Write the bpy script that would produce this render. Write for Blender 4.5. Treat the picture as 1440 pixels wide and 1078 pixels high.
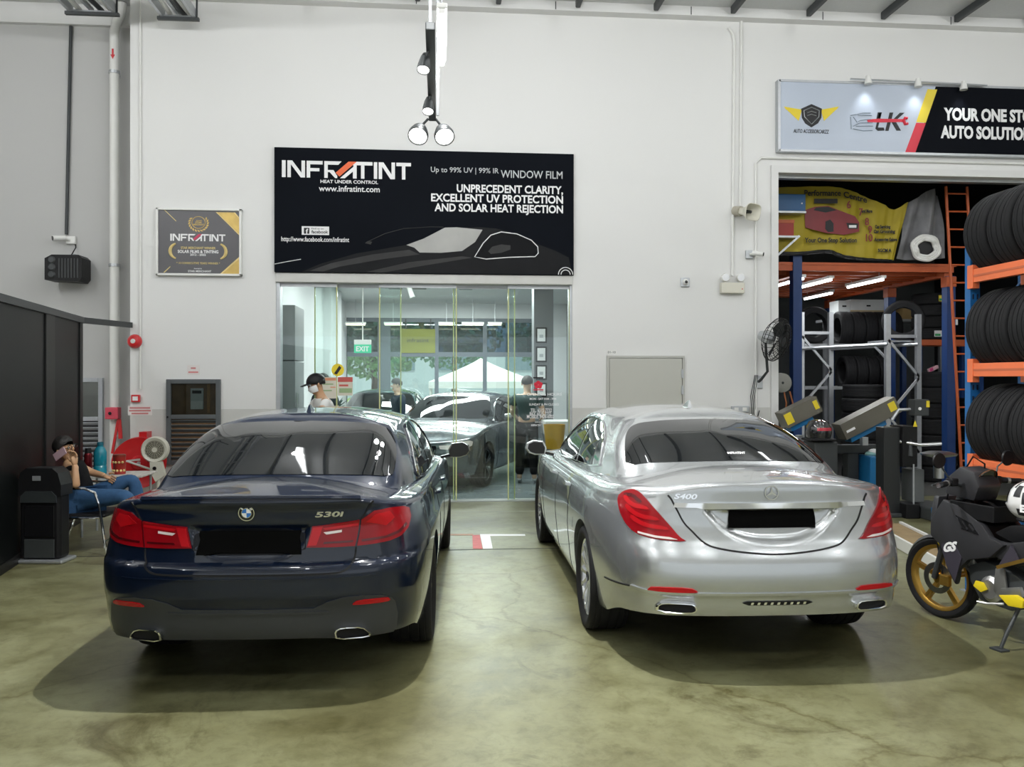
import bpy, bmesh, math, random
import numpy as np
from mathutils import Vector, Matrix, Euler
random.seed(7)
for o in list(bpy.data.objects): bpy.data.objects.remove(o, do_unlink=True)
scene = bpy.context.scene
COL = scene.collection
PI = math.pi
# ------------------------------------------------------------------ camera
F_PX, CX, CY, CAM_H, YAW = 1180.0, 720.0, 532.0, 1.70, math.radians(5.0)
cam_data = bpy.data.cameras.new('camera'); cam = bpy.data.objects.new('camera', cam_data); COL.objects.link(cam)
cam_data.sensor_width = 36; cam_data.lens = 36*F_PX/1440.0; cam_data.shift_y = -7/1440.0
cam.location = (0, 0, CAM_H); cam.rotation_euler = (PI/2, 0, -YAW); cam_data.clip_end = 300
scene.camera = cam
# ------------------------------------------------------------------ sky
world = bpy.data.worlds.new('sky'); scene.world = world; world.use_nodes = True
nt = world.node_tree; nt.nodes.clear()
wo = nt.nodes.new('ShaderNodeOutputWorld'); bg = nt.nodes.new('ShaderNodeBackground'); nt.links.new(bg.outputs[0], wo.inputs[0])
bg.inputs[0].default_value = (0.90, 0.96, 1.0, 1); bg.inputs[1].default_value = 1.1
sun_d = bpy.data.lights.new('sun', 'SUN'); sun_d.energy = 5.0; sun_d.angle = 0.05; sun_d.color = (1, .97, .9)
sun = bpy.data.objects.new('sun', sun_d); COL.objects.link(sun); sun.rotation_euler = (math.radians(18), math.radians(12), 0); sun.location = (0, 30, 30)
# ------------------------------------------------------------------ exposure
vs = scene.view_settings
scene.display_settings.display_device = 'sRGB'
vs.view_transform = 'Standard'; vs.look = 'None'; vs.gamma = 1.0; vs.exposure = -0.05; vs.use_curve_mapping = False

# ------------------------------------------------------------------ place helpers (the surveyed camera gives world points on real planes)
SN, CS = math.sin(YAW), math.cos(YAW)
def ray(px, py):
    xc = (px-CX)/F_PX; zc = (CY-py)/F_PX
    return Vector((xc*CS+SN, CS-xc*SN, zc))
def at(px, py, Y):
    r = ray(px, py); t = Y/r.y
    return Vector((r.x*t, Y, CAM_H+r.z*t))
def fl(px, py, z=0.0):
    r = ray(px, py); t = (z-CAM_H)/r.z
    return Vector((r.x*t, r.y*t, z))
WY = 11.57          # room face of the back wall
WTH = 0.25          # its thickness
CEIL = 6.88

# ------------------------------------------------------------------ materials
MATS = {}
def M(name, col, rough=.5, metal=0., coat=0., var=.08, scale=6., bump=0., bscale=40., emit=0., spec=.5, sss=0., aniso=0.):
    if name in MATS: return MATS[name]
    m = bpy.data.materials.new(name); m.use_nodes = True; MATS[name] = m
    n = m.node_tree.nodes; l = m.node_tree.links; b = n['Principled BSDF']
    b.inputs['Roughness'].default_value = rough; b.inputs['Metallic'].default_value = metal
    b.inputs['Specular IOR Level'].default_value = spec
    b.inputs['Coat Weight'].default_value = coat; b.inputs['Coat Roughness'].default_value = .03
    tc = n.new('ShaderNodeTexCoord'); nz = n.new('ShaderNodeTexNoise'); nz.inputs['Scale'].default_value = scale; nz.inputs['Detail'].default_value = 4
    l.new(tc.outputs['Object'], nz.inputs['Vector'])
    mx = n.new('ShaderNodeMix'); mx.data_type = 'RGBA'
    c = np.array(col[:3])
    mx.inputs[6].default_value = (*np.clip(c*(1-var), 0, 1), 1); mx.inputs[7].default_value = (*np.clip(c*(1+var), 0, 1), 1)
    l.new(nz.outputs['Fac'], mx.inputs[0]); l.new(mx.outputs[2], b.inputs['Base Color'])
    if bump:
        bn = n.new('ShaderNodeBump'); n2 = n.new('ShaderNodeTexNoise'); n2.inputs['Scale'].default_value = bscale
        l.new(tc.outputs['Object'], n2.inputs['Vector']); l.new(n2.outputs['Fac'], bn.inputs['Height']); bn.inputs['Strength'].default_value = bump; bn.inputs['Distance'].default_value = .01
        l.new(bn.outputs[0], b.inputs['Normal'])
    if emit:
        b.inputs['Emission Color'].default_value = (*c, 1); b.inputs['Emission Strength'].default_value = emit
    if sss: b.inputs['Subsurface Weight'].default_value = sss; b.inputs['Subsurface Radius'].default_value = (.02, .008, .004)
    return m
def glass_mat(name, tint=(.85, .96, .93), refl=.08, rough=.0):
    if name in MATS: return MATS[name]
    m = bpy.data.materials.new(name); m.use_nodes = True; MATS[name] = m
    n = m.node_tree.nodes; l = m.node_tree.links; n.clear()
    o = n.new('ShaderNodeOutputMaterial'); t = n.new('ShaderNodeBsdfTransparent'); g = n.new('ShaderNodeBsdfGlossy'); mx = n.new('ShaderNodeMixShader')
    fr = n.new('ShaderNodeFresnel'); fr.inputs['IOR'].default_value = 1.45
    ad = n.new('ShaderNodeMath'); ad.operation = 'MULTIPLY_ADD'; ad.inputs[1].default_value = 1.0; ad.inputs[2].default_value = refl
    nz = n.new('ShaderNodeTexNoise'); nz.inputs['Scale'].default_value = 1.3
    cm = n.new('ShaderNodeMix'); cm.data_type = 'RGBA'; cm.inputs[6].default_value = (*[c*.97 for c in tint], 1); cm.inputs[7].default_value = (*tint, 1)
    l.new(nz.outputs['Fac'], cm.inputs[0]); l.new(cm.outputs[2], t.inputs[0])
    g.inputs['Roughness'].default_value = rough
    l.new(fr.outputs[0], ad.inputs[0]); l.new(ad.outputs[0], mx.inputs[0]); l.new(t.outputs[0], mx.inputs[1]); l.new(g.outputs[0], mx.inputs[2]); l.new(mx.outputs[0], o.inputs[0])
    return m
def s2l(r, g, b):       # sRGB 0-255 to linear
    f = lambda c: c/12.92 if c <= .04045 else ((c+.055)/1.055)**2.4
    return (f(r/255), f(g/255), f(b/255))

# ------------------------------------------------------------------ object helpers
def wm(o):
    m = o.matrix_basis.copy(); p = o.parent
    while p is not None: m = p.matrix_basis @ m; p = p.parent
    return m
def props(o, label=None, cat=None, group=None, kind=None):
    if label: o['label'] = label
    if cat: o['category'] = cat
    if group: o['group'] = group
    if kind: o['kind'] = kind
    return o
def thing(name, label, cat, loc=(0, 0, 0), rz=0., group=None, rot=None):
    o = bpy.data.objects.new(name, None); COL.objects.link(o)
    o.location = loc; o.rotation_euler = rot if rot else (0, 0, rz); o.empty_display_size = .1
    bpy_rot = o.rotation_euler.to_matrix().to_4x4(); o.matrix_basis = Matrix.Translation(Vector(loc)) @ bpy_rot
    return props(o, label, cat, group)
def copy_tree(o, parent=None):
    c = o.copy(); COL.objects.link(c); c.parent = parent
    for ch in o.children: copy_tree(ch, c)
    return c
def place(o, loc, rz=0.):
    o.matrix_basis = Matrix.Translation(Vector(loc)) @ Matrix.Rotation(rz, 4, 'Z'); return o

class MB:
    """collects vertices and faces of one mesh"""
    def __init__(s): s.v = []; s.f = []; s.mi = []; s.cur = 0; s.T = None
    def add(s, vs, fs):
        b = len(s.v)
        if s.T is not None: vs = [s.T @ Vector(p) for p in vs]
        s.v += [tuple(p) for p in vs]; s.f += [tuple(i+b for i in q) for q in fs]; s.mi += [s.cur]*len(fs)
        return s
    def box(s, a, b, bev=0.):
        x0, x1 = sorted((a[0], b[0])); y0, y1 = sorted((a[1], b[1])); z0, z1 = sorted((a[2], b[2]))
        if bev <= 0:
            return s.add([(x0, y0, z0), (x1, y0, z0), (x1, y1, z0), (x0, y1, z0), (x0, y0, z1), (x1, y0, z1), (x1, y1, z1), (x0, y1, z1)],
                         [(0, 3, 2, 1), (4, 5, 6, 7), (0, 1, 5, 4), (1, 2, 6, 5), (2, 3, 7, 6), (3, 0, 4, 7)])
        bm = bmesh.new(); bmesh.ops.create_cube(bm, size=1)
        for v in bm.verts: v.co = Vector(((x0+x1)/2+v.co.x*(x1-x0), (y0+y1)/2+v.co.y*(y1-y0), (z0+z1)/2+v.co.z*(z1-z0)))
        bev = min(bev, .49*min(x1-x0, y1-y0, z1-z0))
        bmesh.ops.bevel(bm, geom=bm.edges[:], offset=bev, segments=2, affect='EDGES', profile=.5)
        s.frombm(bm); return s
    def frombm(s, bm):
        bm.verts.index_update(); s.add([v.co.copy() for v in bm.verts], [[v.index for v in f.verts] for f in bm.faces]); bm.free()
    def obox(s, c, size, rot=(0, 0, 0), bev=0.):
        R = Euler(rot).to_matrix().to_4x4(); old = s.T
        s.T = (old if old is not None else Matrix.Identity(4)) @ Matrix.Translation(Vector(c)) @ R
        s.box([-k/2 for k in size], [k/2 for k in size], bev); s.T = old; return s
    def tube(s, pts, r, n=8, cap=True, closed=False):
        pts = [Vector(p) for p in pts]; m = len(pts)
        rs = r if isinstance(r, (list, tuple)) else [r]*m
        up = None; vs = []
        for i, p in enumerate(pts):
            if closed: t = pts[(i+1) % m]-pts[i-1]
            else: t = pts[min(i+1, m-1)]-pts[max(i-1, 0)]
            t.normalize()
            if up is None: up = Vector((0, 0, 1)) if abs(t.z) < .9 else Vector((1, 0, 0))
            a = t.cross(up).normalized(); b = a.cross(t).normalized(); up = b
            for k in range(n):
                an = 2*PI*k/n; vs.append(p+(a*math.cos(an)+b*math.sin(an))*rs[i])
        fs = []
        for i in range(m if closed else m-1):
            j = (i+1) % m
            for k in range(n): fs.append((i*n+k, i*n+(k+1) % n, j*n+(k+1) % n, j*n+k))
        if cap and not closed: fs += [tuple(range(n))[::-1], tuple(range((m-1)*n, m*n))]
        return s.add(vs, fs)
    def bar(s, a, b, w, h, up=(0, 0, 1)):
        a, b = Vector(a), Vector(b); t = (b-a).normalized(); u = Vector(up)
        if abs(t.dot(u)) > .98: u = Vector((0, 1, 0))
        x = t.cross(u).normalized(); y = x.cross(t).normalized()
        vs = [p+x*w/2*i+y*h/2*j for p in (a, b) for i, j in ((-1, -1), (1, -1), (1, 1), (-1, 1))]
        return s.add(vs, [(0, 1, 2, 3), (7, 6, 5, 4), (0, 4, 5, 1), (1, 5, 6, 2), (2, 6, 7, 3), (3, 7, 4, 0)])
    def lathe(s, prof, n=24, axis='Z', c=(0, 0, 0), closed=False):
        vs = []; m = len(prof)
        for k in range(n):
            a = 2*PI*k/n; ca, sa = math.cos(a), math.sin(a)
            for r, h in prof:
                p = {'Z': (r*ca, r*sa, h), 'Y': (r*ca, h, r*sa), 'X': (h, r*ca, r*sa)}[axis]
                vs.append((p[0]+c[0], p[1]+c[1], p[2]+c[2]))
        fs = []
        for k in range(n):
            j = (k+1) % n
            for i in range(m if closed else m-1):
                i2 = (i+1) % m
                if prof[i][0] < 1e-6 and prof[i2][0] < 1e-6: continue
                fs.append((k*m+i, j*m+i, j*m+i2, k*m+i2))
        return s.add(vs, fs)
    def prism(s, poly, d, plane='XZ', off=0.):
        """flat polygon extruded by d along the plane normal"""
        def P(a, b, h): return {'XZ': (a, h, b), 'XY': (a, b, h), 'YZ': (h, a, b)}[plane]
        n = len(poly); vs = [P(a, b, off) for a, b in poly]+[P(a, b, off+d) for a, b in poly]
        return s.add(vs, [tuple(range(n)), tuple(range(2*n-1, n-1, -1))]+[(i, i+n, (i+1) % n+n, (i+1) % n) for i in range(n)])
    def sphere(s, c, r, nu=16, nv=10, sc=(1, 1, 1)):
        pr = [(math.sin(PI*i/nv)*r, -math.cos(PI*i/nv)*r) for i in range(nv+1)]
        b = MB(); b.lathe(pr, nu)
        return s.add([(x*sc[0]+c[0], y*sc[1]+c[1], z*sc[2]+c[2]) for x, y, z in b.v], b.f)
    def grid(s, P, close_u=False):
        P = np.asarray(P); nu, nv = P.shape[:2]; fs = []
        for i in range(nu if close_u else nu-1):
            j = (i+1) % nu
            for k in range(nv-1): fs.append((i*nv+k, j*nv+k, j*nv+k+1, i*nv+k+1))
        return s.add([Vector(p) for p in P.reshape(-1, 3)], fs)
    def build(s, name, mat, parent=None, smooth=False, local=False, auto=None, fixn=True):
        me = bpy.data.meshes.new(name)
        V = [Vector(p) for p in s.v]
        loc = None
        if parent is not None:
            if not local:
                inv = wm(parent).inverted(); V = [inv @ p for p in V]
        else:
            A = np.array([tuple(p) for p in V]); loc = Vector(((A[:, 0].min()+A[:, 0].max())/2, (A[:, 1].min()+A[:, 1].max())/2, A[:, 2].min()))
            V = [p-loc for p in V]
        me.from_pydata([tuple(p) for p in V], [], s.f); me.update()
        if fixn:
            bm = bmesh.new(); bm.from_mesh(me); bmesh.ops.remove_doubles(bm, verts=bm.verts, dist=1e-5) if smooth else None
            bmesh.ops.recalc_face_normals(bm, faces=bm.faces); bm.to_mesh(me); bm.free()
        mats = mat if isinstance(mat, (list, tuple)) else [mat]
        for m_ in mats: me.materials.append(m_)
        if len(mats) > 1:
            if len(me.polygons) == len(s.mi): me.polygons.foreach_set('material_index', s.mi)
        if smooth:
            me.polygons.foreach_set('use_smooth', [True]*len(me.polygons))
            me.set_sharp_from_angle(angle=math.radians(auto if auto else 35))
        o = bpy.data.objects.new(name, me); COL.objects.link(o)
        if parent is not None: o.parent = parent
        else: o.location = loc; o.matrix_basis = Matrix.Translation(loc)
        return o
def struct(o): o['kind'] = 'structure'; return o

FONT = None
def text_mb(txt, size, org, xdir=(1, 0, 0), zdir=(0, 0, 1), align='LEFT', bold=0., ext=.002, sx=1., width=None, shear=0.):
    """flat lettering as a mesh: returns an MB in world space"""
    cu = bpy.data.curves.new('lettering', 'FONT'); cu.body = txt; cu.size = size; cu.align_x = align; cu.offset = bold; cu.extrude = ext; cu.shear = shear
    cu.resolution_u = 3
    ob = bpy.data.objects.new('lettering_source', cu); COL.objects.link(ob)
    bpy.context.view_layer.update()
    dg = bpy.context.evaluated_depsgraph_get(); me = bpy.data.meshes.new_from_object(ob.evaluated_get(dg))
    X, Z = Vector(xdir).normalized(), Vector(zdir).normalized(); N = X.cross(Z)
    o = Vector(org); vs = [v.co.copy() for v in me.vertices]; fs = [tuple(p.vertices) for p in me.polygons]
    if width and vs:
        w = max(v.x for v in vs)-min(v.x for v in vs)
        sx = width/max(w, 1e-6)
        if align == 'LEFT':
            x0 = min(v.x for v in vs)
            for v in vs: v.x -= x0
    mb = MB(); mb.add([o+X*v.x*sx+Z*v.y+N*v.z for v in vs], fs)
    bpy.data.objects.remove(ob); bpy.data.curves.remove(cu); bpy.data.meshes.remove(me)
    return mb
def merge(*mbs):
    r = MB()
    for m in mbs: r.add(m.v, m.f)
    return r
ORD = ['first', 'second', 'third', 'fourth', 'fifth', 'sixth', 'seventh', 'eighth', 'ninth', 'tenth', 'eleventh', 'twelfth', 'thirteenth', 'fourteenth']
# =================================================================== ROOM SHELL
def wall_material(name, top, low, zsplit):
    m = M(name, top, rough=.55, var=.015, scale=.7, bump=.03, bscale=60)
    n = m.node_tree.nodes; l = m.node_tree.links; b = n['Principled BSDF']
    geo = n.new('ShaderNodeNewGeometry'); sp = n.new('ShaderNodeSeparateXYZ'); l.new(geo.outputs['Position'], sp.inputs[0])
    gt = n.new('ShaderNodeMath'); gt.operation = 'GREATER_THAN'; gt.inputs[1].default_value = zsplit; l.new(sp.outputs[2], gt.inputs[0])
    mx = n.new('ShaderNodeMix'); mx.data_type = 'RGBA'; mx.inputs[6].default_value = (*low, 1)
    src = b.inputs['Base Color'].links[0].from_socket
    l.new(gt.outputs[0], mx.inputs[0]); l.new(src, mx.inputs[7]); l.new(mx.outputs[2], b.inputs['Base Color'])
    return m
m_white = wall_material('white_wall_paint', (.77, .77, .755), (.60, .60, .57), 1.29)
m_greywall = M('grey_wall_paint', (.50, .50, .49), rough=.6, var=.02, scale=.6)
m_whitetrim = M('white_trim_paint', (.74, .74, .73), rough=.45, var=.02)
m_ceil = M('ceiling_deck', (.62, .63, .63), rough=.5, var=.05, scale=20, bump=.3, bscale=90)
m_dark = M('dark_steel', (.055, .06, .062), rough=.5, metal=.3)
m_black = M('black_plastic', (.009, .009, .010), rough=.45, spec=.25)
m_blackgloss = M('black_gloss', (.006, .006, .007), rough=.08, coat=.4)
m_steel = M('brushed_steel', (.62, .63, .64), rough=.28, metal=1.)
m_chrome = M('chrome', (.85, .86, .87), rough=.06, metal=1.)
m_galv = M('galvanised_steel', (.52, .54, .56), rough=.42, metal=.75, var=.12, scale=14)
m_whiteplastic = M('white_plastic', (.80, .80, .77), rough=.4, var=.03)
m_cream = M('cream_plastic', (.72, .70, .60), rough=.4, var=.04)
m_red = M('red_enamel', (.62, .015, .02), rough=.3, coat=.3)
m_printwhite = M('print_white', (.86, .86, .86), rough=.5, var=.02)
m_printblack = M('print_black', (.01, .01, .012), rough=.5)
m_printred = M('print_red', (.62, .03, .04), rough=.5)
m_lamp = M('lamp_face', (1., .98, .93), emit=14.)
m_tube = M('tube_glow', (.95, .98, 1.), emit=9.)

def concrete():
    m = bpy.data.materials.new('stained_concrete'); m.use_nodes = True; n = m.node_tree.nodes; l = m.node_tree.links; b = n['Principled BSDF']
    tc = n.new('ShaderNodeTexCoord')
    def noise(sc, det=6, rough=.6, dist=0.):
        z = n.new('ShaderNodeTexNoise'); z.inputs['Scale'].default_value = sc; z.inputs['Detail'].default_value = det; z.inputs['Roughness'].default_value = rough; z.inputs['Distortion'].default_value = dist
        l.new(tc.outputs['Object'], z.inputs['Vector']); return z
    def ramp(src, stops):
        r = n.new('ShaderNodeValToRGB'); e = r.color_ramp.elements
        e[0].position, e[0].color = stops[0][0], (*stops[0][1], 1); e[1].position, e[1].color = stops[-1][0], (*stops[-1][1], 1)
        for p, c in stops[1:-1]: k = e.new(p); k.color = (*c, 1)
        l.new(src, r.inputs[0]); return r
    n1 = noise(.55, 8, .62, .4); r1 = ramp(n1.outputs['Fac'], [(.27, (.075, .068, .028)), (.42, (.155, .150, .075)), (.55, (.235, .237, .135)), (.72, (.30, .305, .19))])
    n2 = noise(3.2, 8, .7); r2 = ramp(n2.outputs['Fac'], [(.30, (.62, .60, .50)), (.52, (1, 1, 1)), (.75, (1.0, 1.0, .97))])
    n3 = noise(1.15, 10, .72, 1.2); r3 = ramp(n3.outputs['Fac'], [(.31, (.30, .25, .16)), (.45, (.92, .91, .86)), (1., (1, 1, 1))])
    vo = n.new('ShaderNodeTexVoronoi'); vo.feature = 'DISTANCE_TO_EDGE'; vo.inputs['Scale'].default_value = .42
    ds = noise(1.4, 6, .6); va = n.new('ShaderNodeMix'); va.data_type = 'VECTOR'; va.inputs[0].default_value = .35
    l.new(tc.outputs['Object'], va.inputs[4]); l.new(ds.outputs['Color'], va.inputs[5]); l.new(va.outputs[1], vo.inputs['Vector'])
    rc = ramp(vo.outputs['Distance'], [(.0, (.55, .5, .4)), (.004, (.95, .94, .9)), (.012, (1, 1, 1))])
    def mul(a, c, f=1.):
        x = n.new('ShaderNodeMix'); x.data_type = 'RGBA'; x.blend_type = 'MULTIPLY'; x.inputs[0].default_value = f
        l.new(a, x.inputs[6]); l.new(c, x.inputs[7]); return x.outputs[2]
    n5 = noise(9., 10, .75, .6); r5 = ramp(n5.outputs['Fac'], [(.34, (.70, .68, .60)), (.5, (1, 1, 1)), (.66, (1.12, 1.12, 1.10))]); c = mul(mul(mul(mul(r1.outputs[0], r2.outputs[0]), r3.outputs[0], .85), rc.outputs[0], .8), r5.outputs[0], .8)
    l.new(c, b.inputs['Base Color'])
    mr = n.new('ShaderNodeMapRange'); mr.inputs[3].default_value = .22; mr.inputs[4].default_value = .5; l.new(n2.outputs['Fac'], mr.inputs[0]); l.new(mr.outputs[0], b.inputs['Roughness'])
    bp = n.new('ShaderNodeBump'); bp.inputs['Strength'].default_value = .06; bp.inputs['Distance'].default_value = .01; l.new(n2.outputs['Fac'], bp.inputs['Height']); l.new(bp.outputs[0], b.inputs['Normal'])
    b.inputs['Specular IOR Level'].default_value = .4
    return m
m_conc = concrete()
XL, XR, YF = -8.5, 12.0, -9.0
floor = struct(MB().box((XL, YF, -.2), (XR, WY, 0)).box((XL, WY, -.2), (-4.09, WY+.6, 0)).build('floor', m_conc))
MB().box((XL+.1, 8.33, -.001), (XR-.1, 8.355, .0015)).build('floor_joint', M('joint_filler', (.06, .06, .05), rough=.8), floor)
MB().box((XL+.1, 10.70, -.001), (XR-.1, 10.715, .0015)).build('floor_joint', M('pale_joint', (.42, .43, .36), rough=.8), floor)
# back wall with the showroom front and the tyre workshop opening
GX0, GX1, GZ1 = -2.19, 1.855, 3.13
OX0, OX1, OZ1 = 4.70, 10.6, 4.72
b = MB()
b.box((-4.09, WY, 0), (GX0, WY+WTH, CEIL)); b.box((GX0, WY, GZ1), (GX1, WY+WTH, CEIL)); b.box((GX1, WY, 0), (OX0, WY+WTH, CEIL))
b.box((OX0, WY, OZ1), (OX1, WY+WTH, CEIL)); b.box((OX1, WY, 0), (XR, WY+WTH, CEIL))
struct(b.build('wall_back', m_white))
b = MB(); b.box((XL, WY+.6, 0), (-4.09, WY+.6+WTH, CEIL)); struct(b.build('wall_left_recess', m_greywall))
b = MB(); b.box((-4.088, WY+WTH, 0), (-3.9, WY+.6+WTH, CEIL)); struct(b.build('wall_return', m_greywall))
struct(MB().box((XL-.2, YF, 0), (XL, WY+.85, CEIL)).build('wall_left', m_white))
struct(MB().box((XR, YF, 0), (XR+.2, WY+WTH, CEIL)).build('wall_right', m_white))
struct(MB().box((XL-.2, YF, 3.3), (XR+.2, YF+.2, CEIL)).build('wall_front_light_mask', m_white))  # unseen street-side wall, brought down low to hold back daylight and reflections
# ceiling deck, edge beam, purlins
ceil = struct(MB().box((XL-.2, YF, CEIL), (XR+.2, WY+.85, CEIL+.2)).build('ceiling', m_ceil))
struct(MB().box((-4.0, WY-.16, CEIL-.13), (XR, WY-.002, CEIL)).build('trim_1', m_whitetrim))
struct(MB().box((XL, WY+.52, 6.60), (-4.1, WY+.598, CEIL)).build('trim_2', m_whitetrim))
for i in range(14):
    x = -4.64+1.09*i
    MB().box((x-.035, YF+.3, CEIL-.11), (x+.035, WY-.2, CEIL-.004), .015).build('purlin', m_dark, ceil)
for i in range(8):
    x = -2.2+1.9*i
    MB().box((x-.006, WY-.163, CEIL-.12), (x+.006, WY-.158, CEIL-.01)).build('beam_joint', m_dark, ceil)

# ---------------- cable trays
def cable_tray(px0, px1, py, label):
    Y1 = 11.3; a, c = at(px0, py, Y1), at(px1, py, Y1); z = (a.z+c.z)/2; x0, x1 = a.x, c.x
    t = thing('cable_tray', label, 'cable tray', ((x0+x1)/2, 8, z), group='cable trays under the ceiling')
    for x in (x0, x1): MB().box((x-.02, 4.5, z-.03), (x+.02, Y1, z+.09)).build('side_rail', m_galv, t)
    for k in range(9):
        MB().box((x0, Y1-.05-k*.75, z-.02), (x1, Y1-.01-k*.75, z+.005)).build('rung', m_galv, t)
    for k in range(4):
        x = x0+.08+(x1-x0-.16)*k/3; b = MB()
        b.tube([(x+.02*math.sin(j*1.7+k), Y1+.05-j*.6, z+.04+.012*(k % 2)) for j in range(12)], .032, 8)
        b.build('cable', [m_whiteplastic, m_galv, m_dark, m_whiteplastic][k], t, smooth=True)
    for yy in (Y1-.05, Y1-3.0):
        b = MB(); b.bar((x0-.06, yy, z-.045), (x1+.06, yy, z-.045), .05, .04); b.build('cross_bar', m_dark, t)
        for x in (x0-.03, x1+.03): MB().tube([(x, yy, z-.05), (x, yy, CEIL)], .012, 6).build('hanger_rod', m_dark, t)
cable_tray(101, 163, 17, 'galvanised cable tray above the grey wall at the far left')
cable_tray(230, 275, 24, 'galvanised cable tray ending above the white wall and award sign')

# ---------------- pipes and conduits
def pipe(name, pts, r, mat, label, cat='pipe', clips=(), n=10):
    t = thing(name, label, cat, (pts[0][0], pts[0][1], min(p[2] for p in pts)))
    MB().tube(pts, r, n).build('tube', mat, t, smooth=True)
    for c in clips:
        b = MB(); b.lathe([(r+.012, -.02), (r+.012, .02), (r-.002, .02), (r-.002, -.02)], 14, 'Z', c, closed=True); b.box((c[0]-.02, c[1]+r, c[2]-.015), (c[0]+.02, c[1]+r+.1, c[2]+.015))
        b.build('clip', m_galv, t)
    return t
PY = WY+.42
pA = at(161, 500, PY).x; pB = at(171, 20, PY).x
zk = at(165, 32, PY).z
dp = pipe('drain_pipe', [(pA, PY, 0), (pA, PY, zk-.12), (pA+.02, PY, zk-.02), (pB-.02, PY, zk+.10), (pB, PY, zk+.2), (pB, PY, CEIL-.01)], .062, m_whiteplastic,
     'thick white drain pipe running up the grey wall corner', 'pipe', [(pA, PY, at(161, 102, PY).z), (pA, PY, at(161, 373, PY).z)], 16)
q = at(157, 78, PY); b = MB()
b.prism([(pA-.012, q.z-.01), (pA+.012, q.z-.01), (pA+.012, q.z+.07), (pA-.012, q.z+.07)], .004, 'XZ', PY-.067)
b.prism([(pA-.03, q.z-.01), (pA+.03, q.z-.01), (pA, q.z-.07)], .004, 'XZ', PY-.067); b.build('flow_arrow', m_printred, dp)
GY = WY+.6
cx = at(101, 200, GY).x
pipe('cable_conduit', [(cx-.06, GY-.03, at(95, 330, GY).z), (cx, GY-.03, 6.59)], .022, m_dark, 'dark cable conduit on the grey wall above the camera', 'conduit')
cx = at(198, 300, WY).x
pipe('cable_conduit', [(cx, WY-.018, at(0, 548, WY).z), (cx, WY-.018, CEIL-.1)], .014, m_whiteplastic, 'thin white conduit running down to the red call point', 'conduit')
a1 = at(1028, 40, WY); a2 = at(1029, 388, WY)
pipe('cable_conduit', [(a1.x-.05, WY-.02, a1.z), (a1.x+.02, WY-.02, a1.z-.08), (a2.x+.03, WY-.02, a1.z-.2), (a2.x, WY-.02, a2.z)], .02, m_whiteplastic, 'white conduit running down to the twin emergency light', 'conduit')
a1 = at(1042, 25, WY); a2 = at(1040, 290, WY)
pipe('cable_conduit', [(a1.x, WY-.02, CEIL-.1), (a2.x, WY-.02, a2.z)], .02, m_whiteplastic, 'white conduit running down to the horn loudspeaker', 'conduit')
a1 = at(1062, 600, WY).x; a2 = at(1065, 222, WY)
pipe('cable_conduit', [(a1, WY-.02, .1), (a1, WY-.02, a2.z-.08), (a1+.08, WY-.02, a2.z), (OX1, WY-.02, a2.z)], .018, m_whiteplastic, 'white conduit framing the tyre workshop doorway', 'conduit')

# ---------------- workshop doorway frame (three sides)
df = struct(thing('door_frame_1', None, None, (OX0, WY, 0)))
MB().box((OX0, WY-.05, 0), (OX0+.10, WY+WTH+.03, OZ1)).build('jamb', m_whitetrim, df)
MB().box((OX0+.1, WY-.05, OZ1-.10), (OX1-.1, WY+WTH+.03, OZ1)).build('head', m_whitetrim, df)
MB().box((OX1-.1, WY-.05, 0), (OX1, WY+WTH+.03, OZ1)).build('jamb', m_whitetrim, df)
MB().box((OX0+.1, WY+.10, OZ1-.14), (OX1-.1, WY+.22, OZ1-.101)).build('shutter_box', m_galv, df)

# ---------------- floor marking
def fpoly(pts): return [tuple(fl(600+x/7.2, 690+y/7.2).xy) for x, y in pts]
t = thing('floor_marking', 'red and white painted lines on the floor between the two cars', 'floor marking', fl(680, 770))
b = MB(); b.prism(fpoly([(540, 440), (995, 440), (1000, 455), (643, 457), (668, 585), (572, 585)]), .003, 'XY', 0.); b.build('white_line', m_printwhite, t)
b = MB(); b.prism(fpoly([(462, 448), (538, 446), (566, 586), (468, 586)]), .003, 'XY', 0.); b.build('red_line', M('floor_red', (.55, .10, .10), rough=.6, var=.3, scale=12), t)
b = MB(); b.prism(fpoly([(60, 436), (470, 436), (468, 450), (60, 450)]), .002, 'XY', 0.); b.build('worn_red_line', M('floor_red_worn', (.40, .22, .15), rough=.7, var=.3, scale=12), t)

# =================================================================== SIGNS ON THE WALL
INFRA = [
 [(0,0),(14,0),(14,63),(0,63)], [(20,0),(33,0),(33,63),(20,63)], [(22,63),(38,63),(85,0),(69,0)], [(72,14),(85,0),(85,63),(72,63)],
 [(91,0),(104,0),(104,63),(91,63)], [(104,50),(150,50),(150,63),(104,63)], [(104,24),(138,24),(138,36),(104,36)],
 [(156,0),(169,0),(169,63),(156,63)], [(169,50),(208,50),(220,63),(169,63)], [(169,30),(190,30),(204,8),(204,0),(196,0),(176,22),(169,22)],
 [(214,0),(264,44),(264,63),(276,63),(276,0),(262,0),(262,26),(232,0)],
 [(262,50),(335,50),(335,63),(262,63)], [(292,0),(305,0),(305,52),(292,52)],
 [(340,0),(353,0),(353,63),(340,63)], [(358,0),(371,0),(371,63),(358,63)], [(360,63),(376,63),(418,0),(402,0)], [(406,14),(419,0),(419,63),(406,63)],
 [(424,50),(479,50),(479,63),(424,63)], [(445,0),(458,0),(458,52),(445,52)]]
SLASH = [(198,20),(246,63),(276,63),(212,6)]
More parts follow.
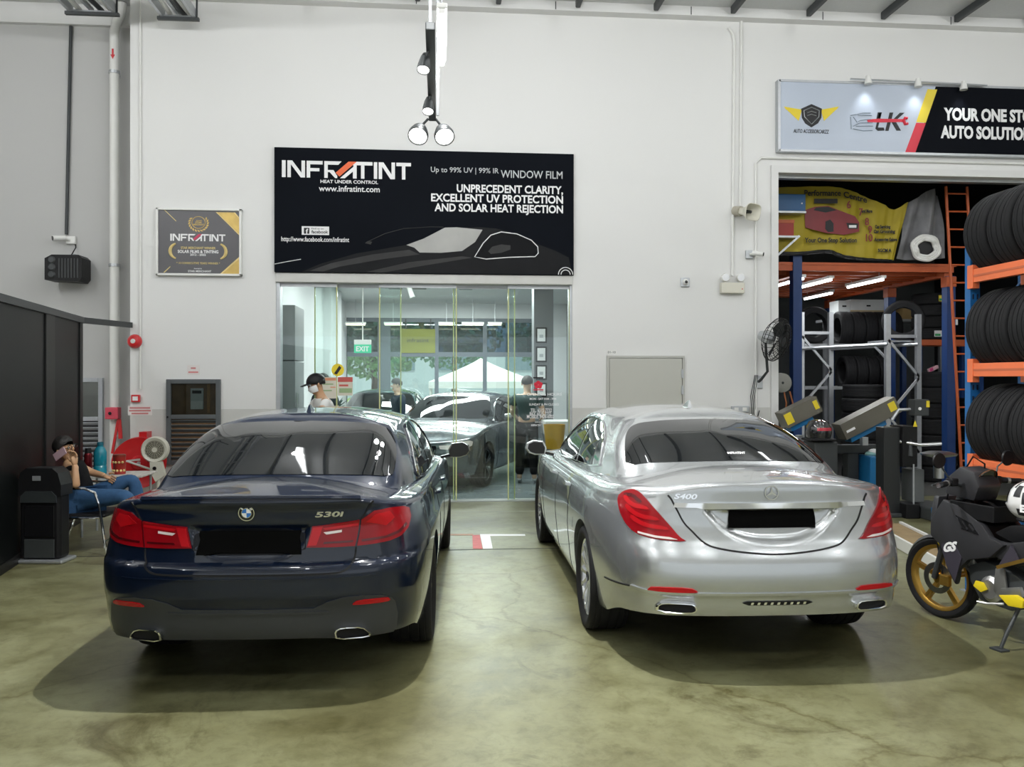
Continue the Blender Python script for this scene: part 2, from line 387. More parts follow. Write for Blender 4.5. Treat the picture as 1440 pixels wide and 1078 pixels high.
def logo(x, z, w, y):
    k = w/479.; b = MB(); c = MB()
    for i, p in enumerate(INFRA): b.prism([(x+a*k, z+h*k) for a, h in p], -.002-.0002*(i % 4), 'XZ', y)
    c.prism([(x+a*k, z+h*k) for a, h in SLASH], -.004, 'XZ', y)
    return b, c
# ---- big black INFRATINT sign
SX0, SX1, SZ0, SZ1, SY = -2.20, 1.867, 3.13, 4.81, WY-.06
def sg(x, y):       # sign drawing in its own 1130 x 468 layout, x right, y down
    return (SX0+(x-20)/1130*(SX1-SX0), SZ1-(y)/468*(SZ1-SZ0))
sgn = thing('shop_sign', 'large black window film sign with a car picture above the glass front', 'sign', ((SX0+SX1)/2, WY, SZ0))
MB().box((SX0, SY, SZ0), (SX1, WY-.002, SZ1), .006).build('sign_board', M('sign_navy', (.004, .0055, .009), rough=.6, spec=.06, var=.3, scale=1.2), sgn)
L0 = sg(48, 112); b, c = logo(L0[0], L0[1]-.0, (527-48)/1130*(SX1-SX0), SY)
b.build('logo_lettering', m_printwhite, sgn); c.build('logo_slash', M('print_orange', (.80, .13, .03), rough=.5), sgn)
K = (SX1-SX0)/1130
def lay(txt, x, y, size, w=None, al='LEFT', bold=0., mat=None, parent=None, name='lettering'):
    p = sg(x, y); t_ = text_mb(txt, size*K*1.0, (p[0], SY-.002, p[1]), align=al, bold=bold, width=(w*K if w else None))
    return t_.build(name, mat or m_printwhite, parent or sgn)
def layr(txt, xr, y, size, w, **k): return lay(txt, xr-w, y, size, w, **k)
lay('HEAT UNDER CONTROL', 190, 131, 17, 214, bold=.0012)
lay('www.infratint.com', 184, 162, 31, 226, bold=.0015)
lay('Up to 99% UV | 99% IR', 602, 81, 28, 258, bold=.0005, mat=M('print_silver', (.55, .57, .58), rough=.5))
lay('WINDOW FILM', 868, 97, 41, 238, bold=.001, mat=M('print_silver', (.55, .57, .58)))
layr('UNPRECEDENT CLARITY,', 1108, 155, 41, 408, bold=.004)
layr('EXCELLENT UV PROTECTION', 1108, 192, 41, 505, bold=.004)
layr('AND SOLAR HEAT REJECTION', 1108, 229, 41, 492, bold=.004)
lay('http://www.facebook.com/infratint', 46, 352, 25, 250, bold=.001)
x0, z0 = sg(121, 327); x1, z1 = sg(222, 295)
MB().box((x0, SY-.003, z0), (x1, SY, z1)).build('facebook_label', m_printwhite, sgn)
x0, z0 = sg(129, 323); x1, z1 = sg(149, 301); MB().box((x0, SY-.005, z0), (x1, SY-.003, z1)).build('facebook_icon', m_printblack, sgn)
text_mb('f', .085, (x0+.028, SY-.006, z0+.004), bold=.003).build('lettering', m_printwhite, sgn)
p = sg(157, 321); text_mb('facebook', .06, (p[0], SY-.004, p[1]), bold=.001, width=.22).build('lettering', m_printblack, sgn)
p = sg(157, 306); text_mb('Find us on', .03, (p[0], SY-.004, p[1]), width=.16).build('lettering', m_printblack, sgn)
def sgpoly(name, pts, mat, d=.002, off=0.):
    return MB().prism([sg(*p) for p in pts], -d, 'XZ', SY-off).build(name, mat, sgn)
m_g1 = M('print_car_dark', (.013, .0135, .015), rough=.5, spec=.1, var=.2); m_g2 = M('print_car_grey', (.05, .05, .05), rough=.5, var=.5, scale=2, spec=.1)
m_g3 = M('print_car_glass', (.36, .36, .34), rough=.4, var=.45, scale=1.5); m_g4 = M('print_car_window', (.006, .0065, .008), rough=.5, spec=.1)
sgpoly('printed_car_body', [(120, 466), (190, 435), (320, 395), (500, 362), (640, 312), (700, 292), (790, 288), (850, 292), (950, 318), (1010, 350), (1080, 375), (1130, 400), (1145, 466)], m_g1, .0006)
sgpoly('printed_car_hood', [(150, 462), (230, 432), (380, 398), (520, 378), (560, 395), (420, 415), (260, 445), (200, 464)], m_g2, .0012)
sgpoly('printed_car_crease', [(360, 464), (520, 425), (720, 400), (760, 405), (560, 440), (420, 466)], m_g2, .0012)
sgpoly('printed_windscreen', [(510, 360), (575, 335), (655, 292), (700, 290), (798, 298), (770, 345), (720, 380), (640, 388), (560, 388), (540, 370)], m_g3, .0016)
win = [(768, 402), (800, 350), (830, 318), (870, 305), (930, 312), (985, 335), (1010, 360), (1012, 385), (1000, 398), (900, 402), (812, 410)]
MB().prism([sg(*p) for p in win], -.0016, 'XZ', SY).build('printed_side_window', m_g4, sgn)
MB().tube([(sg(*p)[0], SY-.003, sg(*p)[1]) for p in win], .008, 5, closed=True).build('printed_window_trim', m_printwhite, sgn)
sgpoly('printed_mirror', [(820, 380), (835, 362), (870, 353), (905, 356), (905, 372), (870, 385), (830, 390)], m_g2, .002, .002)
sgpoly('printed_mirror', [(355, 355), (365, 347), (382, 350), (376, 360)], m_g2, .002)
MB().tube([(sg(*p)[0], SY-.002, sg(*p)[1]) for p in [(360, 352), (430, 318), (500, 298), (600, 290), (650, 290)]], .005, 5).build('printed_roof_line', m_g2, sgn)
MB().tube([(sg(*p)[0], SY-.002, sg(*p)[1]) for p in [(22, 438), (70, 428), (118, 419)]], .005, 5).build('printed_light_streak', m_printwhite, sgn)
for rr in (28, 18):
    MB().tube([(sg(1118+rr*math.cos(a), 466-rr*math.sin(a))[0], SY-.002, sg(0, 466-rr*math.sin(a))[1]) for a in [PI*k/10 for k in range(11)]], .007, 5).build('printed_wheel', m_printwhite, sgn)

# ---- framed award
AX0, AX1, AZ0, AZ1 = -3.74, -2.63, 3.07, 3.97
aw = thing('award_sign', 'framed grey and gold award certificate on the white wall', 'sign', ((AX0+AX1)/2, WY, AZ0))
AY = WY-.05
MB().box((AX0+.02, AY, AZ0+.02), (AX1-.02, WY-.002, AZ1-.02)).build('award_panel', M('award_grey', (.085, .083, .09), rough=.35), aw)
for a, c in (((AX0, AZ0), (AX0+.03, AZ1)), ((AX1-.03, AZ0), (AX1, AZ1)), ((AX0, AZ0), (AX1, AZ0+.03)), ((AX0, AZ1-.03), (AX1, AZ1))):
    MB().box((a[0], AY-.02, a[1]), (c[0], WY-.002, c[1]), .005).build('frame_bar', m_whiteplastic, aw)
m_gold = M('print_gold', (.50, .35, .10), rough=.35, metal=.4, var=.3, scale=9)
m_pgold = M('print_pale_gold', (.70, .55, .22), rough=.4)
def ag(x, y): return (AX0+(x-60)/1180*(AX1-AX0), AZ1-(y-60)/960*(AZ1-AZ0))
AK = (AX1-AX0)/1180
def apoly(name, pts, mat, d=.002): return MB().prism([ag(*p) for p in pts], -d, 'XZ', AY).build(name, mat, aw)
apoly('gold_corner', [(900, 112), (1140, 112), (1215, 210), (1215, 430)], m_gold); apoly('gold_corner', [(955, 995), (1215, 760), (1215, 995)], m_gold)
apoly('gold_line', [(882, 110), (900, 110), (1215, 425), (1215, 445)], m_pgold, .003); apoly('gold_line', [(935, 995), (960, 995), (1215, 765), (1215, 735)], m_pgold, .003)
apoly('gold_line', [(170, 92), (182, 92), (340, 245), (332, 250)], m_pgold, .003); apoly('gold_line', [(160, 978), (178, 978), (260, 895), (252, 890)], m_pgold, .003)
apoly('gold_line', [(1130, 112), (1150, 112), (1215, 190), (1215, 215)], m_pgold, .003)
b, c = logo(*ag(255, 527), (1015-255)*AK, AY-.001); b.build('logo_lettering', m_printwhite, aw); c.build('logo_slash', M('print_logo_red', (.6, .05, .12)), aw)
for k in range(15):
    an = math.radians(215+ (470-215-145)*0 + k*(250/14.)-35-0); an = math.radians(-215+k*250/14.)
    cx_, cz_ = 645+128*math.cos(an), 270-112*math.sin(an)
    dx, dz = 26*math.cos(an+.9), 26*math.sin(an+.9)
    apoly('laurel_leaf', [(cx_-dx, cz_+dz), (cx_-dz*.45, cz_-dx*.45), (cx_+dx, cz_-dz), (cx_+dz*.45, cz_+dx*.45)], m_gold, .004)
MB().tube([(ag(645+92*math.cos(a), 0)[0], AY-.002, ag(0, 262-85*math.sin(a))[1]) for a in [2*PI*k/24 for k in range(24)]], .005, 5, closed=True).build('laurel_ring', m_gold, aw)
for sgn_ in (-1, 1):
    pts = [(640+sgn_*(385*math.cos(a)-0), 675-115*math.sin(a)*1.0) for a in [math.radians(d) for d in range(-62, 63, 12)]]
    pts = [(640+sgn_*(270+115*math.cos(math.radians(d))), 672-112*math.sin(math.radians(d))) for d in range(-70, 71, 14)]
    MB().tube([(ag(*p)[0], AY-.003, ag(*p)[1]) for p in pts], [.012+.012*math.sin(PI*i/(len(pts)-1)) for i in range(len(pts))], 6).build('gold_bracket', m_pgold, aw)
def atext(txt, x0, x1, y, h, mat, bold=.0008):
    p = ag(x0, y); text_mb(txt, h*AK*1.35, (p[0], AY-.003, p[1]), bold=bold, width=(x1-x0)*AK).build('lettering', mat, aw)
atext('STAR MERCHANT WINNER', 400, 880, 640, 34, m_pgold); atext('SOLAR FILMS & TINTING', 358, 918, 697, 44, m_printwhite, .0016)
atext('2012 - 2022', 528, 745, 735, 30, m_printwhite); atext('* 10 CONSECUTIVE YEARS WINNER *', 340, 940, 855, 30, m_pgold, .0004)
atext('Awarded by', 580, 690, 925, 18, m_printwhite, 0); atext('STAR MERCHANT', 500, 820, 968, 28, m_printwhite, .0004)
atext('AWARD', 610, 690, 245, 18, m_gold, 0); atext('STAR', 600, 690, 275, 26, m_gold, .0006); atext('MERCHANT', 570, 720, 302, 22, m_gold, .0004)

# ---- ELK sign over the workshop doorway
EX0, EX1, EZ0, EZ1, EY = 4.79, 10.5, 4.925, 5.905, WY-.09
el = thing('shop_sign', 'pale grey and black car workshop sign with red and yellow stripe', 'sign', ((EX0+EX1)/2, WY, EZ0))
def eg(x, y): return tuple(at(1070+x/3.892, y/3.892, EY).xz)
sx_t, sx_b = eg(965, 490)[0], eg(850, 855)[0]
MB().prism([(EX0, EZ0), (sx_b-.02, EZ0), (sx_t-.02, EZ1), (EX0, EZ1)], WY-.002-EY, 'XZ', EY).build('pale_panel', M('sign_pale_blue', (.50, .56, .66), rough=.35, var=.04, scale=2), el)
MB().prism([(sx_b-.02, EZ0), (EX1, EZ0), (EX1, EZ1), (sx_t-.02, EZ1)], WY-.002-EY, 'XZ', EY).build('black_panel', M('sign_black', (.004, .005, .008), rough=.6, spec=.06), el)
for a, c in (((EX0-.015, EZ0-.015), (EX0+.02, EZ1+.015)), ((EX0, EZ0-.02), (EX1, EZ0+.012)), ((EX0, EZ1-.012), (EX1, EZ1+.02))):
    MB().box((a[0], EY-.012, a[1]), (c[0], WY-.002, c[1])).build('sign_frame', m_galv, el)
def epoly(name, pts, mat, d=.003, off=0.): return MB().prism([eg(*p) for p in pts], -d, 'XZ', EY-off).build(name, mat, el)
m_yel = M('print_yellow', (.80, .62, .03), rough=.4); m_redp = M('print_bright_red', (.68, .012, .04), rough=.4)
epoly('yellow_stripe', [(912, 488), (965, 490), (902, 672), (850, 668)], m_yel); epoly('red_stripe', [(850, 672), (902, 674), (841, 845), (785, 845)], m_redp)
for s_ in (1, -1):
    for k in range(3):
        c0 = 276
        pts = [(52+4*k, 600+k*14), (150-14*k, 583+k*2), (140-12*k, 598+k*10), (64+3*k, 645+k*8)]
        epoly('wing_feather', [(c0+s_*x, y) for x, y in pts], m_yel, .003+.001*k)
epoly('shield', [(276, 570), (333, 595), (330, 645), (312, 675), (276, 697), (242, 675), (224, 645), (220, 595)], m_printblack, .006)
MB().tube([(*[eg(x, y)[0]], EY-.008, eg(x, y)[1]) for x, y in [(276, 588), (318, 606), (316, 640), (276, 680), (238, 640), (234, 606)]], .006, 5, closed=True).build('shield_line', m_galv, el)
for yy in (618, 634): MB().tube([(eg(252, yy)[0], EY-.008, eg(252, yy)[1]), (eg(276, yy-8)[0], EY-.008, eg(276, yy-8)[1]), (eg(302, yy)[0], EY-.008, eg(302, yy)[1])], .006, 5).build('shield_line', m_galv, el)
def etext(txt, x0, x1, y, size, mat, bold=.002, shear=0.):
    a, c = eg(x0, y), eg(x1, y); text_mb(txt, size, (a[0], EY-.003, a[1]), bold=bold, width=c[0]-a[0], shear=shear).build('lettering', mat, el)
etext('AUTO ACCESSORCARZZ', 178, 372, 726, .075, m_printblack, .0008, .2)
epoly('letter_l', [(648, 615), (662, 615), (640, 698), (672, 698), (676, 714), (640, 716), (626, 704)], m_printblack, .004)
epoly('letter_l', [(640, 615), (658, 616), (645, 660), (630, 660)], m_printblack, .004)
epoly('letter_k', [(704, 616), (724, 616), (698, 716), (680, 716)], m_printblack, .004); epoly('letter_k', [(760, 617), (786, 617), (735, 662), (722, 655)], m_printblack, .004)
epoly('letter_k', [(712, 664), (732, 655), (766, 715), (742, 715)], m_printblack, .004)
epoly('wrench_handle', [(580, 655), (640, 650), (780, 652), (786, 668), (640, 670), (585, 668)], m_redp, .006)
MB().tube([(eg(x, y)[0], EY-.006, eg(x, y)[1]) for x, y in [(800, 648), (788, 646), (780, 660), (788, 680), (802, 676)]], .022, 6).build('wrench_jaw', m_redp, el)
etext('Performance Centre', 612, 768, 665, .045, m_printwhite, .001, .2)
m_line = M('print_line_grey', (.25, .30, .36), rough=.5)
for pts in ([(490, 632), (560, 618), (600, 618)], [(490, 640), (494, 705)], [(505, 640), (525, 668), (545, 658), (600, 652)], [(505, 690), (540, 672), (610, 672)], [(520, 690), (612, 690)], [(505, 705), (560, 716), (610, 714)], [(530, 630), (605, 632)]):
    MB().tube([(eg(x, y)[0], EY-.004, eg(x, y)[1]) for x, y in pts], .007, 5).build('line_drawing', m_line, el)
etext('YOUR ONE STOP', 1000, 1520, 655, .24, m_printwhite, .010); etext('AUTO SOLUTION', 984, 1480, 752, .24, m_printwhite, .010)
# rail with three small lamps above it
rl = thing('lamp_rail', 'thin wall rail with three small white sign lamps', 'lamp', (5.9+.6, WY, 5.97))
ra, rb = at(1196, 111, WY-.16), at(1388, 120, WY-.16)
MB().tube([ra, rb], .014, 8).build('rail', m_galv, rl)
for px, py in ((1220, 114), (1290, 118), (1354, 122)):
    p = at(px, py, WY-.16); b = MB(); b.bar((p.x, WY-.16, p.z), (p.x, WY, p.z+.04), .02, .02); b.build('bracket', m_whiteplastic, rl)
    b = MB(); b.lathe([(.0, .07), (.03, .07), (.055, -.05), (.05, -.05), (.0, -.03)], 14, 'Z', (p.x, WY-.18, p.z)); lh = b.build('lamp_head', m_whiteplastic, rl, smooth=True)
    d = bpy.data.lights.new('sign_lamp_light', 'SPOT'); d.energy = 7; d.spot_size = 1.7; d.spot_blend = 1.; d.shadow_soft_size = .06; d.color = (.9, .95, 1)
    o = bpy.data.objects.new('sign_lamp_light', d); COL.objects.link(o); o.location = (p.x, WY-.20, p.z-.08); o.rotation_euler = (.12, 0, 0)
# =================================================================== LAMPS
def area_light(name, loc, sx, sy, watts, col=(.97, .985, 1), rot=(0, 0, 0)):
    d = bpy.data.lights.new(name, 'AREA'); d.shape = 'RECTANGLE'; d.size = sx; d.size_y = sy; d.energy = watts; d.color = col
    o = bpy.data.objects.new(name, d); COL.objects.link(o); o.location = loc; o.rotation_euler = rot; return o
def batten(x, y0, y1, z, label, watts=130, group=None, tubes=1):
    t = thing('tube_light', label, 'light', (x, (y0+y1)/2, z), group=group)
    MB().box((x-.05, y0, z), (x+.05, y1, z+.05), .01).build('housing', m_whiteplastic, t)
    for k in range(tubes):
        xx = x+(k-(tubes-1)/2)*.05
        MB().tube([(xx, y0+.03, z-.025), (xx, y1-.03, z-.025)], .016, 10).build('glass_tube', m_tube, t, smooth=True)
    for y in (y0+.01, y1-.03): MB().box((x-.03, y, z-.045), (x+.03, y+.02, z)).build('lamp_holder', m_whiteplastic, t)
    for y in (y0+.2, y1-.2): MB().tube([(x, y, z+.05), (x, y, CEIL-.01)], .008, 6).build('hanger_rod', m_galv, t)
    ld = bpy.data.lights.new('tube_light_glow', 'POINT'); ld.energy = watts; ld.shadow_soft_size = .09; ld.color = (.98, .99, 1)
    lo = bpy.data.objects.new('tube_light_glow', ld); COL.objects.link(lo); lo.location = (x, (y0+y1)/2, z-.32)
    return t
batten(.03, 7.50, 8.80, 5.0, 'white fluorescent tube hanging above the spotlight track', 70)
for ix, x in enumerate((-6.2, -1.75, 1.6, 5.0, 8.6)):  # unseen lamp rows, added to brighten the back wall and the hall
    for iy, y in enumerate((-3.5, 1.2, 5.0, 7.9)):
        batten(x, y, y+1.5, 6.5, 'added twin fluorescent light above the view, %s row from the left, %s from the street' % (ORD[ix], ORD[iy]), (120, 115, 62, 30)[iy]*(1.6 if ix == 0 else 1), 'added tube lights above the view', 2)
# ---- spotlight track between the cars
TX, TZ = -.06, 4.20
def track(y0, y1, label, TZ=4.20):
    t = thing('spotlight_track', label, 'light track', (TX, (y0+y1)/2, TZ))
    MB().box((TX-.035, y0, TZ), (TX+.035, y1, TZ+.06), .008).build('rail', m_dark, t)
    for y in (y0+.03, y1-.03): MB().tube([(TX+(.05 if y > 7 else 0), y, TZ+.05), (TX+(.05 if y > 7 else 0), y, CEIL-.01)], .014, 8).build('hanger_rod', m_galv, t)
    return t
track(6.05, 8.20, 'dark spotlight track hanging by rods in front of the sign')
track(3.4, 5.45, 'dark spotlight track hanging high overhead between the two cars', 5.35)
def spot(y, dx, aim, label, watts, r=.05, drop=.14, cone=1.2, soft=.03, blend=.4, z0=TZ):
    p = Vector((TX+dx, y, z0-drop)); d = (Vector(aim)-p).normalized(); q = d.to_track_quat('-Z', 'Y'); R = q.to_matrix().to_4x4()
    t = thing('spotlight', label, 'spotlight', p)
    b = MB(); b.T = Matrix.Translation(p) @ R; b.lathe([(0, .10), (r*.5, .10), (r*.75, .06), (r, -.02), (r, -.06), (r*.92, -.06), (r*.85, -.045)], 20, 'Z'); b.build('housing', m_dark, t, smooth=True)
    b = MB(); b.T = Matrix.Translation(p) @ R; b.lathe([(0, -.05), (r*.86, -.05)], 20, 'Z'); b.build('lens', m_lamp, t)
    MB().tube([(TX+dx*.3, y, z0), (TX+dx*.8, y, z0-drop*.5), (p.x, p.y, p.z+.08)], .012, 8).build('yoke', m_dark, t, smooth=True)
    ld = bpy.data.lights.new('spotlight_beam', 'SPOT'); ld.energy = watts; ld.spot_size = cone; ld.spot_blend = blend; ld.shadow_soft_size = soft; ld.color = (1, 1, .98)
    o = bpy.data.objects.new('spotlight_beam', ld); COL.objects.link(o); o.matrix_basis = Matrix.Translation(p+d*.075) @ R
    return t
spot(6.45, -.05, (-.6, 4.6, 0), 'small dark spotlight nearest the camera on the hanging track', 40, .05, .10, soft=.04)
spot(7.45, -.03, (-.3, 5.5, 0), 'small dark spotlight halfway along the hanging track', 40, .05, .10, soft=.04)
spot(8.12, -.13, (-1.0, 4.6, 0), 'round bright floodlight at the track end, the left of the pair', 60, .098, .14, cone=2.0, soft=.08)
spot(8.12, .11, (.8, 4.6, 0), 'round bright floodlight at the track end, the right of the pair', 60, .098, .14, cone=2.0, soft=.08)
spot(4.90, .08, (.05, 4.2, 0), 'bright floodlight on the high overhead track between the two cars', 960, .11, .12, cone=2.6, soft=.035, blend=.8, z0=5.35)
# =================================================================== SMALL THINGS ON THE WALLS
def wp(px, py, Y=WY): return at(px, py, Y)
# fire bell
p = wp(191, 480); t = thing('fire_bell', 'round red fire alarm bell on the white wall', 'alarm bell', (p.x, WY, p.z))
MB().lathe([(0, -.075), (.03, -.075), (.07, -.06), (.09, -.03), (.095, 0)], 28, 'Y', (p.x, WY-.036, p.z)).build('gong', m_red, t, smooth=True)
MB().lathe([(0, -.085), (.028, -.083), (.032, -.074)], 20, 'Y', (p.x, WY-.036, p.z)).build('centre_cap', m_whiteplastic, t, smooth=True)
# call point + notices
p = wp(192, 560); t = thing('fire_call_point', 'small red break glass fire call point', 'call point', (p.x, WY, p.z-.05))
MB().box((p.x-.055, WY-.05, p.z-.05), (p.x+.055, WY-.002, p.z+.05), .008).build('case', m_red, t); MB().box((p.x-.034, WY-.054, p.z-.028), (p.x+.034, WY-.05, p.z+.028)).build('glass_face', m_printwhite, t)
def notice(px, py, w, h, rows, label, name='notice_sheet'):
    p = wp(px, py); t = thing(name, label, 'notice', (p.x, WY, p.z-h/2))
    MB().box((p.x-w/2, WY-.006, p.z-h/2), (p.x+w/2, WY-.001, p.z+h/2)).build('sheet', M('notice_white', (.76, .72, .70), rough=.5), t)
    for k, f in enumerate(rows):
        z = p.z+h/2-h*(k+.75)/(len(rows)+.4); MB().box((p.x-w*f/2, WY-.008, z-h*.08), (p.x+w*f/2, WY-.006, z+h*.08)).build('print_line', M('notice_red', (.62, .22, .22), rough=.5), t)
notice(197, 577, .31, .125, (.85, .9, .7), 'white notice with red print below the fire call point')
notice(272, 520, .16, .13, (.4, .8), 'small red and white notice above the meter cabinet')
p = wp(860, 495); t = thing('number_plate_sign', 'tiny unit number plate above the beige hatch', 'sign', (p.x, WY, p.z-.03)); MB().box((p.x-.07, WY-.008, p.z-.03), (p.x+.07, WY-.001, p.z+.03)).build('plate', m_whiteplastic, t)
text_mb('01-10', .045, (p.x-.055, WY-.009, p.z-.016), width=.11, ext=.001).build('lettering', m_printblack, t)

def louvre_cabinet(name, px0, px1, py0, z0, Y, label, mat, glass_frac, slats, inside=False, cat='cabinet'):
    a, c = at(px0, py0, Y), at(px1, py0, Y); x0, x1, z1 = a.x, c.x, (a.z+c.z)/2; w = .06
    t = thing(name, label, cat, ((x0+x1)/2, Y, z0)); zg = z1-(z1-z0)*glass_frac
    for A, B in (((x0, z0), (x0+w, z1)), ((x1-w, z0), (x1, z1)), ((x0+w, z1-w), (x1-w, z1)), ((x0+w, z0), (x1-w, z0+w)), ((x0+w, zg-w/2), (x1-w, zg+w/2))):
        MB().box((A[0], Y-.05, A[1]), (B[0], Y-.002, B[1]), .006).build('door_frame', mat, t)
    MB().box((x0+w, Y-.004, z0+w), (x1-w, Y-.002, z1-w)).build('back_panel', M('cabinet_inside', (.20, .11, .05), rough=.6, var=.4, scale=9) if inside else M('dark_inside', (.02, .02, .022)), t)
    MB().box((x0+w, Y-.036, zg+w/2), (x1-w, Y-.032, z1-w)).build('glass_pane', glass_mat('cabinet_glass', (.8, .85, .84), .1), t)
    h = (zg-w/2-z0-w)/slats
    for k in range(slats):
        z = z0+w+h*(k+.5); MB().obox(((x0+x1)/2, Y-.026, z), (x1-x0-2*w, .045, .010), (-.8, 0, 0)).build('louvre_slat', mat, t)
    MB().lathe([(0, -.012), (.012, -.012), (.014, 0)], 12, 'Y', (x0+.025, Y-.05, zg)).build('lock', m_chrome, t)
    return t, x0, x1, zg, z1
m_cabgrey = M('cabinet_grey', (.10, .11, .115), rough=.4); m_cabpale = M('cabinet_pale_grey', (.42, .44, .47), rough=.4)
t, x0, x1, zg, z1 = louvre_cabinet('meter_cabinet', 235, 311, 533, .55, WY, 'dark grey meter cabinet with glass window and louvres', m_cabgrey, .44, 9, True)
xm, zm = x0+(x1-x0)*.56, zg+(z1-zg)*.50
MB().box((xm-.085, WY-.028, zm-.15), (xm+.085, WY-.006, zm+.13), .008).build('electric_meter', M('meter_grey', (.45, .46, .46)), t); MB().box((xm-.06, WY-.031, zm+.06), (xm+.06, WY-.028, zm+.10)).build('meter_display', m_black, t)
MB().box((xm-.08, WY-.031, zm-.15), (xm+.08, WY-.028, zm-.04)).build('meter_cover', M('meter_pale', (.6, .6, .58)), t)
MB().box((xm+.13, WY-.02, zm-.2), (xm+.17, WY-.006, zm+.2)).build('timber_strip', M('meter_timber', (.32, .17, .06), var=.3), t)
louvre_cabinet('riser_door', 100, 146, 531, .35, WY+.6, 'pale grey riser door with window and louvres behind the black partition', m_cabpale, .42, 10, cat='door')
# beige hatch
a, c = wp(853, 499), wp(962, 501); t = thing('access_hatch', 'flat beige metal access hatch on the wall above the silver car', 'hatch', ((a.x+c.x)/2, WY, .95)); zt_ = (a.z+c.z)/2
for A, B in (((a.x, .95), (a.x+.03, zt_)), ((c.x-.03, .95), (c.x, zt_)), ((a.x+.03, zt_-.03), (c.x-.03, zt_)), ((a.x+.03, .95), (c.x-.03, .98))): MB().box((A[0], WY-.035, A[1]), (B[0], WY-.002, B[1])).build('hatch_frame', M('hatch_frame', (.50, .50, .46)), t)
MB().box((a.x+.036, WY-.028, .985), (c.x-.036, WY-.002, zt_-.036), .004).build('hatch_door', M('hatch_beige', (.52, .52, .47), rough=.4, var=.02), t)
for z in (zt_-.25, zt_-.48): MB().box((c.x-.05, WY-.045, z-.06), (c.x-.02, WY-.028, z+.06)).build('hinge', m_galv, t)
# red alarm box and red lever in the recess
p = at(166, 580, WY+.45); t = thing('hose_valve_box', 'red box with red lever at the white pipe corner', 'valve box', (p.x, WY+.55, p.z-.1))
MB().box((p.x-.09, WY+.22, p.z-.08), (p.x+.08, WY+.357, p.z+.08), .01).build('case', M('pinkish_red', (.62, .06, .10), rough=.4), t); MB().lathe([(0, -.01), (.022, -.01), (.022, 0)], 12, 'Y', (p.x-.02, WY+.22, p.z)).build('keyhole', m_black, t)
MB().bar((p.x+.06, WY+.3, p.z-.08), (p.x-.02, WY+.3, p.z-.55), .03, .03).build('lever', m_red, t); MB().bar((p.x+.07, WY+.3, p.z-.08), (p.x+.09, WY+.3, p.z-.35), .05, .02).build('tag', m_red, t)
# wall speaker (left) with its bracket
Yg = WY+.6; p = at(97, 378, Yg-.2); t = thing('box_loudspeaker', 'black box loudspeaker hung on the grey wall', 'loudspeaker', (p.x, Yg, p.z-.2))
b = MB(); b.prism([(p.x-.24, p.z-.17), (p.x+.20, p.z-.19), (p.x+.24, p.z-.14), (p.x+.24, p.z+.13), (p.x+.20, p.z+.17), (p.x-.15, p.z+.17), (p.x-.24, p.z+.12)], .30, 'XZ', Yg-.38); b.build('cabinet', m_black, t)
for k in range(3): MB().lathe([(0, -.012), (.035, -.012), (.05, 0)], 18, 'Y', (p.x-.15, Yg-.38, p.z-.1+.1*k)).build('driver', m_dark, t)
for k in range(7): MB().box((p.x-.06+k*.04, Yg-.386, p.z-.14), (p.x-.045+k*.04, Yg-.38, p.z+.12)).build('grille_bar', m_dark, t)
MB().bar((p.x, Yg-.1, p.z+.1), (p.x, Yg, p.z+.22), .06, .04).build('bracket', m_galv, t); MB().tube([(p.x+.02, Yg-.2, p.z+.17), (p.x+.02, Yg-.03, p.z+.32), (p.x, Yg-.01, p.z+.4)], .008, 6).build('cable', m_black, t)
def bullet_cam(px, py, Y, d, label, wallY):
    p = at(px, py, Y); t = thing('bullet_camera', label, 'camera', (p.x, wallY, p.z)); d = Vector(d).normalized()
    MB().box((p.x+.04, wallY-.05, p.z-.055), (p.x+.17, wallY-.002, p.z+.055), .01).build('junction_box', m_galv if wallY == WY else m_whiteplastic, t)
    MB().tube([(p.x+.1, wallY-.05, p.z), (p.x+.02, wallY-.12, p.z+.01)], .018, 8).build('arm', m_whiteplastic, t)
    c = Vector((p.x, wallY-.13, p.z+.01)); b = MB(); b.tube([c-d*.07, c+d*.09], .038, 16); b.build('body', m_whiteplastic, t, smooth=True); b = MB(); b.tube([c+d*.088, c+d*.10], .03, 16); b.build('lens', m_blackgloss, t)
bullet_cam(88, 337, Yg-.05, (-.8, -.6, -.12), 'white bullet camera above the black loudspeaker', Yg)
p = wp(1055, 358); t = thing('bullet_camera', 'white bullet camera on the wall beside the workshop doorway', 'camera', (p.x, WY, p.z))
MB().box((p.x-.075, WY-.04, p.z-.06), (p.x+.03, WY-.002, p.z+.06), .008).build('junction_box', m_galv, t); c = Vector((p.x+.06, WY-.12, p.z+.0)); d = Vector((.8, -.5, -.18)).normalized()
MB().tube([(p.x-.02, WY-.04, p.z), c], .016, 8).build('arm', m_whiteplastic, t); MB().tube([c-d*.07, c+d*.08], .034, 16).build('body', m_whiteplastic, t, smooth=True); MB().tube([c+d*.079, c+d*.09], .026, 16).build('lens', m_blackgloss, t)
p = wp(963, 397); t = thing('dome_camera', 'small square plate with a round dark eye camera', 'camera', (p.x, WY, p.z-.06))
MB().box((p.x-.065, WY-.03, p.z-.065), (p.x+.065, WY-.002, p.z+.065), .01).build('plate', m_galv, t); MB().lathe([(0, -.075), (.03, -.07), (.045, -.04), (.046, -.03)], 20, 'Y', p).build('housing', m_whiteplastic, t, smooth=True); MB().lathe([(0, -.082), (.02, -.079), (.022, -.07)], 16, 'Y', p).build('lens', m_blackgloss, t)
